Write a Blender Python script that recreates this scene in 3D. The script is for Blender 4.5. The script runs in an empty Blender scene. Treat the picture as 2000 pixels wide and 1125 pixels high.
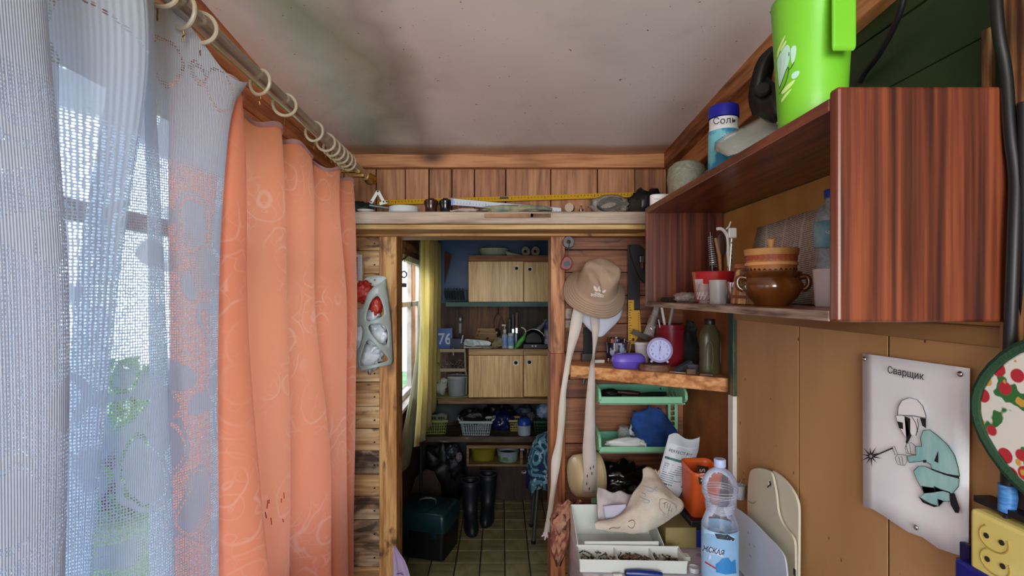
import bpy, bmesh, math, random
from mathutils import Vector, Matrix, Euler, noise
random.seed(7)
R = math.radians
SC = bpy.context.scene
COL = SC.collection
F, CX, CY, H = 1000.0, 979.0, 575.0, 1.55      # focal length and principal point in pixels of 2000x1125, eye height

# ---------------------------------------------------------------- camera
cd = bpy.data.cameras.new('camera'); cd.sensor_width = 36; cd.lens = 18
cd.shift_x = (1000 - CX) / 2000; cd.shift_y = (CY - 562.5) / 2000; cd.clip_start = 0.02
cam = bpy.data.objects.new('camera', cd); COL.objects.link(cam)
cam.location = (0, 0, H); cam.rotation_euler = (R(90), 0, 0)
SC.camera = cam
# ---------------------------------------------------------------- exposure, world, lights
SC.view_settings.view_transform = 'Standard'; SC.view_settings.look = 'None'
SC.view_settings.gamma = 1; SC.view_settings.use_curve_mapping = False
SC.view_settings.exposure = 0.85
SC.cycles.max_bounces = 10; SC.cycles.diffuse_bounces = 6; SC.cycles.transparent_max_bounces = 24
SC.cycles.sample_clamp_indirect = 6
wd = bpy.data.worlds.new('sky'); SC.world = wd; wd.use_nodes = True
nt = wd.node_tree
bg = nt.nodes['Background']; tc = nt.nodes.new('ShaderNodeTexCoord'); sx = nt.nodes.new('ShaderNodeSeparateXYZ')
cr = nt.nodes.new('ShaderNodeValToRGB')
nt.links.new(tc.outputs['Generated'], sx.inputs[0]); nt.links.new(sx.outputs['Z'], cr.inputs[0])
cr.color_ramp.elements[0].position = 0.0; cr.color_ramp.elements[0].color = (0.70, 0.86, 1.0, 1)
cr.color_ramp.elements[1].position = 0.7; cr.color_ramp.elements[1].color = (0.48, 0.68, 1.0, 1)
nt.links.new(cr.outputs[0], bg.inputs[0]); bg.inputs[1].default_value = 2.3

def area(name, loc, rot, sx_, sy_, power, col, portal=False):
    l = bpy.data.lights.new(name, 'AREA'); l.shape = 'RECTANGLE'; l.size = sx_; l.size_y = sy_
    l.energy = power; l.color = col; l.cycles.is_portal = portal
    o = bpy.data.objects.new(name, l); COL.objects.link(o); o.location = loc; o.rotation_euler = rot
    return o
# portals only guide the sky's light through the two windows; two unseen lamps are added as fill
area('window_portal', (-0.80, 0.66, H - 0.1), (0, R(-90), 0), 1.1, 2.3, 1, (1, 1, 1), True)
area('back_window_portal', (-0.74, 3.32, H + 0.02), (0, R(-90), 0), 0.9, 1.5, 1, (1, 1, 1), True)
area('back_window_fill', (-1.0, 3.4, H + 0.62), (0, R(-58), 0), 0.6, 1.1, 22, (0.97, 0.98, 1.0))  # added lamp outside the window, out of view, to brighten the back room
area('rear_fill_light', (-0.1, -1.5, H + 0.12), (R(94), 0, 0), 1.2, 1.0, 30, (1.0, 0.965, 0.92))  # area light added behind the camera for frontal light on the right side

# ---------------------------------------------------------------- helpers
def lin(h):
    h = h.lstrip('#'); c = [int(h[i:i + 2], 16) / 255 for i in (0, 2, 4)]
    return tuple(x / 12.92 if x <= .04045 else ((x + .055) / 1.055) ** 2.4 for x in c) + (1,)
MC = {}
def newmat(name):
    m = bpy.data.materials.new(name); m.use_nodes = True
    return m, m.node_tree.nodes, m.node_tree.links, m.node_tree.nodes['Principled BSDF']
def M(hex_, rough=.55, metal=0, hex2=None, sc=8, amt=.5, bump=0, bsc=60, trans=0, alpha=1, coat=0, transl=0, stretch=(1, 1, 1), ior=1.45, emit=0, lo=.35, hi=.65):
    """plain or two-tone material with optional relief"""
    k = (hex_, rough, metal, hex2, sc, amt, bump, bsc, trans, alpha, coat, transl, stretch, ior, emit, lo, hi)
    if k in MC: return MC[k]
    m, N, L, b = newmat('mat_' + hex_.strip('#'))
    b.inputs['Base Color'].default_value = lin(hex_); b.inputs['Roughness'].default_value = rough
    b.inputs['Metallic'].default_value = metal; b.inputs['IOR'].default_value = ior
    b.inputs['Transmission Weight'].default_value = trans; b.inputs['Alpha'].default_value = alpha
    b.inputs['Coat Weight'].default_value = coat
    if emit:
        b.inputs['Emission Color'].default_value = lin(hex_); b.inputs['Emission Strength'].default_value = emit
    if hex2 or bump:
        t = N.new('ShaderNodeTexCoord'); mp = N.new('ShaderNodeMapping'); mp.inputs['Scale'].default_value = stretch
        L.new(t.outputs['Object'], mp.inputs[0])
    if hex2:
        n = N.new('ShaderNodeTexNoise'); n.inputs['Scale'].default_value = sc; n.inputs['Detail'].default_value = 5
        L.new(mp.outputs[0], n.inputs[0])
        r = N.new('ShaderNodeValToRGB'); r.color_ramp.elements[0].position = lo; r.color_ramp.elements[1].position = hi
        r.color_ramp.elements[0].color = lin(hex_); r.color_ramp.elements[1].color = lin(hex2)
        L.new(n.outputs['Fac'], r.inputs[0]); L.new(r.outputs[0], b.inputs['Base Color'])
    if bump:
        n = N.new('ShaderNodeTexNoise'); n.inputs['Scale'].default_value = bsc; n.inputs['Detail'].default_value = 3
        L.new(mp.outputs[0], n.inputs[0]); bp = N.new('ShaderNodeBump'); bp.inputs['Strength'].default_value = bump
        bp.inputs['Distance'].default_value = .004
        L.new(n.outputs['Fac'], bp.inputs['Height']); L.new(bp.outputs[0], b.inputs['Normal'])
    if transl:
        tr = N.new('ShaderNodeBsdfTranslucent'); mx = N.new('ShaderNodeMixShader'); mx.inputs[0].default_value = transl
        tr.inputs[0].default_value = lin(hex_)
        if hex2: L.new(r.outputs[0], tr.inputs[0])
        L.new(b.outputs[0], mx.inputs[1]); L.new(tr.outputs[0], mx.inputs[2])
        L.new(mx.outputs[0], N['Material Output'].inputs[0])
    MC[k] = m
    return m
def film(tint, op=.25, rough=.1, spec=1.0, cr=14):
    """clear crinkled plastic film: mostly transparent with glossy glints"""
    k = ('film', tint, op, rough, spec, cr)
    if k in MC: return MC[k]
    m, N, L, b = newmat('film_' + tint.strip('#'))
    b.inputs['Base Color'].default_value = lin(tint); b.inputs['Roughness'].default_value = rough
    b.inputs['Specular IOR Level'].default_value = spec
    t = N.new('ShaderNodeTexCoord'); n = N.new('ShaderNodeTexNoise'); n.inputs['Scale'].default_value = cr * 3; n.inputs['Detail'].default_value = 4
    n.inputs['Distortion'].default_value = 1.5
    L.new(t.outputs['Object'], n.inputs[0]); bp = N.new('ShaderNodeBump'); bp.inputs['Strength'].default_value = .8; bp.inputs['Distance'].default_value = .01
    L.new(n.outputs['Fac'], bp.inputs['Height']); L.new(bp.outputs[0], b.inputs['Normal'])
    tp = N.new('ShaderNodeBsdfTransparent'); tp.inputs[0].default_value = (.95, .95, .95, 1)
    mx = N.new('ShaderNodeMixShader'); fr = N.new('ShaderNodeFresnel'); fr.inputs[0].default_value = 1.4; L.new(bp.outputs[0], fr.inputs['Normal'])
    ma = N.new('ShaderNodeMath'); ma.operation = 'ADD'; ma.inputs[1].default_value = op; ma.use_clamp = True
    L.new(fr.outputs[0], ma.inputs[0]); L.new(ma.outputs[0], mx.inputs[0])
    L.new(tp.outputs[0], mx.inputs[1]); L.new(b.outputs[0], mx.inputs[2]); L.new(mx.outputs[0], N['Material Output'].inputs[0])
    MC[k] = m
    return m
def wood(dark, mid, light, axis='X', sc=1.0, knots=.0, blotch=None, bamt=.5, rough=.6, contrast=1.0, streak=None, coat=0, el=.075):
    k = ('wood', dark, mid, light, axis, sc, knots, blotch, bamt, rough, contrast, streak, coat, el)
    if k in MC: return MC[k]
    m, N, L, b = newmat('wood_' + mid.strip('#'))
    t = N.new('ShaderNodeTexCoord'); oi = N.new('ShaderNodeObjectInfo')
    off = N.new('ShaderNodeVectorMath'); off.operation = 'SCALE'; off.inputs[0].default_value = (3.1, 5.7, 7.3)
    L.new(oi.outputs['Random'], off.inputs['Scale'])
    ad = N.new('ShaderNodeVectorMath'); L.new(t.outputs['Object'], ad.inputs[0]); L.new(off.outputs[0], ad.inputs[1])
    dn = N.new('ShaderNodeTexNoise'); dn.inputs['Scale'].default_value = 3.5 * sc; dn.inputs['Detail'].default_value = 1
    st = {'X': (el, 1, 1), 'Y': (1, el, 1), 'Z': (1, 1, el)}[axis]
    mp = N.new('ShaderNodeMapping'); mp.inputs['Scale'].default_value = st; L.new(ad.outputs[0], mp.inputs[0])
    L.new(mp.outputs[0], dn.inputs[0])
    # growth rings: bands of a warped field
    vn = N.new('ShaderNodeTexNoise'); vn.inputs['Scale'].default_value = 9 * sc; vn.inputs['Detail'].default_value = 2
    L.new(mp.outputs[0], vn.inputs[0])
    mu = N.new('ShaderNodeMath'); mu.operation = 'MULTIPLY'; mu.inputs[1].default_value = 34; L.new(vn.outputs['Fac'], mu.inputs[0])
    fr = N.new('ShaderNodeMath'); fr.operation = 'SINE'; L.new(mu.outputs[0], fr.inputs[0])
    fine = N.new('ShaderNodeTexNoise'); fine.inputs['Scale'].default_value = 90 * sc; fine.inputs['Detail'].default_value = 6
    L.new(mp.outputs[0], fine.inputs[0])
    a1 = N.new('ShaderNodeMath'); a1.operation = 'MULTIPLY_ADD'; a1.inputs[1].default_value = .13 * contrast; L.new(fr.outputs[0], a1.inputs[0]); L.new(fine.outputs['Fac'], a1.inputs[2])
    a2 = N.new('ShaderNodeMath'); a2.operation = 'MULTIPLY_ADD'; a2.inputs[1].default_value = .7; L.new(dn.outputs['Fac'], a2.inputs[0]); L.new(a1.outputs[0], a2.inputs[2])
    a3 = N.new('ShaderNodeMath'); a3.operation = 'MULTIPLY_ADD'; a3.inputs[1].default_value = .16; a3.inputs[2].default_value = -.42
    L.new(oi.outputs['Random'], a3.inputs[0]); a4 = N.new('ShaderNodeMath'); L.new(a2.outputs[0], a4.inputs[0]); L.new(a3.outputs[0], a4.inputs[1])
    r = N.new('ShaderNodeValToRGB'); e = r.color_ramp.elements
    e[0].position = .5 - .22 / contrast ** .5; e[0].color = lin(dark); e[1].position = .5 + .25; e[1].color = lin(light)
    q = e.new(.52); q.color = lin(mid)
    L.new(a4.outputs[0], r.inputs[0])
    col = r.outputs[0]
    if knots:
        kv = N.new('ShaderNodeTexVoronoi'); kv.inputs['Scale'].default_value = knots; kv.inputs['Randomness'].default_value = 1
        km = N.new('ShaderNodeMapping'); km.inputs['Scale'].default_value = {'X': (.55, 1, 1), 'Y': (1, .55, 1), 'Z': (1, 1, .55)}[axis]
        L.new(ad.outputs[0], km.inputs[0]); L.new(km.outputs[0], kv.inputs[0])
        kr = N.new('ShaderNodeValToRGB'); kr.color_ramp.elements[0].position = .03; kr.color_ramp.elements[0].color = (1, 1, 1, 1)
        kr.color_ramp.elements[1].position = .13; kr.color_ramp.elements[1].color = (0, 0, 0, 1); L.new(kv.outputs['Distance'], kr.inputs[0])
        mk = N.new('ShaderNodeMixRGB'); mk.inputs[2].default_value = tuple(x * .45 for x in lin(dark)[:3]) + (1,); L.new(kr.outputs[0], mk.inputs[0]); L.new(col, mk.inputs[1]); col = mk.outputs[0]
    if blotch:
        bn = N.new('ShaderNodeTexNoise'); bn.inputs['Scale'].default_value = 13; bn.inputs['Detail'].default_value = 7; bn.inputs['Distortion'].default_value = 1.2
        bm_ = N.new('ShaderNodeMapping'); bm_.inputs['Scale'].default_value = {'X': (.5, 1, 1), 'Y': (1, .5, 1), 'Z': (1, 1, .5)}[axis]
        L.new(ad.outputs[0], bm_.inputs[0]); L.new(bm_.outputs[0], bn.inputs[0])
        br = N.new('ShaderNodeValToRGB'); br.color_ramp.elements[0].position = .62 - .2 * bamt; br.color_ramp.elements[1].position = .70 - .1 * bamt
        br.color_ramp.elements[0].color = (0, 0, 0, 1); br.color_ramp.elements[1].color = (.85, .85, .85, 1)
        L.new(bn.outputs['Fac'], br.inputs[0]); mb = N.new('ShaderNodeMixRGB'); mb.inputs[2].default_value = lin(blotch)
        L.new(br.outputs[0], mb.inputs[0]); L.new(col, mb.inputs[1]); col = mb.outputs[0]
    L.new(col, b.inputs['Base Color']); b.inputs['Roughness'].default_value = rough; b.inputs['Coat Weight'].default_value = coat
    b.inputs['Coat Roughness'].default_value = .25
    bp = N.new('ShaderNodeBump'); bp.inputs['Strength'].default_value = .25; bp.inputs['Distance'].default_value = .002
    L.new(a2.outputs[0], bp.inputs['Height']); L.new(bp.outputs[0], b.inputs['Normal'])
    MC[k] = m
    return m

def P(px, py, Y): return Vector(((px - CX) * Y / F, Y, H + (CY - py) * Y / F))
def X_(px, Y): return (px - CX) * Y / F
def Z_(py, Y): return H + (CY - py) * Y / F
def TR(loc=(0, 0, 0), rx=0, ry=0, rz=0, s=1):
    return Matrix.Translation(Vector(loc)) @ Euler((R(rx), R(ry), R(rz))).to_matrix().to_4x4() @ Matrix.Scale(s, 4)
def align(d):      # rotation taking +Z to direction d
    return Vector((0, 0, 1)).rotation_difference(Vector(d).normalized()).to_matrix().to_4x4()
def rrect(w, d, r, n=3):     # rounded rectangle outline
    o = []
    for cx_, cy_, a0 in ((w/2-r, d/2-r, 0), (-w/2+r, d/2-r, 90), (-w/2+r, -d/2+r, 180), (w/2-r, -d/2+r, 270)):
        o += [(cx_ + r * math.cos(R(a0 + 90 * k / n)), cy_ + r * math.sin(R(a0 + 90 * k / n))) for k in range(n + 1)]
    return o
def chaikin(p, n=2, closed=False):
    p = [Vector(q) for q in p]
    for _ in range(n):
        o = [] if closed else [p[0]]
        for i in range(len(p) if closed else len(p) - 1):
            a, c = p[i], p[(i + 1) % len(p)]
            o += [a * .75 + c * .25, a * .25 + c * .75]
        if not closed: o.append(p[-1])
        p = o
    return p
def arcs(pts, r=.2, n=3):   # round the corners of a 2d polygon
    return [tuple(q)[:2] for q in chaikin([(a, b, 0) for a, b in pts], n, True)]

def add_props(o, label=None, cat=None, group=None, kind=None):
    if label: o['label'] = label
    if cat: o['category'] = cat
    if group: o['group'] = group
    if kind: o['kind'] = kind
    return o
def thing(name, label, cat, loc=(0, 0, 0), rot=(0, 0, 0), group=None):
    o = bpy.data.objects.new(name, None); COL.objects.link(o); o.empty_display_size = .02
    o.location = loc; o.rotation_euler = [R(a) for a in rot]
    return add_props(o, label, cat, group)
class MB:
    def __init__(s, T=None): s.v = []; s.f = []; s.T = T; s.uv = []
    def add(s, vs, fs, T=None):
        n = len(s.v)
        for v in vs:
            v = Vector(v)
            if T is not None: v = T @ v
            if s.T is not None: v = s.T @ v
            s.v.append(v)
        s.f += [tuple(i + n for i in f) for f in fs]
        return s
    def box(s, x0, x1, y0, y1, z0, z1, T=None):
        return s.add([(x0, y0, z0), (x1, y0, z0), (x1, y1, z0), (x0, y1, z0), (x0, y0, z1), (x1, y0, z1), (x1, y1, z1), (x0, y1, z1)],
                     [(0, 3, 2, 1), (4, 5, 6, 7), (0, 1, 5, 4), (1, 2, 6, 5), (2, 3, 7, 6), (3, 0, 4, 7)], T)
    def taper(s, w0, d0, w1, d1, h, T=None, z=0):   # frustum box centred
        return s.add([(-w0/2, -d0/2, z), (w0/2, -d0/2, z), (w0/2, d0/2, z), (-w0/2, d0/2, z), (-w1/2, -d1/2, z+h), (w1/2, -d1/2, z+h), (w1/2, d1/2, z+h), (-w1/2, d1/2, z+h)],
                     [(0, 3, 2, 1), (4, 5, 6, 7), (0, 1, 5, 4), (1, 2, 6, 5), (2, 3, 7, 6), (3, 0, 4, 7)], T)
    def lathe(s, prof, c=(0, 0, 0), axis=(0, 0, 1), n=24, T=None, sq=(1, 1)):
        A = Matrix.Translation(Vector(c)) @ align(axis)
        vs = []; fs = []; m = len(prof)
        for (r, h) in prof:
            for i in range(n):
                a = 2 * math.pi * i / n
                vs.append(A @ Vector((r * math.cos(a) * sq[0], r * math.sin(a) * sq[1], h)))
        for j in range(m - 1):
            for i in range(n):
                fs.append((j * n + i, j * n + (i + 1) % n, (j + 1) * n + (i + 1) % n, (j + 1) * n + i))
        shut = tuple(prof[0]) == tuple(prof[-1])
        if prof[0][0] > 1e-5 and not shut: fs.append(tuple(reversed(range(n))))
        if prof[-1][0] > 1e-5 and not shut: fs.append(tuple((m - 1) * n + i for i in range(n)))
        return s.add(vs, fs, T)
    def tube(s, pts, r, n=8, closed=False, T=None, flat=None):
        pts = [Vector(p) for p in pts]; k = len(pts); rs = r if isinstance(r, (list, tuple)) else [r] * k
        vs = []; fs = []; u = None
        for i, p in enumerate(pts):
            if closed: d = pts[(i + 1) % k] - pts[i - 1]
            else: d = pts[min(i + 1, k - 1)] - pts[max(i - 1, 0)]
            d.normalize()
            if u is None: u = d.orthogonal().normalized()
            u = (u - d * u.dot(d))
            u = u.normalized() if u.length > 1e-6 else d.orthogonal().normalized()
            w = d.cross(u)
            for j in range(n):
                a = 2 * math.pi * j / n
                vs.append(p + (u * math.cos(a) + w * math.sin(a)) * rs[i])
        for i in range(k if closed else k - 1):
            for j in range(n):
                a, b_ = i * n, ((i + 1) % k) * n
                fs.append((a + j, a + (j + 1) % n, b_ + (j + 1) % n, b_ + j))
        if not closed:
            fs.append(tuple(reversed(range(n)))); fs.append(tuple((k - 1) * n + j for j in range(n)))
        return s.add(vs, fs, T)
    def prism(s, poly, d, T=None, holes=None):   # poly in local XY, extruded along +Z by d
        bm = bmesh.new()
        loops = [poly] + (holes or [])
        if holes:
            es = []
            for lp in loops:
                vv = [bm.verts.new((a, b_, 0)) for a, b_ in lp]
                es += [bm.edges.new((vv[i], vv[(i + 1) % len(vv)])) for i in range(len(vv))]
            bmesh.ops.triangle_fill(bm, use_beauty=True, use_dissolve=False, edges=es, normal=(0, 0, 1))
        else:
            bm.faces.new([bm.verts.new((a, b_, 0)) for a, b_ in poly])
        r = bmesh.ops.extrude_face_region(bm, geom=bm.faces[:])
        bmesh.ops.translate(bm, verts=[g for g in r['geom'] if isinstance(g, bmesh.types.BMVert)], vec=(0, 0, d))
        bmesh.ops.recalc_face_normals(bm, faces=bm.faces[:])
        bm.verts.index_update()
        vs = [v.co.copy() for v in bm.verts]; fs = [tuple(v.index for v in f.verts) for f in bm.faces]; bm.free()
        return s.add(vs, fs, T)
    def sheet(s, rows, uvs=None, T=None):
        m, n = len(rows), len(rows[0])
        fs = [(j * n + i, j * n + i + 1, (j + 1) * n + i + 1, (j + 1) * n + i) for j in range(m - 1) for i in range(n - 1)]
        if uvs: s.uv += [u for row in uvs for u in row]
        return s.add([p for row in rows for p in row], fs, T)
    def blob(s, c, r, amp=.15, fr=3, n=20, m=12, T=None, seed=0):   # lumpy ellipsoid
        r = r if isinstance(r, (tuple, list)) else (r, r, r)
        vs = []; fs = []
        for j in range(m + 1):
            th = math.pi * j / m
            for i in range(n):
                a = 2 * math.pi * i / n
                d = Vector((math.sin(th) * math.cos(a), math.sin(th) * math.sin(a), -math.cos(th)))
                k = 1 + amp * 2 * noise.noise(d * fr + Vector((seed * 3.7, seed, 1.3)))
                vs.append((c[0] + d.x * r[0] * k, c[1] + d.y * r[1] * k, c[2] + d.z * r[2] * k))
        for j in range(m):
            for i in range(n):
                fs.append((j * n + i, j * n + (i + 1) % n, (j + 1) * n + (i + 1) % n, (j + 1) * n + i))
        return s.add(vs, fs, T)
    def build(s, name, mat, parent=None, smooth=False, bevel=0, solid=0, sub=0, world=False, label=None, cat=None, group=None, kind=None, mats=None, offset=0):
        me = bpy.data.meshes.new(name)
        origin = Vector((0, 0, 0))
        if world and parent is not None:
            r = parent
            while r.parent: r = r.parent
            origin = r.location.copy()
        if parent is None and kind is None and s.v:
            xs = [v.x for v in s.v]; ys = [v.y for v in s.v]
            origin = Vector(((min(xs) + max(xs)) / 2, (min(ys) + max(ys)) / 2, min(v.z for v in s.v)))
        me.from_pydata([v - origin for v in s.v], [], s.f)
        if s.uv and len(s.uv) == len(s.v):
            ul = me.uv_layers.new(name='UVMap')
            for lp in me.loops: ul.data[lp.index].uv = s.uv[lp.vertex_index]
        bm = bmesh.new(); bm.from_mesh(me)
        bmesh.ops.remove_doubles(bm, verts=bm.verts, dist=1e-6)
        if not s.uv: bmesh.ops.recalc_face_normals(bm, faces=bm.faces[:])
        bm.to_mesh(me); bm.free()
        me.materials.append(mat)
        o = bpy.data.objects.new(name, me); COL.objects.link(o)
        if parent is not None: o.parent = parent
        else: o.location = origin
        if smooth:
            for p in me.polygons: p.use_smooth = True
            if smooth != 'all':
                try: me.set_sharp_from_angle(angle=R(40))
                except Exception: pass
        if solid:
            q = o.modifiers.new('solid', 'SOLIDIFY'); q.thickness = solid; q.offset = offset
        if sub:
            q = o.modifiers.new('sub', 'SUBSURF'); q.levels = sub; q.render_levels = sub
        if bevel:
            q = o.modifiers.new('bevel', 'BEVEL'); q.width = bevel; q.segments = 2; q.limit_method = 'ANGLE'
        add_props(o, label, cat, group, kind)
        return o
def text(s, size, T, mat, parent, depth=.0003, name='lettering', align_='CENTER', sx=1.0, bold=0):
    cu = bpy.data.curves.new('t', 'FONT'); cu.body = s; cu.size = size; cu.extrude = depth; cu.align_x = align_; cu.align_y = 'CENTER'; cu.offset = bold
    cu.resolution_u = 3
    tmp = bpy.data.objects.new('t', cu); COL.objects.link(tmp)
    dg = bpy.context.evaluated_depsgraph_get(); me = bpy.data.meshes.new_from_object(tmp.evaluated_get(dg))
    bpy.data.objects.remove(tmp); bpy.data.curves.remove(cu)
    me.transform(T @ Matrix.Diagonal((sx, 1, 1, 1))); me.materials.clear(); me.materials.append(mat)
    o = bpy.data.objects.new(name, me); COL.objects.link(o); o.parent = parent
    return o
from mathutils.bvhtree import BVHTree
class Surf:            # a finished surface onto which flat print is laid
    def __init__(s, mb, shift=(0, 0, 0)):
        s.b = BVHTree.FromPolygons([v + Vector(shift) for v in mb.v], mb.f)
    def at(s, px, py, off=.0008):
        o_ = Vector((0, 0, H)); d = Vector(((px - CX) / F, 1, (CY - py) / F)).normalized()
        h, n_, _, dist = s.b.ray_cast(o_, d)
        if h is None:
            h, n_, _, dist = s.b.find_nearest(o_ + d * s.last if hasattr(s, 'last') else o_ + d)
            return h - d * off
        s.last = dist
        return h - d * off
def print_on(surf, polys, name, mat, parent, off=.0008, cuts=2, **k):
    mb = MB()
    for p in polys:
        bm = bmesh.new(); vs = [bm.verts.new((a, b_, 0)) for a, b_ in p]; bm.faces.new(vs)
        bmesh.ops.triangulate(bm, faces=bm.faces[:])
        if cuts: bmesh.ops.subdivide_edges(bm, edges=bm.edges[:], cuts=cuts, use_grid_fill=True)
        bm.verts.index_update()
        mb.add([surf.at(v.co.x, v.co.y, off) for v in bm.verts], [tuple(v.index for v in f.verts) for f in bm.faces]); bm.free()
    return mb.build(name, mat, parent, world=True, **k)
def text_on(surf, s_, size, px, py, mat, parent, rot=0, off=.0009, sx=1.0, bold=0, name='lettering', flip=False):
    cu = bpy.data.curves.new('t', 'FONT'); cu.body = s_; cu.size = size; cu.align_x = 'CENTER'; cu.align_y = 'CENTER'; cu.resolution_u = 3; cu.offset = bold
    tmp = bpy.data.objects.new('t', cu); COL.objects.link(tmp)
    me = bpy.data.meshes.new_from_object(tmp.evaluated_get(bpy.context.evaluated_depsgraph_get()))
    bpy.data.objects.remove(tmp); bpy.data.curves.remove(cu)
    c_, s2 = math.cos(R(rot)), math.sin(R(rot)); mb = MB()
    mb.add([surf.at(px + (v.co.x * sx * c_ - v.co.y * s2), py - (v.co.x * sx * s2 + v.co.y * c_), off) for v in me.vertices], [tuple(p.vertices) for p in me.polygons])
    bpy.data.meshes.remove(me)
    return mb.build(name, mat, parent, world=True, kind='stuff')
def line_on(surf, lines, r, name, mat, parent, off=.0008, n=4, sm=1):
    mb = MB()
    for ln in lines: mb.tube([surf.at(a, b_, off) for a, b_ in [tuple(q)[:2] for q in chaikin([(x, y, 0) for x, y in ln], sm)]], r, n)
    return mb.build(name, mat, parent, world=True, kind='stuff')
def plate(poly, fn, holes=None, cuts=2):     # flat cut-out mapped into space by fn(u, v)
    bm = bmesh.new(); es = []
    for lp in [poly] + (holes or []):
        vv = [bm.verts.new((a, b_, 0)) for a, b_ in lp]; es += [bm.edges.new((vv[i], vv[(i + 1) % len(vv)])) for i in range(len(vv))]
    bmesh.ops.triangle_fill(bm, use_beauty=True, use_dissolve=False, edges=es, normal=(0, 0, 1))
    if cuts: bmesh.ops.subdivide_edges(bm, edges=bm.edges[:], cuts=cuts, use_grid_fill=True)
    bm.verts.index_update(); mb = MB()
    mb.add([fn(v.co.x, v.co.y) for v in bm.verts], [tuple(v.index for v in f.verts) for f in bm.faces]); bm.free()
    return mb
def copy_tree(o, parent=None):
    c = o.copy(); COL.objects.link(c)
    if parent is not None: c.parent = parent
    for ch in [x for x in bpy.data.objects if x.parent == o]: copy_tree(ch, c)
    return c
# ================================================================ SETTING
D = 2.10                       # the plank wall with the doorway
def st(mb, name, mat, **k): return mb.build(name, mat, None, kind='structure', **k)
PINE = ('#6E3D20', '#A4693D', '#C08A58')
w_pineZ = wood('#7A4A2C', '#9E6A44', '#B48058', 'Z', knots=4, contrast=.8)
w_pineX = wood('#6A3A1C', '#A36A3E', '#C6925E', 'X', knots=5)
w_darkX = wood('#58301C', '#7C4C2E', '#946040', 'X', knots=4, blotch='#3A2014', bamt=.05, contrast=.8)
w_oldX = wood('#9A7044', '#C49A66', '#DCBC8C', 'X', knots=6, blotch='#3B2418', bamt=.35)
w_mouldX = wood('#7A583A', '#B09070', '#CDB594', 'X', knots=0, blotch='#241A16', bamt=1.0)
w_postZ = wood('#7A4A20', '#BC8448', '#D9A868', 'Z', knots=5, blotch='#5A3218', bamt=.25)
w_postR = wood('#7A4422', '#B67A4C', '#CF9966', 'Z', knots=0, blotch='#6A3A20', bamt=.25)
w_redZ = wood('#35140C', '#5E2A18', '#7C4026', 'Z', knots=3)
w_beam = wood('#8C5C2C', '#BE8C52', '#D2A870', 'X', knots=4, blotch='#4A2C14', bamt=.15)
w_beam2 = wood('#7C6A56', '#A69280', '#BCAA96', 'X')
m_dark = M('#14100E', .9)
m_ochre = M('#B48A5A', .55, hex2='#A27848', sc=5, bump=.25, bsc=25, stretch=(1, 1, .3), lo=.3, hi=.75)

def specks(m, sc, thr, colr):       # sparse dark marks of wear on a painted surface
    N, L = m.node_tree.nodes, m.node_tree.links; b = N['Principled BSDF']; src = b.inputs['Base Color'].links[0].from_socket
    t = N.new('ShaderNodeTexCoord'); v = N.new('ShaderNodeTexVoronoi'); v.inputs['Scale'].default_value = sc
    mp = N.new('ShaderNodeMapping'); mp.inputs['Scale'].default_value = (1, 1, .6); L.new(t.outputs['Object'], mp.inputs[0]); L.new(mp.outputs[0], v.inputs[0])
    r = N.new('ShaderNodeMapRange'); r.inputs['From Min'].default_value = thr; r.inputs['From Max'].default_value = thr * .6; L.new(v.outputs['Distance'], r.inputs['Value'])
    q = N.new('ShaderNodeMixRGB'); q.inputs[2].default_value = lin(colr); L.new(r.outputs[0], q.inputs[0]); L.new(src, q.inputs[1]); L.new(q.outputs[0], b.inputs['Base Color'])
specks(m_ochre, 24, .075, '#4A3018')
# floor of the front room, mostly out of view below the frame
st(MB().box(-.75, .95, -1.9, D + .05, -.05, 0), 'floor', wood('#3A2818', '#5A4028', '#6E5236', 'Y'))

# ceiling: painted board, rising a little towards the camera, with mould along the edges
def ceil_z(y): return H + .560 + (D - y) * .085
m, N, L, b = newmat('ceiling_paint')
t = N.new('ShaderNodeTexCoord')
def nz(sc, det=4, dis=0, vec=None):
    n = N.new('ShaderNodeTexNoise'); n.inputs['Scale'].default_value = sc; n.inputs['Detail'].default_value = det; n.inputs['Distortion'].default_value = dis
    L.new(vec or t.outputs['Object'], n.inputs[0]); return n.outputs['Fac']
def rp(f, p0, c0, p1, c1):
    r = N.new('ShaderNodeValToRGB'); r.color_ramp.elements[0].position = p0; r.color_ramp.elements[1].position = p1
    r.color_ramp.elements[0].color = c0; r.color_ramp.elements[1].color = c1; L.new(f, r.inputs[0]); return r.outputs[0]
def mixc(f, a, b_):
    q = N.new('ShaderNodeMixRGB'); L.new(f, q.inputs[0])
    for i, c in ((1, a), (2, b_)):
        if isinstance(c, tuple): q.inputs[i].default_value = c
        else: L.new(c, q.inputs[i])
    return q.outputs[0]
def mth(op, a, b_=0, c=0):
    q = N.new('ShaderNodeMath'); q.operation = op
    for i, x in enumerate((a, b_, c)):
        if isinstance(x, (int, float)): q.inputs[i].default_value = x
        else: L.new(x, q.inputs[i])
    return q.outputs[0]
BK, WH = (0, 0, 0, 1), (1, 1, 1, 1)
c = rp(nz(2.2), .3, lin('#DAD2CC'), .7, lin('#E8E2DC'))
sp = N.new('ShaderNodeSeparateXYZ'); L.new(t.outputs['Object'], sp.inputs[0])
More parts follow.
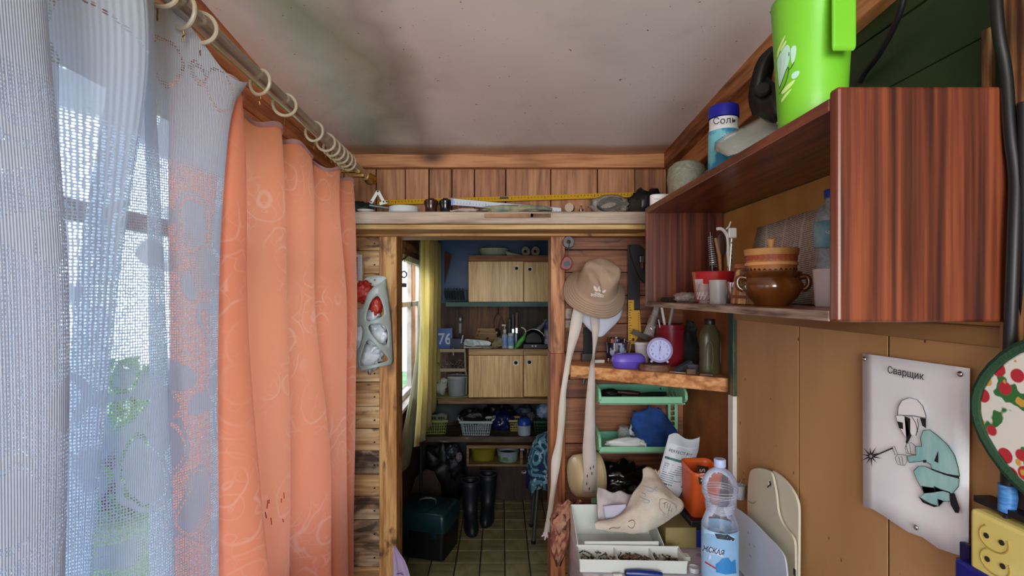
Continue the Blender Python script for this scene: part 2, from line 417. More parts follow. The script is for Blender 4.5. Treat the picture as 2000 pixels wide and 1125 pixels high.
# two mould stains: one streak running down the left third, one patch by the doorway wall
dl = mth('ABSOLUTE', mth('ADD', sp.outputs['X'], mth('MULTIPLY_ADD', nz(2.0), .5, .20)))
c = mixc(mth('MULTIPLY', rp(dl, 0.0, WH, .16, BK), .7), c, lin('#7E8468'))
dl2 = mth('ABSOLUTE', mth('ADD', sp.outputs['X'], mth('MULTIPLY_ADD', nz(2.7), .5, .03)))
c = mixc(mth('MULTIPLY', rp(dl2, 0.0, WH, .13, BK), .5), c, lin('#7C6A60'))
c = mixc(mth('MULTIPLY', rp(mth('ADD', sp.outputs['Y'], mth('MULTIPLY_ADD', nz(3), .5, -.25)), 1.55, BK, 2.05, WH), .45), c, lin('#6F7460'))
c = mixc(mth('MULTIPLY', rp(nz(3.4, 6, .6), .55, BK, .72, WH), .25), c, lin('#8A8070'))
c = mixc(rp(nz(95, 2), .735, BK, .75, WH), c, lin('#5A4634'))
L.new(c, b.inputs['Base Color']); b.inputs['Roughness'].default_value = .8
bp = N.new('ShaderNodeBump'); bp.inputs['Strength'].default_value = .15; bp.inputs['Distance'].default_value = .003
L.new(nz(40, 3), bp.inputs['Height']); L.new(bp.outputs[0], b.inputs['Normal'])
m_ceil = m
rows = []
for j in range(24):
    y = -1.9 + (D + 1.92) * j / 23
    rows.append([(-.8 + 1.8 * i / 16, y, ceil_z(y) + .012 * noise.noise(Vector((i * .35, y * 1.3, 0)))) for i in range(17)])
mb = MB(); mb.sheet([list(r) for r in rows])
st(mb, 'ceiling', m_ceil, smooth='all', solid=.02, offset=1)

# ---- wall with the doorway: upper vertical boards
wb = thing('wall_back', loc=(0, D, H), label=None, cat=None); wb['kind'] = 'structure'
def wpart(mb, name, mat, **k): return mb.build(name, mat, wb, world=True, **k)
seams = [600, 672, 735, 792, 838, 883, 927, 988, 1076, 1167, 1240, 1302, 1370]
for i in range(len(seams) - 1):
    x0, x1 = X_(seams[i], D) + .0015, X_(seams[i + 1], D) - .0025
    wpart(MB().box(x0, x1, D - .004 * (i % 2), D + .02, H + .24, H + .60), 'plank', w_pineZ, bevel=.002)
wpart(MB().box(-.8, .9, D + .018, D + .09, H + .285, H + .62), 'backing', m_dark)
wpart(MB().box(-.8, X_(742, D), D + .02, D + .09, 0, H + .29), 'backing', m_dark)
wpart(MB().box(X_(1103, D), .9, D + .02, D + .09, 0, H + .29), 'backing', m_dark)
# weathered horizontal planks left of the doorway
ys = [452, 490, 535, 578, 621, 662, 703, 746, 794, 837, 880, 926, 969, 1015, 1060, 1107, 1152, 1200, 1250]
for i in range(len(ys) - 1):
    z1, z0 = Z_(ys[i], D) - .0012, Z_(ys[i + 1], D) + .0012
    mt = w_mouldX if i in (10, 12, 13, 14) else w_oldX
    wpart(MB().box(-.72, X_(741, D), D - .003 * (i % 2), D + .02, z0, z1), 'plank', mt, bevel=.0015)
    wpart(MB().lathe([(0, -.002), (.0035, -.002), (.0035, 0)], (X_(732, D), D - .004, (z0 + z1) / 2 - .01), (0, 1, 0), 8), 'nail', M('#2A2420', .5, .8))
# darker planks right of the doorway
ys = [448, 463, 488, 532, 577, 632, 687, 740, 777, 866, 929, 990, 1050, 1120, 1190, 1260]
for i in range(len(ys) - 1):
    z1, z0 = Z_(ys[i], D) - .0015, Z_(ys[i + 1], D) + .0015
    wpart(MB().box(X_(1103, D) + .001, .775, D - .003 * (i % 2), D + .02, z0, z1), 'plank', w_darkX, bevel=.002)
# posts, lintel, beams
wpart(MB().box(X_(741, 2.08), X_(775, 2.08), 2.075, D + .10, 0, Z_(458, 2.08)), 'post', w_postZ, bevel=.003)
wpart(MB().box(X_(1076, 2.08), X_(1103, 2.08), 2.075, D + .11, Z_(690, 2.08), Z_(461, 2.08)), 'post', w_postR, bevel=.003)
wpart(MB().box(X_(1075, 2.08), X_(1104, 2.08), 2.073, D + .11, 0, Z_(690, 2.08)), 'post', wood('#4E1E10', '#7A3A20', '#A86A3C', 'Z', blotch='#C08850', bamt=-.15), bevel=.003)
wpart(MB().box(-.72, .72, 2.05, D + .11, Z_(461, 2.05), Z_(446, 2.05) + .01), 'lintel', w_beam, bevel=.003)
# trim boards under the ceiling
TRZ = lambda x, y: ceil_z(y)
st(MB().box(-.75, .70, D - .035, D, ceil_z(D) - .048, ceil_z(D) + .01), 'trim_1', wood('#7A4624', '#A46A3E', '#BE8656', 'X', knots=3), bevel=.003)
# the shelf board over the doorway
sb = MB().box(-.70, X_(1300, 1.9), 1.90, D - .006, Z_(437, 1.9), Z_(413, 1.9)).build('wall_shelf', w_beam2, bevel=.004,
    label='long pale wooden shelf board over the doorway', cat='shelf')
mb = MB().box(-.70, .55, 1.915, D - .006, Z_(447, 1.9), Z_(437, 1.9) - .0005)
mb.build('underside_strip', wood('#9A7A40', '#BE9C60', '#D0B27A', 'X'), sb, world=False) if False else None
st(mb, 'trim_2', wood('#94703C', '#BA945A', '#CCAC74', 'X'), bevel=.003)
SHZ = Z_(413, 1.9)

# ---- right wall
wr = thing('wall_right', loc=(.72, 1, H), label=None, cat=None); wr['kind'] = 'structure'
def rpart(mb, name, mat, **k): return mb.build(name, mat, wr, world=True, **k)
XR = .72
def YR(px, X=XR): return X * F / (px - CX)
# painted ochre boards below, moulding strip above them, seams at the photograph's joints
zt = Z_(620, YR(1437)) - .006
cuts = [YR(1437), YR(1560), YR(1735), YR(1962), -.2]
for i in range(len(cuts) - 1):
    rpart(MB().box(XR, XR + .015, cuts[i + 1] + .0022, cuts[i] - .0022, 0, zt), 'panel', m_ochre, bevel=.0008)
rpart(MB().box(XR + .0155, XR + .029, .2, YR(1437) - .01, 0, zt), 'groove_backing', M('#3A2410', .9))
for c_ in cuts[1:3]: rpart(MB().box(XR + .0012, XR + .0150, c_ - .0021, c_ + .0021, 0, zt), 'joint', M('#2E1C0C', .95))
rpart(MB().box(XR - .008, XR + .03, -.2, YR(1437), zt, zt + .030), 'moulding', M('#9A7444', .6, hex2='#7A5430', sc=9, bump=.3, stretch=(1, .2, 1)), bevel=.003)
rpart(MB().box(XR + .001, XR + .03, .2, 2.1, zt + .030, H + .288), 'panel', M('#BA9050', .75, hex2='#A4783A', sc=7, lo=.35, hi=.7))
rpart(MB().box(XR + .031, XR + .08, -1.9, 1.60, 0, H + .8), 'backing', m_dark)
rpart(MB().box(XR + .040, XR + .08, 1.60, 2.1, 0, H + .8), 'backing', m_dark)
# fibreboard recess next to the plank wall, and the peeling green and white strip
rpart(MB().box(.745, .755, 1.58, 2.10, 0, H), 'fibreboard', M('#A26A3A', .6, hex2='#84502A', sc=10, bump=.2))
rpart(MB().box(XR - .012, .75, 1.565, 1.60, Z_(770, 1.6), H + .05), 'strip', M('#23382A', .6, hex2='#7A6238', sc=14, stretch=(1, 1, .2), lo=.55, hi=.62), bevel=.002)
rpart(MB().box(XR - .012, .75, 1.565, 1.60, 0, Z_(770, 1.6)), 'strip', M('#C9C7BE', .6, hex2='#24402E', sc=12, stretch=(1, 1, .2), lo=.58, hi=.62), bevel=.002)
# upper wall: old green painted boards with sloping joints
gz = [H + .26, H + .385, H + .50, H + .61, H + .85]
m_green = M('#1E3418', .55, hex2='#39481B', sc=3.2, bump=.3, bsc=30, stretch=(1, .4, 1), lo=.38, hi=.62)
m_teal = M('#1D4038', .55, hex2='#1E3418', sc=3, bump=.3, lo=.4, hi=.6)
for i in range(4):
    rpart(MB().box(XR + .002 * (i % 2), XR + .02, -.4, 2.08, gz[i] + .001, gz[i + 1] - .001), 'plank', m_teal if i == 3 else m_green, bevel=.002)
w_trimY = wood('#6A3C1E', '#9A6236', '#B8824E', 'Y', knots=3)
# boards running along the top of the right wall
for k, (x0, dz0, dz1) in enumerate(((.655, -.055, .012), (.688, -.125, -.05))):
    mb = MB()
    y0, y1 = -1.0, D - .04
    a, c_ = ceil_z(y0), ceil_z(y1)
    mb.add([(x0, y0, a + dz0), (XR, y0, a + dz0), (XR, y1, c_ + dz0), (x0, y1, c_ + dz0), (x0, y0, a + dz1), (XR, y0, a + dz1), (XR, y1, c_ + dz1), (x0, y1, c_ + dz1)],
           [(0, 3, 2, 1), (4, 5, 6, 7), (0, 1, 5, 4), (1, 2, 6, 5), (2, 3, 7, 6), (3, 0, 4, 7)])
    st(mb, 'trim_%d' % (3 + k), w_trimY, bevel=.003)
# rough brown post at the frame's right edge and a bark-edged batten beside it
rpart(MB().box(XR - .012, XR + .03, .60, YR(1966), 0, H + .62), 'post', wood('#2E1A10', '#6A3E22', '#B08050', 'Z', knots=3, blotch='#24140C', bamt=.6, contrast=1.4), bevel=.004)
rpart(MB().box(XR - .01, XR + .01, YR(1946), YR(1927), H + .29, Z_(55, .75)), 'batten', wood('#4A2C16', '#7E5630', '#9C7446', 'Z', sc=2), bevel=.003)

# ---- left wall of the front room with the big window behind the curtains
wl = thing('wall_left', loc=(-.66, 1, H), label=None, cat=None); wl['kind'] = 'structure'
def lpart(mb, name, mat, **k): return mb.build(name, mat, wl, world=True, **k)
XL = -.66
w_leftY = wood('#7E4020', '#B06A3C', '#CC8A58', 'Y', knots=3)
WY0, WY1, WZ0, WZ1 = -.45, 1.80, H - .62, H + .42
for i in range(6):
    z0, z1 = WZ1 + .06 * i, WZ1 + .06 * i + .058
    lpart(MB().box(XL - .06, XL, -1.9, 2.1, z0, z1), 'plank', w_leftY, bevel=.002)
for i in range(10):
    lpart(MB().box(XL - .06, XL, -1.9, 2.1, .093 * i, .093 * i + .091), 'plank', w_leftY, bevel=.002)
for i in range(11):
    z0 = WZ0 + .0945 * i
    lpart(MB().box(XL - .06, XL, WY1, 2.1, z0, z0 + .092), 'plank', w_leftY, bevel=.002)
    lpart(MB().box(XL - .06, XL, -1.9, WY0, z0, z0 + .092), 'plank', w_leftY, bevel=.002)
wn = thing('window_1', loc=(XL, .35, WZ0), label=None, cat=None); wn['kind'] = 'structure'
fr = MB(); m_wframe = M('#C8C4BC', .5, hex2='#A89C8C', sc=9)
fr.box(XL - .05, XL + .01, WY0, WY1, WZ0, WZ0 + .05).box(XL - .05, XL + .01, WY0, WY1, WZ1 - .05, WZ1)
fr.box(XL - .05, XL + .01, WY0, WY0 + .05, WZ0 + .05, WZ1 - .05).box(XL - .05, XL + .01, WY1 - .05, WY1, WZ0 + .05, WZ1 - .05)
fr.build('window_frame', m_wframe, wn, world=True)
for y in (.05, .75): MB().box(XL - .045, XL - .005, y - .02, y + .02, WZ0 + .05, WZ1 - .05).build('mullion', m_wframe, wn, world=True)
MB().box(XL - .04, XL - .01, WY0 + .05, WY1 - .05, H + .12, H + .15).build('mullion', m_wframe, wn, world=True)
m, N, L, b = newmat('window_glass'); 
tp = N.new('ShaderNodeBsdfTransparent'); gl = N.new('ShaderNodeBsdfGlossy'); gl.inputs['Roughness'].default_value = .02
mx = N.new('ShaderNodeMixShader'); mx.inputs[0].default_value = .06; L.new(tp.outputs[0], mx.inputs[1]); L.new(gl.outputs[0], mx.inputs[2]); L.new(mx.outputs[0], N['Material Output'].inputs[0])
m_glass = m
for y0, y1 in ((WY0 + .05, .03), (.07, .73), (.77, WY1 - .05)):
    for z0, z1 in ((WZ0 + .05, H + .12), (H + .15, WZ1 - .05)):
        MB().box(XL - .027, XL - .023, y0, y1, z0, z1).build('pane', m_glass, wn, world=True)
# rear of the front room: a wall with an open porch doorway, behind the camera
for nm, x0, x1, z0, z1 in (('wall_rear', -.72, -.62, 0, 2.4), ('wall_rear', .62, .95, 0, 2.4), ('wall_rear', -.62, .62, 2.2, 2.4)):
    st(MB().box(x0, x1, -1.95, -1.9, z0, z1), nm, w_pineX)

# ================================================================ BACK ROOM
BX0, BX1, BY1 = -.64, .62, 4.16
fl = thing('floor', loc=(0, 3, 0), label=None, cat=None); fl['kind'] = 'structure'
MB().box(-.75, .95, D + .05, 4.3, -.06, -.004).build('underlay', M('#2E2616', .8), fl, world=True)
tile_m = M('#948A60', .45, hex2='#786C46', sc=26, bump=.1, stretch=(1, .25, 1), lo=.35, hi=.65)
tile_m2 = M('#8A805A', .45, hex2='#6E6440', sc=26, bump=.1, stretch=(.25, 1, 1), lo=.35, hi=.65)
TS = .142
mesh_t = [None, None]
for i in range(-5, 6):
    for j in range(14):
        x, y = -.05 + i * TS, 2.17 + j * TS
        if x > BX1 - .02: continue
        k = (i + j) % 2
        if mesh_t[k] is None:
            o = MB().box(-TS / 2 + .004, TS / 2 - .004, -TS / 2 + .004, TS / 2 - .004, -.004, .0).build('tile', (tile_m, tile_m2)[k], fl, world=False, bevel=.0015)
            mesh_t[k] = o
        else:
            o = mesh_t[k].copy(); COL.objects.link(o)
        o.parent = fl; o.location = (x, y - 3, 0)
# ceiling and walls
st(MB().sheet([[(-.7 + 1.4 * i / 12, D + .1 + 2.2 * j / 10, H + .44 + .010 * noise.noise(Vector((i * .6, j * .5, 4)))) for i in range(13)] for j in range(11)]), 'ceiling', M('#B4B2A2', .7, hex2='#C4C2B4', sc=3), smooth='all', solid=.02, offset=1)
w_brown = wood('#2E160C', '#4E2A16', '#66391E', 'Z')
w_brown2 = wood('#5A3418', '#7E4E28', '#966238', 'Z', knots=3)
st(MB().box(BX0, X_(1500, 4.1), 4.155, 4.2, 0, H + .5), 'wall_far', M('#3A3F40', .8))
st(MB().box(.60, .66, D + .11, 4.2, 0, H + .5), 'wall_side', w_brown)
wf = thing('wall_far', loc=(0, 4.15, 0), label=None, cat=None); wf['kind'] = 'structure'
m_blue = M('#0B3F6E', .4, hex2='#0F4F86', sc=2)
MB().box(BX0, BX1, 4.14, 4.155, Z_(592, 4.1), H + .44).build('panel', m_blue, wf, world=True)
MB().box(BX0, X_(917, 4.1), 4.14, 4.155, Z_(790, 4.1), Z_(593, 4.1)).build('panel', w_brown, wf, world=True)
MB().box(X_(917, 4.1), X_(995, 4.1), 4.13, 4.155, Z_(790, 4.1), Z_(593, 4.1)).build('panel', w_brown2, wf, world=True)
MB().box(X_(996, 4.1), BX1, 4.14, 4.155, Z_(790, 4.1), Z_(593, 4.1)).build('panel', wood('#1C1410', '#2E2018', '#3E2C20', 'Z'), wf, world=True)
# left wall with the window
wk = thing('wall_left', loc=(BX0, 3, 0), label=None, cat=None); wk['kind'] = 'structure'
BW0, BW1, BZ0, BZ1 = 2.62, 4.06, Z_(782, 3.3), Z_(500, 3.5)
def kpart(mb, name, mat, **k): return mb.build(name, mat, wk, world=True, **k)
w_sl = wood('#4A2A18', '#7A4E30', '#966844', 'Y')
kpart(MB().box(BX0 - .08, BX0, D + .1, BW0, 0, H + .5), 'panel', w_brown)
kpart(MB().box(BX0 - .08, BX0, BW1, 4.2, 0, H + .5), 'panel', w_brown2)
kpart(MB().box(BX0 - .08, BX0, BW0, BW1, 0, BZ0), 'panel', wood('#3A2416', '#5C3C26', '#7A5638', 'Z'))
for i in range(5):
    z0 = BZ1 + i * .046
    kpart(MB().box(BX0 - .08, BX0 + .004 * (i % 2), 3.0, 4.15, z0, z0 + .044), 'plank', w_sl, bevel=.002)
kpart(MB().box(BX0 - .08, BX0 + .01, D + .1, 3.0, BZ1, H + .5), 'panel', M('#4C5C2A', .6, hex2='#3C4A20', sc=4))
w2 = thing('window_2', loc=(BX0, 3.2, BZ0), label=None, cat=None); w2['kind'] = 'structure'
mf = M('#A89486', .5, hex2='#C0B2A6', sc=12)
g = MB().box(BX0 - .03, BX0 + .012, BW0, BW1, BZ0, BZ0 + .035).box(BX0 - .03, BX0 + .012, BW0, BW1, BZ1 - .04, BZ1)
g.box(BX0 - .03, BX0 + .012, BW0, BW0 + .04, BZ0, BZ1).box(BX0 - .03, BX0 + .012, BW1 - .06, BW1, BZ0, BZ1)
g.build('window_frame', mf, w2, world=True, bevel=.003)
MB().box(BX0 - .025, BX0 + .008, 3.16, 3.20, BZ0, BZ1).build('mullion', mf, w2, world=True)
MB().box(BX0 - .025, BX0 + .008, BW0, BW1, Z_(600, 3.4), Z_(590, 3.4)).build('mullion', mf, w2, world=True)
MB().box(BX0 - .025, BX0 + .008, 3.60, 3.635, BZ0, BZ1).build('mullion', mf, w2, world=True)
for y0, y1 in ((BW0 + .04, 3.16), (3.20, 3.60), (3.635, BW1 - .06)):
    for z0, z1 in ((BZ0 + .035, Z_(600, 3.4)), (Z_(590, 3.4), BZ1 - .04)):
        MB().box(BX0 - .012, BX0 - .008, y0, y1, z0, z1).build('pane', m_glass, w2, world=True)
MB().box(BX0 - .02, BX0 + .06, BW0 - .02, BW1 + .02, BZ0 - .02, BZ0).build('window_sill', mf, w2, world=True)
# outside: lawn and bushes
st(MB().box(-14, -.8, -6, 12, -.30, -.25), 'ground', M('#8AA064', .9, hex2='#6A8844', sc=2))
def bush(c, r, seed, lab):
    mb = MB(); rnd = random.Random(seed)
    for i in range(900):
        d = Vector((rnd.gauss(0, 1), rnd.gauss(0, 1), rnd.gauss(0, 1))).normalized() * rnd.uniform(.75, 1.05)
        p = Vector(c) + Vector((d.x * r[0], d.y * r[1], d.z * r[2]))
        q = Matrix.Translation(p) @ Euler((rnd.uniform(0, 6), rnd.uniform(0, 6), rnd.uniform(0, 6))).to_matrix().to_4x4()
        s_ = rnd.uniform(.05, .10)
        mb.add([(-s_, 0, 0), (0, -s_ * .45, .01), (s_, 0, 0), (0, s_ * .45, .01)], [(0, 1, 2, 3)], q)
    t_ = thing('bush', lab, 'bush', (c[0], c[1], -.25))
    mb.build('foliage', M('#7EB83A', .5, hex2='#4A8626', sc=3, transl=.4), t_, world=True, kind='stuff')
    MB().tube([(c[0], c[1], -.25), (c[0], c[1], c[2])], .05).build('trunk', M('#4A3828', .9), t_, world=True)
bush((-3.3, 4.3, .35), (.7, .8, .65), 3, 'sunlit green bush outside the large window')
bush((-2.6, .6, .5), (.7, .8, .8), 5, 'low green bush farther along outside the large window')
bush((-3.3, 6.6, .9), (.6, .9, 1.0), 8, 'green bush outside the back room window')

sh = thing('garden_shed', 'weathered grey plank shed outside the large window', 'shed', (-3.6, 2.4, -.25))
w_sh = wood('#2E2E2C', '#4E4C48', '#66625C', 'Z')
for i in range(14):
    y0 = 1.35 + i * .145
    MB().box(-3.24, -3.20, y0, y0 + .142, -.25, 2.15).build('plank', w_sh, sh, world=True)
MB().box(-4.3, -3.245, 1.36, 3.37, -.25, 2.15).build('body', M('#3A3A38', .8), sh, world=True)
MB().add([(-4.5, 1.25, 2.15), (-3.05, 1.25, 2.15), (-3.05, 3.48, 2.15), (-4.5, 3.48, 2.15), (-4.5, 1.25, 2.55), (-3.05, 1.25, 2.22), (-3.05, 3.48, 2.22), (-4.5, 3.48, 2.55)], [(0, 3, 2, 1), (4, 5, 6, 7), (0, 1, 5, 4), (1, 2, 6, 5), (2, 3, 7, 6), (3, 0, 4, 7)]).build('roof', M('#4A5450', .7), sh, world=True)
wsh = MB().box(-3.199, -3.185, 3.02, 3.32, 1.14, 1.16).box(-3.199, -3.185, 3.02, 3.32, 1.38, 1.40).box(-3.199, -3.185, 3.02, 3.04, 1.16, 1.38).box(-3.199, -3.185, 3.30, 3.32, 1.16, 1.38).build('window', m_wframe, sh, world=True)
for i in range(3):
    for j in range(2): MB().box(-3.199, -3.192, 3.042 + i * .087, 3.122 + i * .087, 1.163 + j * .108, 1.262 + j * .108).build('pane', M('#C8D8E4', .05, .6), wsh, world=True)
# ================================================================ CURTAINS
def spline(vals, n):      # Catmull-Rom through rows of equal-length tuples
    out = []
    k = len(vals)
    for i in range(k - 1):
        p0, p1, p2, p3 = vals[max(i - 1, 0)], vals[i], vals[i + 1], vals[min(i + 2, k - 1)]
        for j in range(n):
            t_ = j / n
            out.append(tuple(.5 * (2 * b_ + (c_ - a) * t_ + (2 * a - 5 * b_ + 4 * c_ - d_) * t_ ** 2 + (3 * b_ - a - 3 * c_ + d_) * t_ ** 3) for a, b_, c_, d_ in zip(p0, p1, p2, p3)))
    out.append(tuple(vals[-1]))
    return out
def drape(cols, zs, nu=7, nv=9, wob=.0, seed=0, top=None, bot=None):
    """cols: one list of (x, y) per fold line, one pair per height in zs, top to bottom"""
    rowsz = []
    for r in range(len(zs)):
        rowsz.append(spline([c_[r] for c_ in cols], nu))
    n = len(rowsz[0]); grid = []
    colsv = [spline([(rowsz[r][i][0], rowsz[r][i][1], zs[r]) for r in range(len(zs))], nv) for i in range(n)]
    m_ = len(colsv[0])
    ul = [0]
    for i in range(1, n):
        a, b_ = colsv[i - 1][m_ // 2], colsv[i][m_ // 2]
        ul.append(ul[-1] + math.dist(a, b_))
    pts, uvs = [], []
    for j in range(m_):
        row, uv = [], []
        for i in range(n):
            x, y, z = colsv[i][j]
            f_ = j / (m_ - 1)
            if top: z += top(y, i / (n - 1)) * max(0, 1 - f_ * 3)
            if bot: z += bot(i / (n - 1)) * f_ ** 2
            w = wob * noise.noise(Vector((ul[i] * 9, z * 2.5, seed)))
            row.append((x + w, y, z)); uv.append((ul[i], z))
        pts.append(row); uvs.append(uv)
    return pts, uvs
RZ = lambda y: H + .448 - (y - .8) * .014        # rod centre height
RX = -.497
rod = thing('curtain_rod', 'metallic curtain rod with gold finial running below the ceiling', 'curtain rod', (RX, 1, RZ(1)))
m_rod = M('#B8AEA4', .28, .75)
m_gold = M('#B58A48', .3, .8)
MB().tube([(RX, .2, RZ(.2)), (RX, 1.86, RZ(1.86))], .0145, 16).build('rod', m_rod, rod, smooth=True, world=True)
e = Vector((RX, 1.86, RZ(1.86)))
MB().lathe([(0, 0), (.0165, 0), (.0175, .01), (.0165, .02), (.010, .028), (.010, .036), (.015, .040), (.021, .055), (.022, .068), (.019, .08), (.014, .084), (.0145, .1), (0, .1)], e, (.05, 1, 0), 20).build('finial', m_gold, rod, smooth=True, world=True)
MB().lathe([(.0155, -.003), (.0155, .004), (.013, .004), (.013, -.004), (.0155, -.004)], e + Vector((.019, .062, -.0)), (.9, -.35, .1), 18).build('finial_ring', m_gold, rod, smooth=True, world=True)
for y in (1.79,): MB().box(-.66, RX - .012, y - .008, y + .008, RZ(y) - .008, RZ(y) + .006).box(RX - .02, RX + .018, y - .008, y + .008, RZ(y) - .024, RZ(y) - .0155).build('bracket', m_gold, rod, world=True)
ring0 = None
for i, (y, tilt) in enumerate(((.74, 28), (.80, -20), (.845, 12), (1.055, -18), (1.175, 15), (1.36, -10), (1.45, 12), (1.50, -6), (1.54, 4), (1.58, 0), (1.62, 5), (1.66, -4))):
    if ring0 is None:
        ring0 = MB().tube([(.025 * math.cos(a * math.pi / 14), 0, .025 * math.sin(a * math.pi / 14)) for a in range(28)], .0036, 8, True).build('curtain_ring', M('#A89A82', .35, hex2='#C0B49C', sc=20), None, smooth=True, kind='thing')
        ring0['kind'] = 'thing'; del ring0['kind']
        hk = MB().tube([(0, 0, -.028), (0, .002, -.034), (0, -.002, -.040), (0, 0, -.046)], .0013, 6).build('hook', M('#8A6A38', .4, .7), ring0, world=False)
        add_props(ring0, 'beige plastic ring sliding on the metallic curtain rod', 'curtain ring', 'rings on the curtain rod'); o = ring0
    else: o = copy_tree(ring0)
    o['label'] = 'beige curtain ring on the metallic rod, ' + ('nearest the camera', 'second from the camera', 'third from the camera', 'fourth from the camera', 'fifth from the camera', 'sixth from the camera', 'first of the bunch by the finial', 'second of the bunch by the finial', 'third of the bunch by the finial', 'fourth of the bunch by the finial', 'fifth of the bunch by the finial', 'last before the gold finial')[i]
    o.location = (RX, y, RZ(y) - .0075); o.rotation_euler = (0, 0, R(tilt))

def uvnodes(name):
    m, N, L, b = newmat(name); u = N.new('ShaderNodeUVMap'); u.uv_map = 'UVMap'
    return m, N, L, b, u.outputs[0]
def kit(N, L, vec):
    def nz(sc, det=4, dis=0, v=None):
        n = N.new('ShaderNodeTexNoise'); n.inputs['Scale'].default_value = sc; n.inputs['Detail'].default_value = det; n.inputs['Distortion'].default_value = dis
        L.new(v or vec, n.inputs[0]); return n.outputs['Fac']
    def mth(op, a, b_=0, c=0):
        q = N.new('ShaderNodeMath'); q.operation = op
        for i, x in enumerate((a, b_, c)):
            if isinstance(x, (int, float)): q.inputs[i].default_value = x
            else: L.new(x, q.inputs[i])
        return q.outputs[0]
    def mp(s, loc=(0, 0, 0), rot=0, v=None):
        q = N.new('ShaderNodeMapping'); q.inputs['Scale'].default_value = s; q.inputs['Location'].default_value = loc; q.inputs['Rotation'].default_value = (0, 0, rot)
        L.new(v or vec, q.inputs[0]); return q.outputs[0]
    def vor(sc, v=None, rnd=1, feat='F1', out='Distance'):
        q = N.new('ShaderNodeTexVoronoi'); q.inputs['Scale'].default_value = sc; q.inputs['Randomness'].default_value = rnd; q.feature = feat
        L.new(v or vec, q.inputs[0]); return q.outputs[out]
    def step(f, p0, p1, inv=False):
        q = N.new('ShaderNodeMapRange'); q.inputs['From Min'].default_value = p0; q.inputs['From Max'].default_value = p1
        if inv: q.inputs['To Min'].default_value = 1; q.inputs['To Max'].default_value = 0
        L.new(f, q.inputs['Value']); return q.outputs[0]
    def mixc(f, a, b_):
        q = N.new('ShaderNodeMixRGB')
        if isinstance(f, (int, float)): q.inputs[0].default_value = f
        else: L.new(f, q.inputs[0])
        for i, c in ((1, a), (2, b_)):
            if isinstance(c, tuple): q.inputs[i].default_value = c
            else: L.new(c, q.inputs[i])
        return q.outputs[0]
    return nz, mth, mp, vor, step, mixc
# ---- orange jacquard
m, N, L, b, UV = uvnodes('orange_jacquard'); nz, mth, mp, vor, step, mixc = kit(N, L, UV)
wv = N.new('ShaderNodeVectorMath'); wn_ = N.new('ShaderNodeTexNoise'); wn_.inputs['Scale'].default_value = 10; L.new(UV, wn_.inputs[0])
wv.operation = 'MULTIPLY_ADD'; wv.inputs[1].default_value = (.05, .05, 0); L.new(wn_.outputs['Color'], wv.inputs[0]); L.new(UV, wv.inputs[2])
d = vor(9, wv.outputs[0]); ringm = mth('SINE', mth('MULTIPLY', d, 26)); swirl = step(ringm, .80, .98)
d2 = vor(26, wv.outputs[0], 1); leaf = step(mth('SINE', mth('MULTIPLY', d2, 14)), .9, 1.0)
pat = mth('MULTIPLY', mth('MAXIMUM', swirl, mth('MULTIPLY', leaf, .7)), step(nz(5, 2), .45, .6))
col = mixc(mth('MULTIPLY', pat, .55), lin('#F79A74'), lin('#FBBBA0'))
col = mixc(step(nz(2.5, 3), .35, .7), col, lin('#EC7A5A')) if False else col
L.new(col, b.inputs['Base Color']); b.inputs['Roughness'].default_value = .62; b.inputs['Sheen Weight'].default_value = .25
crinkle = nz(1, 3, .3, mp((90, 260, 1))); relief = mth('ADD', mth('MULTIPLY', crinkle, .5), mth('MULTIPLY', ringm, .25))
bp = N.new('ShaderNodeBump'); bp.inputs['Strength'].default_value = .38; bp.inputs['Distance'].default_value = .003; L.new(relief, bp.inputs['Height']); L.new(bp.outputs[0], b.inputs['Normal'])
tr = N.new('ShaderNodeBsdfTranslucent'); L.new(col, tr.inputs[0]); mx = N.new('ShaderNodeMixShader'); mx.inputs[0].default_value = .5
L.new(b.outputs[0], mx.inputs[1]); L.new(tr.outputs[0], mx.inputs[2]); L.new(mx.outputs[0], N['Material Output'].inputs[0]); m_orange = m
zs = [H + .395, H + .25, H - .05, H - .40, H - .75, H - 1.2]
def C(*xy): return [tuple(p) for p in xy]
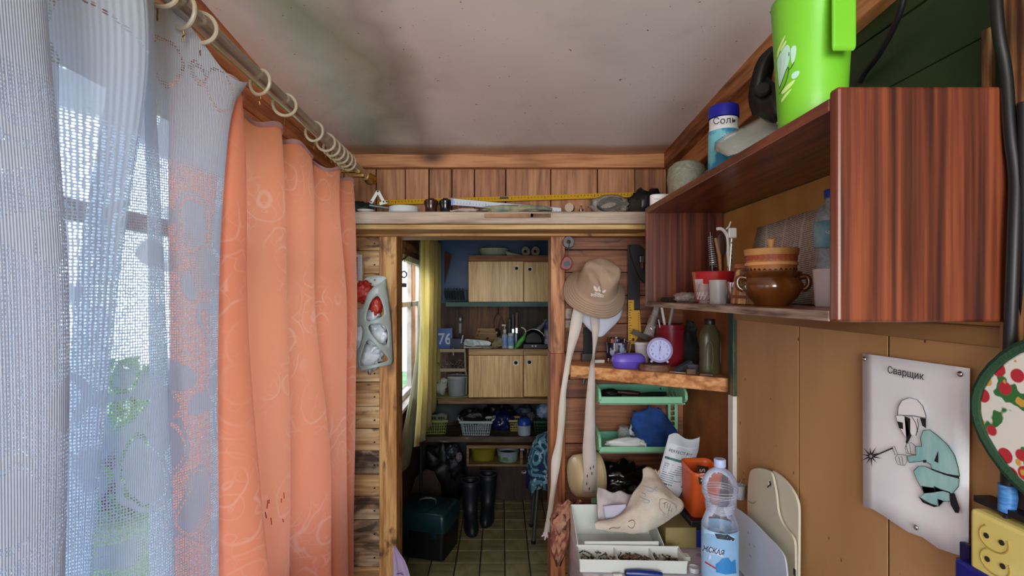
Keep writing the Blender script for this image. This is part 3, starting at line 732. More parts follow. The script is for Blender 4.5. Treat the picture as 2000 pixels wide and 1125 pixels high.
cols = [
 C(*[(-.60, .925)] * 6),
 C((-.505, .935), (-.503, .935), (-.500, .935), (-.495, .935), (-.492, .93), (-.492, .93)),
 C((-.500, .985), (-.492, .985), (-.487, .985), (-.462, .99), (-.440, 1.01), (-.438, 1.04)),
 C((-.56, 1.02), (-.560, 1.02), (-.565, 1.03), (-.53, 1.05), (-.50, 1.07), (-.50, 1.09)),
 C((-.545, 1.10), (-.530, 1.10), (-.520, 1.12), (-.500, 1.12), (-.485, 1.13), (-.485, 1.14)),
 C((-.51, 1.19), (-.502, 1.19), (-.500, 1.20), (-.495, 1.20), (-.500, 1.205), (-.498, 1.21)),
 C((-.56, 1.23), (-.56, 1.23), (-.56, 1.24), (-.555, 1.24), (-.55, 1.24), (-.55, 1.25)),
 C((-.515, 1.30), (-.51, 1.31), (-.520, 1.33), (-.500, 1.31), (-.505, 1.32), (-.505, 1.33)),
 C((-.505, 1.37), (-.50, 1.38), (-.505, 1.39), (-.47, 1.40), (-.465, 1.40), (-.46, 1.41)),
 C((-.55, 1.41), (-.555, 1.42), (-.56, 1.43), (-.55, 1.44), (-.53, 1.45), (-.53, 1.45)),
 C((-.50, 1.49), (-.505, 1.50), (-.500, 1.50), (-.500, 1.51), (-.48, 1.50), (-.475, 1.50)),
 C((-.49, 1.545), (-.495, 1.56), (-.475, 1.58), (-.48, 1.60), (-.478, 1.60), (-.48, 1.60)),
 C((-.54, 1.58), (-.54, 1.60), (-.54, 1.62), (-.54, 1.64), (-.53, 1.64), (-.53, 1.64)),
 C((-.505, 1.63), (-.50, 1.64), (-.480, 1.67), (-.49, 1.69), (-.495, 1.69), (-.50, 1.69)),
 C((-.488, 1.68), (-.486, 1.70), (-.492, 1.74), (-.50, 1.75), (-.503, 1.75), (-.508, 1.75)),
 C((-.525, 1.71), (-.53, 1.74), (-.54, 1.77), (-.54, 1.78), (-.54, 1.78), (-.54, 1.78)),
]
def otop(y, u): return .0 - (y - .8) * .036 + .010 * math.cos((y - 1.055) * 2 * math.pi / .12) 
pts, uvs = drape(cols, zs, 8, 10, .006, 2, otop)
oc = thing('curtain', 'peach orange jacquard curtain hanging in folds from the metallic rod', 'curtain', (-.5, 1.25, H - 1.2))
MB().sheet(pts, uvs).build('cloth', m_orange, oc, smooth='all', world=True)
# lilac gathering tape along its top
hp = [[(x + .004, y, z) for x, y, z in pts[j]] for j in (0, 1, 2)]
tp_ = [hp[0], [tuple((a + c_) / 2 for a, c_ in zip(p, q)) for p, q in zip(hp[0], hp[1])], hp[1]]
m_tape = M('#CDB0AC', .7, hex2='#B898A0', sc=40, transl=.5, bump=.3, stretch=(1, 1, .2))
MB().sheet([[(x, y, z + .004) for x, y, z in tp_[0]], tp_[1], [(x, y, z) for x, y, z in tp_[2]]]).build('heading_tape', m_tape, oc, smooth='all', world=True)
rs_ = random.Random(4)
g = MB()
for i in range(7):
    y, z = 1.03 + rs_.uniform(0, .05), Z_(965, 1.05) - rs_.uniform(0, .075)
    x = -.482 + (y - 1.03) * .5
    g.tube([(x + .004, y, z), (x + .004, y + rs_.uniform(-.006, .006), z - rs_.uniform(.006, .016))], .0011, 5)
g.build('brown_stain', M('#A8452C', .8), oc, world=True, kind='stuff')

# ---- white lace
m, N, L, b, UV = uvnodes('white_lace'); nz, mth, mp, vor, step, mixc = kit(N, L, UV)
# net of small holes
net = step(vor(1, mp((290, 250, 1)), .25), .37, .30)
# solid motifs: petals and leaves, each with a line of eyelets round it
wv = N.new('ShaderNodeVectorMath'); wn_ = N.new('ShaderNodeTexNoise'); wn_.inputs['Scale'].default_value = 7; L.new(UV, wn_.inputs[0])
wv.operation = 'MULTIPLY_ADD'; wv.inputs[1].default_value = (.10, .10, 0); L.new(wn_.outputs['Color'], wv.inputs[0]); L.new(UV, wv.inputs[2])
A_ = vor(1, mp((13, 8.5, 1), rot=.5, v=wv.outputs[0])); B_ = vor(1, mp((10, 17, 1), (3, 1, 0), rot=-.6, v=wv.outputs[0]))
zone = step(nz(4.2, 2), .44, .50)
mo = mth('MULTIPLY', mth('MAXIMUM', step(A_, .46, .44), step(B_, .34, .32)), zone)
sz = N.new('ShaderNodeSeparateXYZ'); L.new(UV, sz.inputs[0]); vv = sz.outputs['Y']
head = step(vv, H + .20, H + .215)                # dense border at the top of the panel
band = mth('MULTIPLY', step(vv, H + .235, H + .24), step(vv, H + .262, H + .257))
outl = mth('MULTIPLY', step(mth('ABSOLUTE', mth('SUBTRACT', A_, .36)), .03, .02), step(vor(1, mp((290, 250, 1)), .25), .37, .30))
solid = mth('MAXIMUM', mth('MAXIMUM', mo, step(nz(7, 1), .60, .62)), mth('MULTIPLY', head, .97))
holes = mth('MULTIPLY', net, mth('SUBTRACT', 1, mth('MULTIPLY', solid, 1)))
holes = mth('MAXIMUM', holes, mth('MULTIPLY', mth('MULTIPLY', outl, mth('SUBTRACT', 1, band)), .95))
holes = mth('ADD', mth('MULTIPLY', holes, .84), .05)
rib = mth('SINE', mth('MULTIPLY', sz.outputs['X'], 2600))
col = mixc(mth('MULTIPLY', mth('ADD', mth('MULTIPLY', rib, .5), .5), .35), lin('#DCE4F0'), lin('#B4C0D4'))
L.new(col, b.inputs['Base Color']); b.inputs['Roughness'].default_value = .7
bp = N.new('ShaderNodeBump'); bp.inputs['Strength'].default_value = .3; bp.inputs['Distance'].default_value = .001; L.new(rib, bp.inputs['Height']); L.new(bp.outputs[0], b.inputs['Normal'])
tr = N.new('ShaderNodeBsdfTranslucent'); tr.inputs[0].default_value = lin('#B4C2DC'); mx = N.new('ShaderNodeMixShader'); mx.inputs[0].default_value = .28
L.new(b.outputs[0], mx.inputs[1]); L.new(tr.outputs[0], mx.inputs[2])
tp = N.new('ShaderNodeBsdfTransparent'); m2 = N.new('ShaderNodeMixShader'); L.new(holes, m2.inputs[0]); L.new(mx.outputs[0], m2.inputs[1]); L.new(tp.outputs[0], m2.inputs[2])
L.new(m2.outputs[0], N['Material Output'].inputs[0]); m_lace = m
zs = [H + .43, H + .28, H - .0, H - .40, H - .85, H - 1.2]
cols = [
 C(*[(-.50, .20)] * 6),
 C((-.44, .30), (-.43, .30), (-.42, .30), (-.42, .30), (-.42, .30), (-.42, .30)),
 C((-.47, .36), (-.46, .37), (-.45, .38), (-.44, .38), (-.44, .38), (-.44, .38)),
 C((-.455, .50), (-.445, .50), (-.426, .50), (-.430, .50), (-.435, .50), (-.435, .50)),
 C((-.50, .51), (-.49, .51), (-.475, .51), (-.475, .51), (-.475, .51), (-.475, .51)),
 C(*[(-.495, .42)] * 6),
 C(*[(-.515, .36)] * 6),
 C(*[(-.535, .42)] * 6),
 C((-.545, .53), (-.545, .53), (-.54, .53), (-.54, .53), (-.54, .53), (-.54, .53)),
 C((-.52, .58), (-.50, .58), (-.50, .59), (-.50, .59), (-.50, .58), (-.50, .58)),
 C((-.470, .67), (-.468, .68), (-.472, .63), (-.485, .60), (-.497, .575), (-.50, .57)),
 C((-.535, .70), (-.545, .71), (-.55, .66), (-.55, .63), (-.55, .60), (-.55, .60)),
 C((-.51, .715), (-.52, .72), (-.50, .68), (-.49, .67), (-.49, .67), (-.49, .67)),
 C((-.500, .735), (-.50, .74), (-.485, .74), (-.470, .74), (-.460, .74), (-.455, .74)),
 C((-.525, .76), (-.535, .77), (-.53, .77), (-.53, .77), (-.53, .77), (-.53, .77)),
 C((-.500, .82), (-.510, .83), (-.505, .83), (-.500, .83), (-.50, .83), (-.50, .83)),
 C((-.480, .92), (-.492, .915), (-.497, .90), (-.499, .90), (-.499, .895), (-.500, .895)),
 C((-.475, .96), (-.525, .94), (-.53, .93), (-.53, .93), (-.53, .92), (-.53, .92)),
]
def ltop(y, u):
    return .02 if y < .72 else (.0 + .022 * math.cos((y - .79) * 2 * math.pi / .24)) - (y - .8) * .1 - .01
pts, uvs = drape(cols, zs, 9, 12, .004, 9, ltop)
lc = thing('lace_curtain', 'white floral lace curtain in loose folds across the large window', 'curtain', (-.48, .6, H - 1.2))
MB().sheet(pts, uvs).build('cloth', m_lace, lc, smooth='all', world=True)
# ================================================================ WALL CABINET AND RIGHT WALL
w_mah = wood('#32120A', '#5E2A18', '#7E4024', 'Z', sc=1.3, contrast=1.0, rough=.4, coat=.25, el=.022)
w_mahY = wood('#4A1E10', '#6E321C', '#8A4628', 'Y', sc=1.2, rough=.4, coat=.4)
w_greyY = wood('#4E3A30', '#8A7464', '#A89484', 'Y', sc=1.6, rough=.7)
CT, CB = H + .281, H - .0235      # cabinet's top face and inner bottom face
cab = thing('wall_cabinet', 'glossy mahogany open-front wall cabinet on the right wall', 'cabinet', (.595, 1.2, H - .039))
def cp(mb, n, mat, **k): return mb.build(n, mat, cab, world=True, **k)
cp(MB().box(.470, .7185, .715, .735, H - .039, H + .291), 'end_panel', w_mah, bevel=.004)
cp(MB().box(.470, .7185, 1.655, 1.673, H - .039, CT), 'end_panel', w_mah, bevel=.002)
cp(MB().box(.470, .7185, .7352, 1.6548, CT - .018, CT), 'top_board', w_mahY, bevel=.0015)
cp(MB().box(.472, .7185, .7352, 1.6548, H - .038, CB), 'bottom_board', w_mahY, bevel=.0015)
cp(MB().box(.4695, .4719, .7352, 1.6548, H - .0385, CB - .0004), 'edge_strip', w_greyY)
m_white = M('#DDDCD6', .45); m_black = M('#101012', .45); m_steel = M('#A8A8AA', .25, .9); m_chrome = M('#C8C8CC', .12, 1.0)
m_clear = film('#E8EEF0', .10, .08); m_glassy = M('#F4F8F8', .06, trans=1.0, ior=1.35)
def one(mb, name, mat, label, cat, group=None, **k): return mb.build(name, mat, None, label=label, cat=cat, group=group, **k)

# --- on top of the cabinet
jx, jy = .524, .865
jug = thing('jug', 'large lime green plastic jug standing on the cabinet', 'jug', (jx, jy, CT + .0005))
m_lime = M('#6FBE2A', .38, hex2='#79C632', sc=5)
def jr(h): return .0485 + .0115 * h / .215
n = 40; rows = []
for h in (0, .006, .05, .1, .15, .19, .205, .215):
    row = []
    for i in range(n + 1):
        a = 2 * math.pi * i / n; r = jr(h) * (1 if h > .003 else .94)
        sp_ = max(0, math.cos(a - R(250))) ** 6 * max(0, (h - .14) / .075)
        row.append((math.cos(a) * r * (1 + .12 * sp_), math.sin(a) * r * (1 + .12 * sp_), h - .014 * sp_ * 1.2))
    rows.append(row)
mb = MB(); mb.sheet(rows); mb.lathe([(0, .001), (.046, .001), (.046, .004), (0, .004)], n=40)
mb.build('body', m_lime, jug, smooth=True, solid=.0022)
hd = MB()
pf = [(-.052, .218), (-.068, .225), (-.081, .215), (-.085, .19), (-.085, .097), (-.080, .090), (-.0785, .100), (-.078, .18), (-.074, .208), (-.064, .214), (-.05, .208)]
hd.prism([(y, z) for y, z in pf], .036, T=Matrix(((0, 0, 1, -.018), (1, 0, 0, 0), (0, 1, 0, 0), (0, 0, 0, 1))))
hd.build('handle', m_lime, jug, bevel=.004)
MB().tube([((jr(.215) + .001) * math.cos(a * math.pi / 30), (jr(.215) + .001) * math.sin(a * math.pi / 30), .215) for a in range(-28, 26)], .0022, 6).build('rim', m_lime, jug, smooth=True)
# printed flower on the jug's left side; points are pixels of the photograph laid on the body
def onjug(poly, off=.0006):
    out = []
    for px, py in poly:
        z = (CY - py) * (jy - .04) / F + H - CT; r = jr(z) + off
        d = Vector(((px - CX) / F, 1, 0)); o_ = Vector((-jx, -jy, 0))
        a_, b_, c_ = d.dot(d), 2 * d.dot(o_), o_.dot(o_) - r * r
        q = b_ * b_ - 4 * a_ * c_
        t_ = (-b_ - math.sqrt(q)) / (2 * a_) if q > 0 else -b_ / (2 * a_)
        v = o_ + d * t_; out.append((v.x, v.y, z))
    return out
def decal(polys, name, mat, parent, fn, off=.0006):
    mb = MB()
    for p in polys:
        bm = bmesh.new(); vs = [bm.verts.new((a, b_, 0)) for a, b_ in p]; bm.faces.new(vs)
        bmesh.ops.triangulate(bm, faces=bm.faces[:]); bmesh.ops.subdivide_edges(bm, edges=bm.edges[:], cuts=2, use_grid_fill=True); bm.verts.index_update()
        mb.add(fn([(v.co.x, v.co.y) for v in bm.verts], off), [tuple(v.index for v in f.verts) for f in bm.faces]); bm.free()
    return mb.build(name, mat, parent)
def zj(pts): return [(1500 + u / 5.115, 30 + v / 5.115) for u, v in pts]
decal([zj(arcs([(88, 330), (120, 290), (190, 225), (225, 290), (212, 420), (190, 470), (150, 560), (112, 640), (100, 500)])),
       zj(arcs([(222, 300), (255, 270), (290, 300), (268, 430), (240, 470), (228, 400)])),
       zj(arcs([(225, 560), (270, 535), (322, 545), (300, 600), (245, 615)]))], 'flower_print', M('#B4DCC8', .4), jug, onjug, .0018)
decal([zj(arcs([(84, 300), (90, 240), (130, 180), (178, 122), (165, 170), (120, 250), (100, 310)])), zj(arcs([(118, 260), (150, 210), (190, 185), (175, 235), (130, 275)])),
       zj(arcs([(120, 690), (190, 640), (285, 610), (240, 670), (150, 720)])), zj(arcs([(128, 760), (190, 710), (250, 690), (200, 740), (130, 800)]))], 'petal_print', M('#C8E68C', .4), jug, onjug, .0021)
g = MB()
for ln in ([(112, 640), (150, 560), (190, 470), (205, 470), (210, 500), (190, 590), (150, 660), (108, 690)], [(205, 500), (232, 490), (262, 440)], [(208, 360), (210, 325)]):
    g.tube(chaikin([Vector(p) for p in onjug(zj(ln), .0023)], 1), .0005, 5)
g.build('print_outline', M('#1C2C20', .5), jug, kind='stuff')

jar = thing('jar', 'tall jar with royal blue cap and light blue label on the cabinet', 'jar', (.545, 1.255, CT + .0005))
MB().lathe([(0, 0), (.033, 0), (.035, .004), (.035, .118), (.033, .124), (.033, .146), (0, .146)], n=32).build('body', M('#E4E6E8', .4), jar, smooth=True)
MB().lathe([(.0354, .012), (.0356, .012), (.0356, .116), (.0354, .116)], n=32).build('label', M('#2E86B4', .4, hex2='#74C4D0', sc=22, lo=.42, hi=.5), jar, smooth=True)
MB().lathe([(.0335, .148), (.0355, .148), (.0355, .172), (.034, .177), (0, .178)], n=32).build('cap', M('#161E96', .35), jar, smooth=True)
text('Соль', .022, TR((-.012, -.0338, .133), 90, 0, -14), m_black, jar)
g = MB()
for a in range(0, 360, 24):
    g.box(-.0012, .0012, -.0005, .0005, .008, .018, T=TR((-.004, -.0358, .085), 0, a, -6))
g.build('label_print', M('#D8E8F0', .5), jar, kind='stuff')

# face shield: black headgear with a clear visor lying forward
fs = thing('face_shield', 'black face shield with clear visor lying beside the green jug', 'face shield', (.54, 1.1, CT + .0005))
def F_(px, py, Y): return P(px, py, Y) - Vector((.54, 1.1, CT + .0005))
rows = []
for (ax, ay), (bx, by) in (((1396, 292), (1444, 318)), ((1397, 278), (1440, 322)), ((1420, 262), (1452, 312)), ((1446, 250), (1480, 296)), ((1476, 234), (1506, 272)), ((1498, 219), (1522, 250))):
    rows.append([])
    for k in range(7):
        t_ = k / 6; q = F_(ax + (bx - ax) * t_, ay + (by - ay) * t_, 1.16 - .14 * t_ - .03 * math.sin(math.pi * t_))
        q.z = max(q.z, .001); rows[-1].append(q)
MB().sheet(rows).build('visor', film('#E2ECE4', .22, .06, 1, 1), fs, smooth='all', solid=.002)
g = MB()
cpt = [F_(*p) for p in ((1518, 95, 1.02), (1495, 118, 1.03), (1484, 160, 1.04), (1480, 200, 1.05), (1492, 228, 1.05))]
cpt = chaikin(cpt, 2)
rw = [[p + Vector((-.013 - .012 * i / len(cpt), 0, .003)), p + Vector((-.004, -.012, 0)), p + Vector((.012 + .02 * i / len(cpt), 0, -.004))] for i, p in enumerate(cpt)]
g.sheet(rw); g.build('headband', m_black, fs, smooth='all', solid=.003)
MB().lathe([(0, 0), (.012, 0), (.016, .006), (.016, .016), (.012, .02), (0, .02)], F_(1490, 182, 1.03), (-.5, -1, .2), 8).build('knob', M('#1A1A1C', .4), fs, smooth=True)
g = MB().sheet([[F_(1470, 190, 1.04), F_(1500, 150, 1.02), F_(1522, 170, 1.0)], [F_(1478, 225, 1.04), F_(1505, 205, 1.01), F_(1523, 215, 1.0)], [F_(1500, 238, 1.04), F_(1513, 240, 1.02), F_(1523, 242, 1.0)]])
g.build('shell', M('#1B1B1D', .35), fs, smooth='all', solid=.004)
MB().blob(F_(1520, 240, .99), .0035, 0).build('rivet', m_chrome, fs, smooth='all')

bl = thing('bowl', 'shallow black bowl tipped on its side on the cabinet', 'bowl', (.545, 1.34, CT + .03), (-18, -28, 10))
MB().lathe([(0, -.022), (.03, -.020), (.046, -.008), (.052, .004), (.055, .004), (.054, 0), (.048, -.012), (.032, -.024), (0, -.026)], n=36).build('body', M('#0E1014', .3, hex2='#1C3450', sc=6), bl, smooth=True)
pj = thing('plastic_jar', 'crumpled clear plastic tub with scraps inside at the cabinet corner', 'tub', (.55, 1.52, CT + .0005))
MB().lathe([(0, .001), (.036, .001), (.050, .02), (.056, .06), (.05, .095), (.036, .108)], n=28, sq=(1, 1)).build('body', film('#C8CCB8', .22, .12), pj, smooth=True, solid=.001)
for k, (a, z_, c_) in enumerate(((20, .02, '#D8D8CC'), (110, .03, '#8FA49A'), (200, .022, '#C0B890'), (290, .035, '#606A60'))):
    MB().box(-.018, .018, -.001, .001, -.02, .03, T=TR((.016 * math.cos(R(a)), .016 * math.sin(R(a)), z_), 8 * k, 20, a)).build('scrap', M(c_, .5), pj)
sd = thing('soap_tray', 'small white plastic tray on the far end of the cabinet', 'tray', (.512, 1.632, CT + .0005))
MB().prism(arcs([(-.038, -.02), (.038, -.02), (.038, .02), (-.038, .02)]), .036).build('body', M('#E4E4E2', .4), sd, bevel=.004)
MB().box(-.03, .03, -.0212, -.0202, .018, .0195).build('rim_line', M('#C4C4C4', .5), sd)

# dark cap and coiled flex behind the jug
bp_ = thing('crumpled_hat', 'crumpled black hat behind the lime green jug', 'hat', (.665, .97, CT + .0005))
MB().blob((0, 0, .045), (.042, .06, .048), .22, 3).build('crown', M('#0B0B0D', .6), bp_, smooth='all')
MB().lathe([(0, 0), (.055, .0), (.05, .004), (0, .01)], (-.01, -.05, .005), n=20, sq=(.8, 1)).build('peak', M('#101014', .5), bp_, smooth=True)
def cable(name, pts, r, mat, label):
    mb = MB(); mb.tube(chaikin([Vector(p) for p in pts], 2), r, 10)
    return one(mb, name, mat, label, 'cable', smooth=True)
cable('cable', [P(1772, -40, .86), P(1760, 20, .88), P(1742, 62, .91), P(1715, 110, .95), P(1690, 140, 1.0), P(1680, 160, 1.02)], .0055, m_black, 'thin black cable dropping behind the lime green jug')
cable('cable', [P(1944, -60, .715), P(1948, 60, .712), P(1966, 140, .712), P(1972, 260, .706), P(1984, 340, .704), P(1982, 420, .7), P(1977, 560, .7), P(1971, 700, .708), P(1968, 820, .7), P(1968, 962, .705)], .0075, m_black, 'thick black cable running down past the cabinet end')
cable('cable', [P(2000, 200, .695), P(2003, 420, .695), P(2001, 560, .698), P(2004, 700, .70), P(2008, 800, .69), P(2004, 900, .69), P(2014, 960, .69)], .0072, M('#16161A', .4), 'second black cable beside the rough brown post')
bt = thing('tape_wrap', 'blue insulating tape wound round the cable end', 'tape', P(1968, 1000, .705))
g = MB(); pz = [P(1967, 946, .705) - bt.location, P(1969, 970, .705) - bt.location, P(1966, 1000, .705) - bt.location]
g.tube(pz, [.0098, .0105, .0095], 14).build('tape', M('#2C5C9C', .35, hex2='#4A88C0', sc=70, stretch=(1, 1, 3)), bt, smooth=True)
for q, dx in ((0, -.004), (1, .004)):
    MB().tube([pz[2], pz[2] + Vector((dx, 0, -.02))], .003, 6).build('wire', m_black, bt)
# socket block
so = thing('power_socket', 'yellowed double wall socket block below the potholder', 'socket', (.68, .68, H - .36))
SX, SY0, SY1 = .678, .742, .60
def sp3(px, py, dx=0): Y = (SX + dx) * F / (px - CX); return Vector((SX + dx, Y, Z_(py, Y)))
MB().box(SX, .712, SY1, SY0, Z_(1140, SY0), Z_(990, SY0)).build('body', M('#CDBB62', .4, hex2='#D8CC84', sc=6), so, world=True, bevel=.006)
MB().box(.69, .715, SY1 - .01, SY0 + .006, Z_(982, SY0), Z_(970, SY0)).build('top_gasket', m_black, so, world=True)
for k, (pa, pb) in enumerate((((1927, 1046), (1957, 1060)), ((1929, 1092), (1959, 1106)))):
    a, b_ = sp3(*pa), sp3(*pb); c_ = (a + b_) / 2
    MB().tube([c_ + Vector((0, .021 * math.cos(t_ * math.pi / 16), .017 * math.sin(t_ * math.pi / 16))) for t_ in range(14, 38)], .0013, 6).build('recess_rim', M('#A08A3A', .5), so, world=True, smooth=True)
    for q in (a, b_): MB().lathe([(0, -.0012), (.0037, -.0012), (.0037, 0)], q, (1, 0, 0), 12).build('pin_hole', M('#241C10', .9), so, world=True)
bc = thing('clip', 'dark blue plastic clip on the wall under the poster', 'clip', P(1880, 1125, .75))
MB().box(.672, .715, .70, .76, Z_(1180, .75), Z_(1096, .75)).build('body', M('#15156E', .3), bc, world=True, bevel=.004)
MB().box(.690, .70, .755, .772, Z_(1120, .76), Z_(1064, .76)).box(.688, .702, .758, .776, Z_(1108, .76), Z_(1098, .76)).build('jaw', M('#101044', .35), bc, world=True, bevel=.002)
# potholder: quilted, green binding, strawberry print
ph = thing('potholder', 'strawberry print potholder with dark green binding hanging by the socket', 'potholder', (.682, .636, H - .160), (0, 0, 0))
cq = arcs([(-.135, 0), (0, .135), (.135, 0), (0, -.135)], n=3)
TM = Matrix(((0, 0, 1, 0), (1, 0, 0, 0), (0, 1, 0, 0), (0, 0, 0, 1)))
m, N, L, b = newmat('strawberry_print'); t = N.new('ShaderNodeTexCoord'); nz, mth, mp, vor, step, mixc = kit(N, L, t.outputs['Object'])
c = mixc(step(nz(26, 2), .56, .58), lin('#DAD8CC'), lin('#2C6A30')); c = mixc(step(vor(26), .30, .27), c, lin('#B02430')); c = mixc(step(nz(40, 1), .67, .69), c, lin('#C89A3C'))
L.new(c, b.inputs['Base Color']); b.inputs['Roughness'].default_value = .85
MB().prism([(a * .93, c_ * .93) for a, c_ in cq], .010, T=TM).build('quilt', m, ph, bevel=.003)
MB().tube([(.005, a, c_) for a, c_ in cq], .009, 8, True).build('binding', M('#1E4028', .85, bump=.3, bsc=300), ph, smooth=True)

# ---- poster of a welder
PX = .709
po = thing('poster', 'white paper poster of a crouching welder pinned to the ochre boards', 'poster', (PX, .9, H - .26))
def pz_(u, v, dx=0):       # u, v in the 2.2286x enlargement of the poster region
    px, py = 1580 + u / 2.2286, 620 + v / 2.2286
    Y = PX * F / (px - CX); return Vector((PX - dx, Y, Z_(py, Y)))
rows = []
left = [(230, 156), (226, 400), (230, 650), (237, 824)]; right = [(700, 222), (698, 500), (696, 800), (694, 1058)]
def lerp(a, b_, t_): return tuple(x + (y - x) * t_ for x, y in zip(a, b_))
TLp, TRp, BRp, BLp = pz_(232, 156), pz_(700, 222), pz_(694, 1045), pz_(236, 822)
botz = [0, 0, -.004, -.012, -.020, -.024, -.018, -.008, 0]
for j in range(9):
    rw = []
    for i in range(9):
        u, v = i / 8, j / 8
        q = TLp.lerp(TRp, u).lerp(BLp.lerp(BRp, u), v)
        q.z -= botz[i] * 0 ; q.x = PX - .004 * math.sin(u * 6) * v ** 2 * math.sin(math.pi * u) - .0015 * v * math.sin(u * 3.1)
        if j == 8: q.z += [0, .004, .003, -.001, -.006, -.004, -.010, -.006, 0][i]
        rw.append(q)
    rows.append(rw)
MB().sheet(rows).build('paper', M('#F0F1F2', .7, hex2='#E6E9EC', sc=6), po, smooth='all', world=True, solid=.0006, offset=-1)
def wp(polys, name, mat, off):
    def fn(pts, o_): return [pz_(u, v, o_) for u, v in pts]
    o = decal(polys, name, mat, None, fn, off)
    o.parent = po
    me = o.data; loc = o.location.copy() - po.location; o.location = (0, 0, 0); me.transform(Matrix.Translation(loc)); return o
_ob = MB.build
m_ink = M('#14141A', .6); m_tealp = M('#86BEBC', .7, hex2='#A6D0CC', sc=60, stretch=(1, 1, .3)); m_pap = M('#F2F3F4', .7)
BODY = [(512, 492), (540, 488), (575, 515), (620, 555), (650, 600), (665, 650), (672, 690), (640, 690), (550, 660), (545, 640), (520, 625), (450, 632), (440, 605), (480, 598), (478, 560), (505, 562), (500, 525)]
LEG1 = [(470, 668), (490, 648), (520, 648), (560, 668), (620, 688), (670, 700), (668, 735), (640, 768), (600, 755), (560, 735), (565, 760), (515, 765), (500, 735), (480, 700)]
LEG2 = [(505, 735), (575, 745), (628, 760), (630, 800), (600, 800), (575, 790), (580, 822), (540, 810), (495, 782), (515, 768)]
wp([BODY, LEG1, LEG2], 'printed_overalls', m_tealp, .0050)
HELM = [(400, 425), (402, 390), (418, 362), (450, 350), (485, 358), (510, 385), (524, 425), (524, 438), (470, 428), (430, 426)]
FACE = [(440, 436), (470, 432), (495, 440), (492, 470), (480, 515), (455, 510)]
SHIELD = [(390, 428), (412, 424), (432, 430), (444, 460), (452, 505), (438, 528), (420, 500), (402, 465)]
wp([HELM, FACE, SHIELD], 'printed_head', m_pap, .0052)
wp([[(398, 452), (422, 458), (424, 486), (406, 482)], [(430, 430), (455, 440), (455, 500), (460, 515), (444, 548), (434, 545), (438, 528), (452, 505), (444, 460)],
    [(498, 436), (524, 440), (524, 482), (508, 472)], [(492, 780), (520, 800), (576, 822), (560, 826), (510, 806)], [(628, 765), (650, 765), (672, 830), (668, 852), (652, 850), (632, 815)],
    [(545, 655), (600, 678), (672, 690), (668, 702), (600, 684)], [(560, 625), (578, 580), (578, 634)], [(510, 622), (526, 620), (524, 632), (512, 632)]], 'printed_ink', m_ink, .0056)['kind'] = 'stuff'
lines = [HELM + [HELM[0]], SHIELD + [SHIELD[0]], BODY + [BODY[0]], LEG1 + [LEG1[0]], LEG2 + [LEG2[0]], [(440, 545), (432, 570), (438, 590), (478, 600)], [(440, 550), (460, 545), (478, 560)],
         [(398, 598), (388, 612), (400, 640), (430, 645), (442, 625), (440, 600), (398, 596)], [(374, 566), (386, 560), (400, 596)], [(376, 570), (390, 600)], [(300, 603), (378, 570)], [(300, 599), (376, 567)],
         [(486, 440), (492, 470), (480, 515)], [(462, 432), (480, 460), (488, 500)], [(404, 606), (412, 640)], [(418, 604), (424, 642)], [(436, 556), (446, 590)], [(452, 552), (458, 594)]]
g = MB()
for ln in lines: g.tube([pz_(u, v, .0056) for u, v in ln], .0004, 4)
g.tube([pz_(298, 603, .0056), pz_(378, 569, .0056)], .001, 4)
g.build('printed_outline', m_ink, po, world=True, kind='stuff')
sp_polys = []
for ang in range(0, 360, 36):
    c0 = (282, 604); a = R(ang + 12); l = 40 if ang % 72 else 50
    sp_polys.append([(c0[0] + 8 * math.cos(a - .5), c0[1] + 8 * math.sin(a - .5)), (c0[0] + l * math.cos(a), c0[1] + l * math.sin(a)), (c0[0] + 8 * math.cos(a + .5), c0[1] + 8 * math.sin(a + .5))])
wp(sp_polys, 'printed_spark', m_ink, .0055)['kind'] = 'stuff'
TMT = Matrix(((0, 0, -1, 0), (-1, 0, 0, 0), (0, 1, 0, 0), (0, 0, 0, 1)))     # text facing -X, reading towards the camera
tq = pz_(430, 243, .0052) - po.location
text('Сварщик', .0175, Matrix.Translation(tq) @ TMT, M('#30303A', .6), po, depth=.0002, sx=1.05)
for u, v in ((252, 181), (672, 247), (478, 914)):
    MB().blob(pz_(u, v, .005), (.003, .0048, .0048), 0, n=12, m=6).build('thumb_tack', m_chrome, po, world=True, smooth='all')

# --- inside the cabinet
def cabz(): return CB + .0005
pot = thing('clay_pot', 'round brown glazed clay pot with two loop handles', 'pot', (.553, 1.045, cabz()))
m_glaze = M('#44240C', .16, hex2='#6E3E18', sc=9, coat=.6)
MB().lathe([(0, 0), (.030, 0), (.032, .003), (.046, .018), (.0555, .034), (.056, .044), (.050, .054), (.048, .057), (.052, .062), (.0545, .068), (.051, .069), (.048, .064), (.046, .058), (.05, .046), (.03, .01), (0, .008)], n=40).build('body', m_glaze, pot, smooth=True)
for s_ in (-1, 1):
    MB().tube(chaikin([Vector((s_ * .048, 0, .057)), Vector((s_ * .062, 0, .060)), Vector((s_ * .066, 0, .048)), Vector((s_ * .062, 0, .036)), Vector((s_ * .053, 0, .032))], 2), .0055, 10, T=Matrix.Rotation(R(-25), 4, 'Z')).build('handle', m_glaze, pot, smooth=True)
bx = thing('bark_box', 'small round birch bark box with wooden knob on top of the brown pot', 'box', (.556, 1.055, cabz() + .0702))
m_bark = M('#A86A34', .6, hex2='#8A4E26', sc=20, bump=.3)
MB().lathe([(0, 0), (.047, 0), (.047, .032), (0, .032)], n=40).build('body', m_bark, bx, smooth=True)
MB().lathe([(.0472, .012), (.0492, .012), (.0492, .018), (.0472, .018)], n=40).build('band', M('#C08A50', .6), bx, smooth=True)
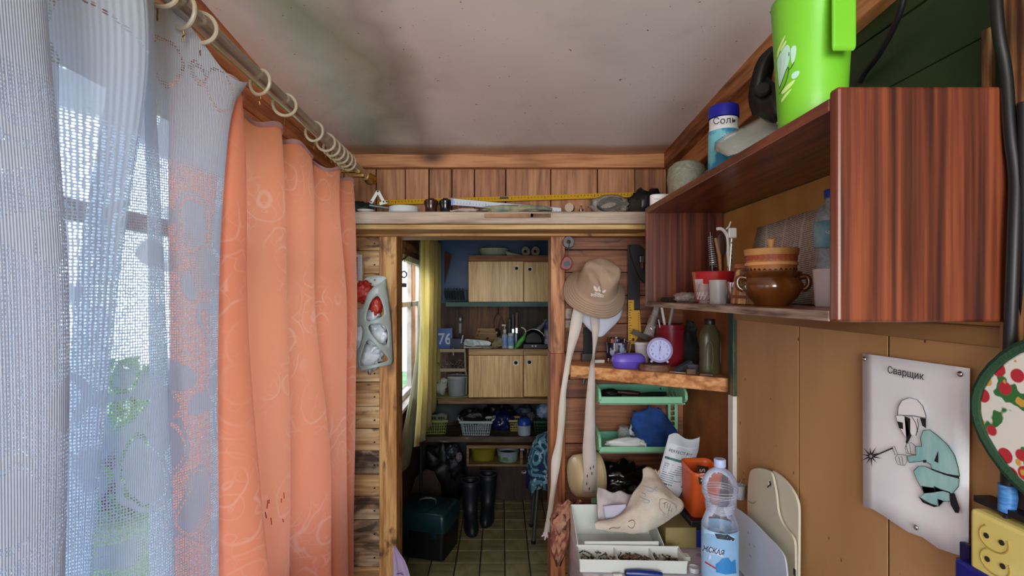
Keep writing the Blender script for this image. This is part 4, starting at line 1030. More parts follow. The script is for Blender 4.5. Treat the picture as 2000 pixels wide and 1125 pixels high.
MB().lathe([(.0, .0322), (.050, .0322), (.0515, .045), (.050, .046), (0, .046)], n=40).build('lid', M('#B4824A', .6, hex2='#946030', sc=16), bx, smooth=True)
MB().lathe([(0, .046), (.0065, .046), (.0060, .055), (.0085, .066), (0, .067)], n=14).build('knob', M('#B8844C', .5), bx, smooth=True)
for k in range(26):
    a = k / 26 * 2 * math.pi
    MB().lathe([(0, 0), (.0058, 0), (.0058, .0006)], (.0472 * math.cos(a), .0472 * math.sin(a), .027 if k % 1 == 0 else 0), (math.cos(a), math.sin(a), 0), 8).build('scallop', M('#8E4226', .6), bx)
g = MB()
rr = random.Random(2)
for k in range(30):
    a = k / 30 * 2 * math.pi; h = rr.uniform(.002, .007)
    g.add([(.0476 * math.cos(a - .09), .0476 * math.sin(a - .09), .001), (.0476 * math.cos(a + .09), .0476 * math.sin(a + .09), .001), (.0476 * math.cos(a), .0476 * math.sin(a), .002 + h)], [(0, 1, 2)])
g.build('dark_trim', M('#2A120A', .7), bx, kind='stuff')
# wooden tankard leaning behind
wm = thing('wooden_mug', 'small stave-built wooden mug with carved handle behind the brown pot', 'mug', (.565, 1.175, cabz()), (0, 4, 0))
m_stave = wood('#8A5A34', '#B07C4E', '#C49466', 'Z', sc=3)
for k in range(12):
    a0, a1 = k * math.pi / 6 + .02, (k + 1) * math.pi / 6 - .02
    q = [(r * math.cos(a), r * math.sin(a), z) for z, r in ((0, .036), (.08, .030)) for a in (a0, a1)] + [(r * math.cos(a), r * math.sin(a), z) for z, r in ((0, .030), (.08, .025)) for a in (a0, a1)]
    MB().add(q, [(0, 1, 3, 2), (5, 4, 6, 7), (2, 3, 7, 6), (1, 0, 4, 5), (0, 2, 6, 4), (3, 1, 5, 7)]).build('stave', m_stave, wm)
for z_ in (.012, .072): MB().lathe([(.0355 - z_ * .06, z_), (.0378 - z_ * .07, z_), (.0375 - z_ * .07, z_ + .007), (.035 - z_ * .06, z_ + .007)], n=30).build('hoop', M('#7A3E20', .6), wm, smooth=True)
MB().lathe([(0, .0805), (.033, .0805), (.033, .09), (.028, .094), (0, .095)], n=28).build('lid', M('#8C4A26', .5, hex2='#A46A3C', sc=10), wm, smooth=True)
MB().prism(arcs([(-.03, .072), (-.058, .078), (-.066, .066), (-.052, .036), (-.036, .02), (-.034, .03), (-.046, .052), (-.03, .06)], n=2), .008, T=TR((.004, -.012, 0), 90, 0, 30)).build('handle', M('#B48A60', .6), wm, bevel=.002)
# red bucket with utensils
rb = thing('red_pot', 'red plastic pot with taped paper holding kitchen tools', 'pot', (.583, 1.40, cabz()))
MB().lathe([(0, 0), (.045, 0), (.049, .003), (.0575, .080), (.0585, .084), (.056, .085), (.053, .075), (.046, .006), (0, .005)], n=40).build('body', M('#A81E22', .3), rb, smooth=True)
nn = MB(); nn.sheet([[((.0505 + .0095 * z / .084) * math.cos(a), (.0505 + .0095 * z / .084) * math.sin(a), z) for a in [R(188 + 6 * i) for i in range(6)]] for z in (.012, .04, .064)])
nn.build('paper_note', M('#C4BAB4', .7, hex2='#A8A0A0', sc=60), rb, smooth='all')
def tool(name, mb, mat, label, cat, loc=None, **k): return one(mb, name, mat, label, cat, smooth=True, **k)
g = MB(); base = P(1393, 520, 1.385); top = P(1387, 462, 1.39)
ws = thing('spring_whisk', 'black and white spiral whisk standing in the red pot', 'whisk', base)
hel = []
for i in range(150):
    t_ = i / 149; a = t_ * 2 * math.pi * 14; r = .0095 * (1 - t_ * .45); q = (base - base).lerp(top - base, t_)
    hel.append(q + Vector((r * math.cos(a), r * math.sin(a), 0)))
MB().tube(hel, .0013, 5).build('coil', M('#B8B8B8', .3, .6), ws, smooth=True)
MB().tube([Vector((0, 0, -.05)), top - base + Vector((0, 0, .012))], .0045, 8).build('core', m_black, ws, smooth=True)
wsd = thing('wooden_spoon', 'dark wooden spoon standing in the red pot', 'spoon', P(1404, 520, 1.40))
q0 = wsd.location.copy()
MB().tube([P(1408, 540, 1.40) - q0, P(1405, 500, 1.40) - q0, P(1397, 465, 1.40) - q0], [.004, .005, .004], 8).build('shank', M('#9A6A40', .6), wsd, smooth=True)
MB().blob(P(1409, 478, 1.41) - q0, (.016, .005, .036), 0, T=None).build('bowl', M('#3A1E12', .45), wsd, smooth='all')
pe = thing('peeler', 'white handled peeler with slotted steel blade in the red pot', 'peeler', P(1425, 520, 1.41)); q0 = pe.location.copy()
MB().tube([P(1424, 545, 1.41) - q0, P(1429, 466, 1.41) - q0], .0055, 10).build('blade', M('#BDB4A8', .3, .7), pe, smooth=True)
for k in range(5): MB().blob(P(1429.5, 474 + 8.5 * k, 1.4035) - q0, (.0014, .0008, .003), 0, n=8, m=6).build('slot', m_black, pe)
MB().box(-.011, .011, -.005, .005, -.014, .014, T=Matrix.Translation(P(1430, 455, 1.405) - q0)).build('head', m_white, pe, bevel=.003)
MB().tube(chaikin([P(1400, 447, 1.40) - q0, P(1410, 446, 1.40) - q0, P(1420, 458, 1.41) - q0, P(1421, 480, 1.41) - q0, P(1424, 520, 1.41) - q0], 2), [.005] * 14 if False else .0045, 8).build('hook', m_white, pe, smooth=True)
MB().tube([P(1418, 448, 1.40) - q0, P(1424, 442, 1.40) - q0, P(1427, 433, 1.40) - q0], .002, 6).build('prong', m_white, pe)
# glasses
fg = thing('frosted_glass', 'small frosted shot glass at the front of the cabinet shelf', 'glass', (X_(1402, 1.25), 1.25, cabz()))
MB().lathe([(0, 0), (.0185, 0), (.0200, .058), (.0186, .058), (.0170, .006), (0, .006)], n=28).build('body', M('#DADADA', .35, trans=.65, ior=1.3, alpha=.75), fg, smooth=True)
MB().blob((0, 0, .022), (.010, .010, .008), .2).build('cork', M('#2A2A2A', .8), fg, smooth='all')
cg = thing('cut_glass', 'stemless cut crystal glass beside the red pot', 'glass', (X_(1377, 1.32), 1.32, cabz()))
MB().lathe([(0, 0), (.015, 0), (.014, .004), (.019, .016), (.019, .032), (.0155, .050), (.0145, .050), (.0175, .032), (.017, .018), (.01, .008), (0, .008)], n=16).build('body', M('#F0E8E8', .08, trans=.85, ior=1.3, alpha=.8), cg)
g = MB()
for k in range(12): g.tube([(.0185 * math.cos(k * .52), .0185 * math.sin(k * .52), .010), (.0192 * math.cos(k * .52 + .5), .0192 * math.sin(k * .52 + .5), .028)], .0007, 4)
g.build('cut_pattern', M('#E8D0D0', .2), cg, kind='stuff')
ms = thing('metal_cup', 'small shiny steel cup between frosted glass and wooden mug', 'cup', (X_(1433, 1.32), 1.32, cabz()))
MB().lathe([(0, 0), (.018, 0), (.019, .002), (.0205, .054), (.0195, .054), (.018, .004), (0, .004)], n=28).build('body', m_chrome, ms, smooth=True)
MB().lathe([(.0202, .0535), (.0214, .0545), (.0202, .056)], n=28).build('rim', m_chrome, ms, smooth=True)
# row of batteries in a blister and a crumpled clear bag
bt_ = thing('battery_pack', 'black and silver batteries lying in a row near the cabinet corner', 'batteries', (X_(1305, 1.56), 1.54, cabz()), (0, 0, -58))
for k in range(6):
    MB().lathe([(0, 0), (.007, 0), (.007, .030), (.0035, .030), (.0035, .034), (0, .034)], (-.03 + k * .0145, 0, .0072), (0, .999, .02), 14).build('battery', M('#141418', .25, hex2='#C8C8D0', sc=1, stretch=(60, 1, 1)) if k > 3 else M('#1A1A20', .25), bt_, smooth=True)
    MB().lathe([(.0071, .003), (.0072, .003), (.0072, .010), (.0071, .010)], (-.03 + k * .0145, 0, .0072), (0, .999, .02), 14).build('silver_band', m_chrome, bt_, smooth=True)
cb_ = thing('clear_bag', 'crumpled clear blister package behind the batteries', 'bag', (.545, 1.50, cabz()))
MB().blob((0, 0, .012), (.034, .05, .016), .35, 4).build('film', film('#E8DCDC', .28, .08), cb_, smooth='all')
# bottle with a white tub
bo = thing('water_bottle', 'clear plastic bottle with blue cap and teal label inside the cabinet', 'bottle', (X_(1622, .955), .955, cabz() + .0705))
MB().lathe([(0, 0), (.022, 0), (.024, .01), (.0245, .05), (.026, .058), (.0265, .085), (.0265, .092), (.020, .112), (.010, .124), (.0085, .130), (.0085, .136)], n=32).build('body', film('#B8C8D0', .35, .08), bo, smooth=True)
MB().lathe([(.0262, .040), (.0268, .040), (.0272, .088), (.0266, .088)], n=32).build('label', M('#2C6474', .45, hex2='#88AEB8', sc=14), bo, smooth=True)
MB().lathe([(.0100, .132), (.0105, .132), (.0105, .146), (.009, .148), (0, .148)], n=20).build('cap', M('#1E3C9C', .35), bo, smooth=True)
text('чер', .013, TR((-.012, -.0276 + .003, .066), 90, 0, -24), M('#D8E4E8', .5), bo)
text('дан', .013, TR((.001, -.0280, .062), 90, 0, 0), M('#D8E4E8', .5), bo)
wt = thing('tub', 'white ribbed plastic tub holding the clear bottle in the cabinet', 'tub', (X_(1626, .955), .955, cabz()))
MB().lathe([(0, 0), (.027, 0), (.0285, .003), (.032, .070), (.0325, .0704), (.0300, .0702), (.0255, .066), (0, .066)], n=36).build('body', M('#D2C8C2', .5, hex2='#C4B8B2', sc=12), wt, smooth=True)
# newspaper leaning on the wall inside
npz = thing('newspaper', 'torn newspaper page leaning against the wall inside the cabinet', 'newspaper', (.70, 1.2, cabz()))
def npp(px, py, x=.706): Y = x * F / (px - CX); return Vector((x, Y, Z_(py, Y)))
top_ = [(1480, 444), (1500, 440), (1530, 428), (1560, 418), (1600, 411), (1640, 402)]
rows = []
for j in range(7):
    rw = []
    for i, (px, py) in enumerate(top_):
        q = npp(px, py, .712); q0 = Vector((q.x, q.y, cabz() + .001)); t_ = j / 6
        r_ = q.lerp(q0, t_); r_.x -= .030 * t_ + .004 * math.sin(i * 2.1 + j) ; rw.append(r_)
    rows.append(rw)
m, N, L, b = newmat('newsprint'); t = N.new('ShaderNodeTexCoord'); nz, mth, mp, vor, step, mixc = kit(N, L, t.outputs['Object'])
s3 = N.new('ShaderNodeSeparateXYZ'); L.new(t.outputs['Object'], s3.inputs[0])
ln_ = step(mth('SINE', mth('MULTIPLY', mth('ADD', s3.outputs['Z'], mth('MULTIPLY', s3.outputs['Y'], .08)), 1300)), .0, .3)
wordm = step(nz(1, 2, 0, mp((1, 330, 60))), .40, .44); colm = step(mth('ABSOLUTE', mth('SINE', mth('MULTIPLY', s3.outputs['Y'], 38))), .12, .16)
ink = mth('MULTIPLY', mth('MULTIPLY', ln_, wordm), colm)
L.new(mixc(mth('MULTIPLY', ink, .75), lin('#C8C0B4'), lin('#3A3634')), b.inputs['Base Color']); b.inputs['Roughness'].default_value = .85
MB().sheet(rows).build('page', m, npz, world=True, smooth='all', solid=.0005)
# ================================================================ BACK WALL: SHELF, HANGING THINGS
def bxp(px0, px1, py0, py1, Y, dep, mb=None):       # a box whose front face covers these pixels at depth Y
    return (mb or MB()).box(X_(px0, Y), X_(px1, Y), Y, Y + dep, Z_(py1, Y), Z_(py0, Y))
def T0(name, label, cat, px, py, Y, group=None): return thing(name, label, cat, P(px, py, Y), (0, 0, 0), group)
SB = SHZ + .0006
m_grey = M('#5A5C5E', .5); m_ivory = M('#D6D0BE', .5)
# on the long shelf
t = thing('dark_bag', 'crumpled dark bag at the curtain end of the long shelf', 'bag', (X_(700, 1.98), 1.98, SB))
MB().blob((0, 0, .024), (.055, .04, .026), .3, 3, seed=3).build('body', M('#1E2620', .6, bump=.4, bsc=40), t, smooth='all')
t = thing('saucer', 'small white saucer on the long shelf beside the metal hinge', 'saucer', (X_(716, 1.93), 1.925, SB))
MB().lathe([(0, 0), (.02, 0), (.032, .006), (.034, .008), (.02, .004), (0, .003)], n=28).build('body', m_white, t, smooth=True)
t = T0('folding_bracket', 'white folding metal bracket standing on the long shelf', 'bracket', 737, 395, 1.94)
q0 = t.location.copy()
def arm(a, b_, Y, w=.006): 
    A, B = P(a[0], a[1], Y) - q0, P(b_[0], b_[1], Y) - q0
    d = (B - A).normalized(); n_ = d.cross(Vector((0, 1, 0))) * w
    return MB().add([A + n_, A - n_, B - n_, B + n_] + [v + Vector((0, .003, 0)) for v in (A + n_, A - n_, B - n_, B + n_)], [(0, 1, 2, 3), (7, 6, 5, 4), (0, 4, 5, 1), (1, 5, 6, 2), (2, 6, 7, 3), (3, 7, 4, 0)])
for a, b_, Y in (((738, 373), (724, 397), 1.94), ((738, 373), (750, 396), 1.936), ((741, 398), (756, 394), 1.94)): arm(a, b_, Y).build('arm', m_white, t, bevel=.001)
for q in ((738, 374), (725, 394), (749, 394), (755, 394)): MB().lathe([(0, -.002), (.0032, -.002), (.0032, 0)], P(q[0], q[1], 1.934) - q0, (0, 1, 0), 10).build('rivet', m_black, t)
MB().tube([P(722, 401, 1.95) - q0, P(762, 407, 1.95) - q0], .006, 10).build('piston', M('#8A8C8E', .3, .8), t, smooth=True)
MB().tube([P(722, 400, 1.96) - q0, P(730, 410, 1.96) - q0], .004, 8).build('pivot', m_black, t, smooth=True)
t = T0('yellow_ruler', 'long yellow graduated ruler leaning along the back of the long shelf', 'ruler', 990, 386, 2.06)
q0 = t.location.copy(); A, B = P(737, 396, 2.075) - q0, P(1242, 380, 2.075) - q0; n_ = Vector((0, .004, .0105))
MB().add([A - n_, B - n_, B + n_, A + n_] + [v + Vector((0, .006, 0)) for v in (A - n_, B - n_, B + n_, A + n_)], [(0, 1, 2, 3), (7, 6, 5, 4), (0, 4, 5, 1), (1, 5, 6, 2), (2, 6, 7, 3), (3, 7, 4, 0)]).build('body', M('#C79A1C', .4), t)
g = MB()
for k in range(78):
    c_ = A.lerp(B, (k + .5) / 78) + Vector((0, -.0045, .004)); g.box(c_.x - .0008, c_.x + .0008, c_.y - .001, c_.y + .003, c_.z - (.004 if k % 5 else .008), c_.z)
g.build('graduation', M('#2A2008', .6), t, kind='stuff')
c_ = A.lerp(B, .49) + Vector((0, -.0045, .003)); MB().box(c_.x - .017, c_.x + .017, c_.y - .001, c_.y + .003, c_.z - .004, c_.z + .004).build('slot', m_black, t, bevel=.001)
t = thing('round_lid', 'flat round white plastic lid on the long shelf', 'dish', (X_(789, 1.97), 1.97, SB))  # a loose round plastic lid, not a dish
MB().lathe([(0, 0), (.053, 0), (.057, .002), (.057, .024), (.055, .027), (0, .027)], n=40).build('body', M('#D2D6D8', .4), t, smooth=True)
MB().lathe([(.0572, .003), (.0582, .0035), (.0582, .006), (.0572, .0065)], n=40).build('rim', M('#C0C6CA', .4), t, smooth=True)
for px, r, col_, lab, nm in ((842, .027, '#3E1E1A', 'dark brown glazed ceramic jar on the long shelf', 'ceramic_jar'), (870, .024, '#12141A', 'small black glazed jar beside the brown jar', 'ceramic_jar')):
    t = thing(nm, lab, 'jar', (X_(px, 1.97), 1.97, SB)); mt = M(col_, .2, coat=.5)
    MB().lathe([(0, 0), (r, 0), (r * .98, .005), (r * .86, .014), (r * .84, .026), (r * .98, .038), (r * 1.05, .048), (r * .9, .054), (0, .056)], n=28).build('body', mt, t, smooth=True)
    MB().lathe([(r * .2, .055), (r * .5, .056), (r * .45, .06), (0, .061)], n=16).build('lid', mt, t, smooth=True)
t = T0('white_ruler', 'white plastic drafting ruler slanting across the long shelf', 'ruler', 988, 396, 1.945)
q0 = t.location.copy(); A, B = P(884, 394, 1.96) - q0, P(1096, 411, 1.935) - q0; n_ = Vector((0, .003, .0125))
MB().add([A - n_, B - n_ * .7, B + n_ * .7, A + n_] + [v + Vector((0, .007, 0)) for v in (A - n_, B - n_, B + n_, A + n_)], [(0, 1, 2, 3), (7, 6, 5, 4), (0, 4, 5, 1), (1, 5, 6, 2), (2, 6, 7, 3), (3, 7, 4, 0)]).build('body', M('#C8D0DC', .4), t)
g = MB()
for k in range(34):
    c_ = A.lerp(B, (k + .5) / 34) + Vector((0, -.0035, -.006)); g.box(c_.x - .0006, c_.x + .0006, c_.y - .001, c_.y + .002, c_.z, c_.z + (.004 if k % 5 else .009))
g.build('graduation', M('#3A4456', .6), t, kind='stuff')
MB().box(A.x - .006, A.x + .002, A.y - .004, A.y + .009, A.z - .014, A.z + .014).build('end_cap', M('#7C90D8', .4), t, bevel=.001)
t = thing('work_glove', 'grey green patterned work glove lying on the long shelf', 'glove', (X_(1000, 1.925), 1.925, SB))
MB().blob((0, 0, .014), (.105, .022, .014), .25, 3, n=28).build('palm', M('#6E8276', .85, hex2='#A8A080', sc=35, bump=.4, bsc=150), t, smooth='all')
for k in range(4): MB().tube([(.07, -.012 + .008 * k, .016), (.12, -.016 + .010 * k, .013), (.15, -.014 + .011 * k, .009)], [.008, .008, .005], 8).build('finger', M('#50584C', .85, hex2='#8C8C78', sc=40), t, smooth=True)
t = thing('pale_glove', 'pale pinkish cloth scrap at the end of the work glove', 'cloth', (X_(912, 1.915), 1.915, SB))
MB().blob((0, 0, .007), (.042, .014, .007), .25, 4).build('cloth', M('#B8A298', .85), t, smooth='all')
MB().tube([(-.035, -.006, .006), (-.048, -.010, .004), (-.056, -.010, .002), (-.062, -.012, .003)], .0018, 6).build('string', M('#C8BCA8', .8), t, smooth=True)
for px0, px1, z_, col_, lab in ((946, 1042, .0005, '#B08A68', 'thin pale wooden slat fixed below the work glove'), (1036, 1076, .0015, '#4A3020', 'short dark wooden splinter below the work glove')):
    Y = 1.889
    mb = MB().box(X_(px0, Y), X_(px1, Y), Y, 1.8988, Z_(424, Y), Z_(417, Y))
    one(mb, 'wood_stick', M(col_, .7, hex2='#8A6848', sc=20), lab, 'slat', bevel=.001)
t = thing('pipe_ring', 'short length of metal pipe on the long shelf', 'pipe', (X_(1113, 1.93), 1.93, SB + .0175))
MB().lathe([(.0165, -.012), (.0165, .012), (.0135, .012), (.0135, -.012), (.0165, -.012)], (0, 0, 0), (.35, 1, 0), 24).build('pipe', M('#7A6E66', .4, .7), t, smooth=True)
MB().lathe([(.0167, -.0122), (.0175, -.011), (.0167, -.009)], (0, 0, 0), (.35, 1, 0), 24).build('lip', M('#A89888', .4, .7), t, smooth=True)
t = thing('pipe_fitting', 'small chrome pipe fitting between metal pipe and wrapped coil', 'fitting', (X_(1135, 1.93), 1.93, SB))
MB().lathe([(0, 0), (.005, 0), (.005, .006), (.009, .006), (.009, .012), (.005, .012), (.004, .022), (0, .022)], n=12).build('body', m_chrome, t)
MB().lathe([(.0035, .022), (.0055, .023), (.0035, .026)], n=12).build('nut', m_steel, t)
t = thing('wrapped_coil', 'black coil wrapped in crumpled clear film on the long shelf', 'coil', (X_(1190, 1.93), 1.93, SB))
for k in range(5): MB().tube([(.046 * math.cos(a * math.pi / 12) * (1 - .07 * k), -.012 + .007 * k, .030 + (.022 - .002 * k) * math.sin(a * math.pi / 12) + .006 * math.cos(a * math.pi / 12)) for a in range(24)], .0045, 8, True).build('loop', m_black, t, smooth=True)
MB().blob((0, 0, .031), (.070, .026, .036), .16, 3, n=28, m=16).build('film', film('#D8D4C8', .12, .1), t, smooth='all')
t = thing('black_bundle', 'black plastic bundle tucked between the coil and the cabinet', 'bundle', (X_(1262, 1.97), 1.97, SB))
MB().blob((0, 0, .042), (.070, .035, .05), .3, 3, seed=5).build('body', M('#131416', .35, bump=.4, bsc=30), t, smooth='all')
MB().blob((-.045, -.02, .028), (.030, .022, .03), .3, 4, seed=7).build('wool', M('#2E2A22', .9, bump=.6, bsc=200), t, smooth='all')

# left of the doorway
t = T0('thermometer', 'white wall thermometer hung beside the orange curtain', 'thermometer', 700, 530, 2.085)
q0 = t.location.copy(); pl = MB().prism(arcs([(-.028, -.075), (.022, -.075), (.022, .075), (-.028, .075)], n=2), .006, T=Matrix(((1, 0, 0, 0), (0, 0, -1, 0), (0, 1, 0, 0), (0, 0, 0, 1))))
pl.build('backboard', M('#B09468', .6), t, bevel=.001)
MB().box(-.022, .017, -.0072, -.0062, -.045, .068).build('scale_plate', M('#CCD4DC', .4), t)
MB().tube([(-.0035, -.009, -.04), (-.0035, -.009, .058)], .0022, 8).build('tube', M('#3C4450', .2), t, smooth=True)
g = MB()
for k in range(15):
    for s_ in (-1, 1): g.box(-.0035 + s_ * .009 - .004, -.0035 + s_ * .009 + .004, -.0078, -.0073, -.038 + k * .007, -.0372 + k * .007)
g.build('graduation', M('#38404C', .6), t, kind='stuff')
t = T0('bag_holder', 'pale grey perforated wall holder stuffed with red and clear plastic bags', 'bag holder', 725, 640, 2.03)
def bh(u, v, dd=0):
    px, py = 680 + u / 5.62, 530 + v / 5.62; k = (u - 60) / 435
    Y = 2.062 - .055 * math.sin(max(0, min(1, k)) * math.pi) ** .7 + dd
    return P(px, py, Y)
outl_ = [(280, 168), (330, 150), (375, 125), (412, 85), (425, 160), (440, 250), (470, 500), (497, 985), (480, 1020), (300, 1058), (160, 1090), (125, 1072), (60, 870), (66, 600), (72, 420), (120, 412), (160, 400), (185, 330), (215, 240)]
hA = arcs([(240, 340), (310, 262), (355, 290), (402, 450), (370, 500), (230, 556), (190, 525)]); hB = arcs([(215, 590), (300, 574), (385, 588), (436, 645), (436, 790), (400, 812), (335, 780), (240, 670)])
hC = arcs([(205, 728), (295, 800), (446, 950), (432, 990), (165, 1048), (125, 1025), (150, 910)]); hD = arcs([(88, 625), (145, 590), (166, 660), (132, 830), (100, 860), (72, 720)])
m_hold = M('#AEB8B2', .35, hex2='#9EA8A2', sc=3)
plate(outl_, bh, [hA, hB, hC, hD]).build('front_shell', m_hold, t, world=True, smooth=True, solid=.003)
plate(arcs([(175, 60), (330, 48), (405, 50), (425, 90), (380, 140), (300, 200), (170, 200)], n=2), lambda u, v: P(680 + u / 5.62, 530 + v / 5.62, 2.068)).build('back_plate', M('#C2CAC6', .35), t, world=True, smooth=True, solid=.003)
MB().blob(P(680 + 290 / 5.62, 530 + 95 / 5.62, 2.062), .004, 0).build('screw', m_steel, t, world=True, smooth='all')
def bag(px, py, Y, r, mat, lab, seed, amp=.28):
    tt = thing('plastic_bag', lab, 'bag', P(px, py, Y))
    MB().blob((0, 0, 0), r, amp, 3.2, n=28, m=18, seed=seed).build('film', mat, tt, smooth='all')
    MB().blob((0, .004, -r[2] * .8), (r[0] * .4, r[1] * .5, r[2] * .5), .4, 4, seed=seed + 9).build('knot', mat, tt, smooth='all')
    return tt
m_redbag = M('#C8281E', .25, hex2='#E05648', sc=18, bump=.9, bsc=30, transl=.3)
bag(709, 569, 2.045, (.042, .022, .035), m_redbag, 'crumpled red plastic bag sticking out of the holder top', 1)
bag(734, 596, 2.045, (.024, .014, .038), m_redbag, 'red plastic bag showing through the upper hole of the holder', 2)
m_clb = M('#A8B0B6', .18, hex2='#D4DADE', sc=16, bump=1.0, bsc=32)
bag(728, 616, 2.050, (.028, .014, .04), m_clb, 'clear plastic bag under the red one in the holder', 3)
bag(738, 655, 2.048, (.044, .014, .055), m_clb, 'clear plastic bag in the middle hole of the holder', 4)
bag(722, 694, 2.050, (.05, .014, .052), m_clb, 'clear plastic bag filling the lowest hole of the holder', 5)
bag(700, 655, 2.050, (.03, .014, .09), m_clb, 'clear plastic bag at the curtain side of the holder', 6)

# right of the doorway
t = T0('magnet_ring', 'grey ring magnet hanging on the post beside the hat', 'magnet', 1110, 473, 2.06)
MB().lathe([(.0085, -.008), (.022, -.008), (.0235, -.006), (.0235, .006), (.0085, .006), (.0085, -.008)], (0, 0, 0), (0, 1, 0), 28).build('ring', M('#4A4A4E', .45, hex2='#5C5C60', sc=30), t, smooth=True)
MB().tube(chaikin([Vector((0, -.010, .003)), Vector((.003, -.012, -.010)), Vector((-.001, -.012, -.024)), Vector((.001, -.011, -.034))], 2), .0014, 6).build('key', m_black, t, smooth=True)
t = T0('tape_measure', 'small red tape measure hanging half hidden behind the hat brim', 'tape measure', 1106, 514, 2.05)
MB().prism(arcs([(-.030, -.024), (.018, -.030), (.026, .012), (.004, .030), (-.014, .022)], n=2), .018, T=Matrix(((1, 0, 0, 0), (0, 0, 1, -.01), (0, 1, 0, 0), (0, 0, 0, 1)))).build('case', M('#7E2018', .4), t, bevel=.003)
MB().box(-.012, .012, -.0115, -.0105, -.014, .008, T=TR((0, 0, 0), 0, -20, 0)).build('label', M('#1A1E34', .4), t)
MB().tube([(.006, -.001, .028), (.004, -.001, .046), (.006, 0, .058)], .0012, 6).build('loop', m_black, t)
# bucket hat
AX = Vector((.10, -.76, .62)).normalized(); hc = P(1166, 558, 1.985)
prof = [(0, .100), (.030, .1005), (.055, .096), (.066, .088), (.071, .078), (.074, .060), (.079, .030), (.083, .002), (.086, -.002), (.094, -.012), (.106, -.027), (.117, -.041), (.1225, -.048)]
prof2 = []
for (a, b_), (c_, d_) in zip(prof, prof[1:]): prof2 += [(a, b_), ((a + c_) / 2, (b_ + d_) / 2)]
prof2.append(prof[-1])
hat = MB(); hat.lathe(prof2, (0, 0, 0), (0, 0, 1), 64)
hat.f = hat.f[:-1]      # open below
RT = align(AX) @ Matrix.Rotation(R(0), 4, 'Z')
up = RT.inverted() @ Vector((0, 0, 1)); rt = RT.inverted() @ Vector((1, 0, 0))
nv = []
for v in hat.v:
    q = v.copy(); k = max(0, min(1, (v.z + .01) / .1))
    if v.z > -.002:
        rr_ = Vector((v.x, v.y)).length
        s_ = v.dot(rt); u_ = v.dot(up)
        crease = math.exp(-((s_ - .012 + u_ * .45) / .016) ** 2) * max(0, 1 - abs(u_ + .01) / .09)
        q.z -= .045 * crease * k
        q.x *= 1 - .06 * k; q.y *= 1 - .06 * k
        q += Vector((0, 0, 1)) * (.010 * noise.noise(v * 22 + Vector((3, 1, 2))) * k)
        q += rt * (.008 * noise.noise(v * 16) * k)
    else:
        q.z += .008 * math.sin(math.atan2(v.y, v.x) * 3 + 1) * min(1, -v.z / .045)
    nv.append(RT @ q + hc)
hat.v = nv
t = thing('bucket_hat', 'beige cotton bucket hat with white trefoil logo hanging on the plank wall', 'hat', hc)
m, N, L, b = newmat('hat_cotton'); tcx = N.new('ShaderNodeTexCoord'); nz, mth, mp, vor, step, mixc = kit(N, L, tcx.outputs['Object'])
L.new(mixc(nz(9, 3), lin('#9C8470'), lin('#B49C84')), b.inputs['Base Color']); b.inputs['Roughness'].default_value = .85; m_hat = m
hat.build('body', m_hat, t, world=True, smooth='all', solid=.002)
g = MB()
for r_, h_ in ((.092, -.0085), (.098, -.0165), (.104, -.0235), (.110, -.0310), (.116, -.0385), (.121, -.045)):
    pts_ = []
    for i in range(64):
        a = 2 * math.pi * i / 64; v = Vector((r_ * math.cos(a), r_ * math.sin(a), h_)); v.z += .008 * math.sin(a * 3 + 1) * min(1, -h_ / .045) + .0016
        pts_.append(RT @ v + hc)
    g.tube(pts_, .0006, 4, True)
g.build('stitching', M('#86705C', .9), t, world=True, kind='stuff')
S = Surf(hat)
zh = lambda pts: [(1060 + u / 4.327, 440 + v / 4.327) for u, v in pts]
m_emb = M('#E4DCD4', .6)
print_on(S, [zh(arcs([(472, 560), (462, 530), (483, 505), (500, 530), (492, 562)])), zh(arcs([(425, 515), (440, 510), (462, 535), (468, 562), (440, 556)])), zh(arcs([(538, 548), (530, 545), (502, 552), (498, 572), (525, 570)]))], 'leaf_mark', m_emb, t, .0032, 1, kind='stuff')
print_on(S, [zh([(440, 566), (515, 576), (512, 581), (442, 571)]), zh([(450, 575), (508, 583), (504, 588), (455, 580)])], 'stripe_mark', m_emb, t, .0032, 1, kind='stuff')
text_on(S, 'adidas', 10.5, 1060 + 462 / 4.327, 440 + 590 / 4.327, m_emb, t, rot=-7, off=.0032, bold=.25)
# white cap hanging behind it
t = T0('peaked_hat', 'white peaked cap hanging behind the bucket hat', 'cap', 1172, 610, 2.03); q0 = t.location.copy()
rows = []
for j in range(9):
    v = j / 8; rw = []
    for i in range(15):
        u = i / 14 * 2 - 1; wdt = 43 * (1 - .55 * v ** 3.2); px = 1174 + u * wdt - 3 * v; py = 598 + v * 60 - 14 * u * u * (.2 + v)
        rw.append(P(px, py, 2.0 + .035 * u * u - .035 * v) - q0)
    rows.append(rw)
MB().sheet(rows).build('peak', M('#C4C8D8', .6), t, smooth='all', solid=.004)
MB().blob(P(1172, 588, 2.05) - q0, (.082, .03, .06), .06, 2).build('crown', M('#B8BCCC', .7), t, smooth='all')
MB().box(-.03, .03, -.006, 0, -.004, .004, T=Matrix.Translation(P(1195, 612, 2.01) - q0) @ TR((0, 0, 0), 0, -25, 0)).build('strap', M('#C8CCD8', .6), t, bevel=.001)
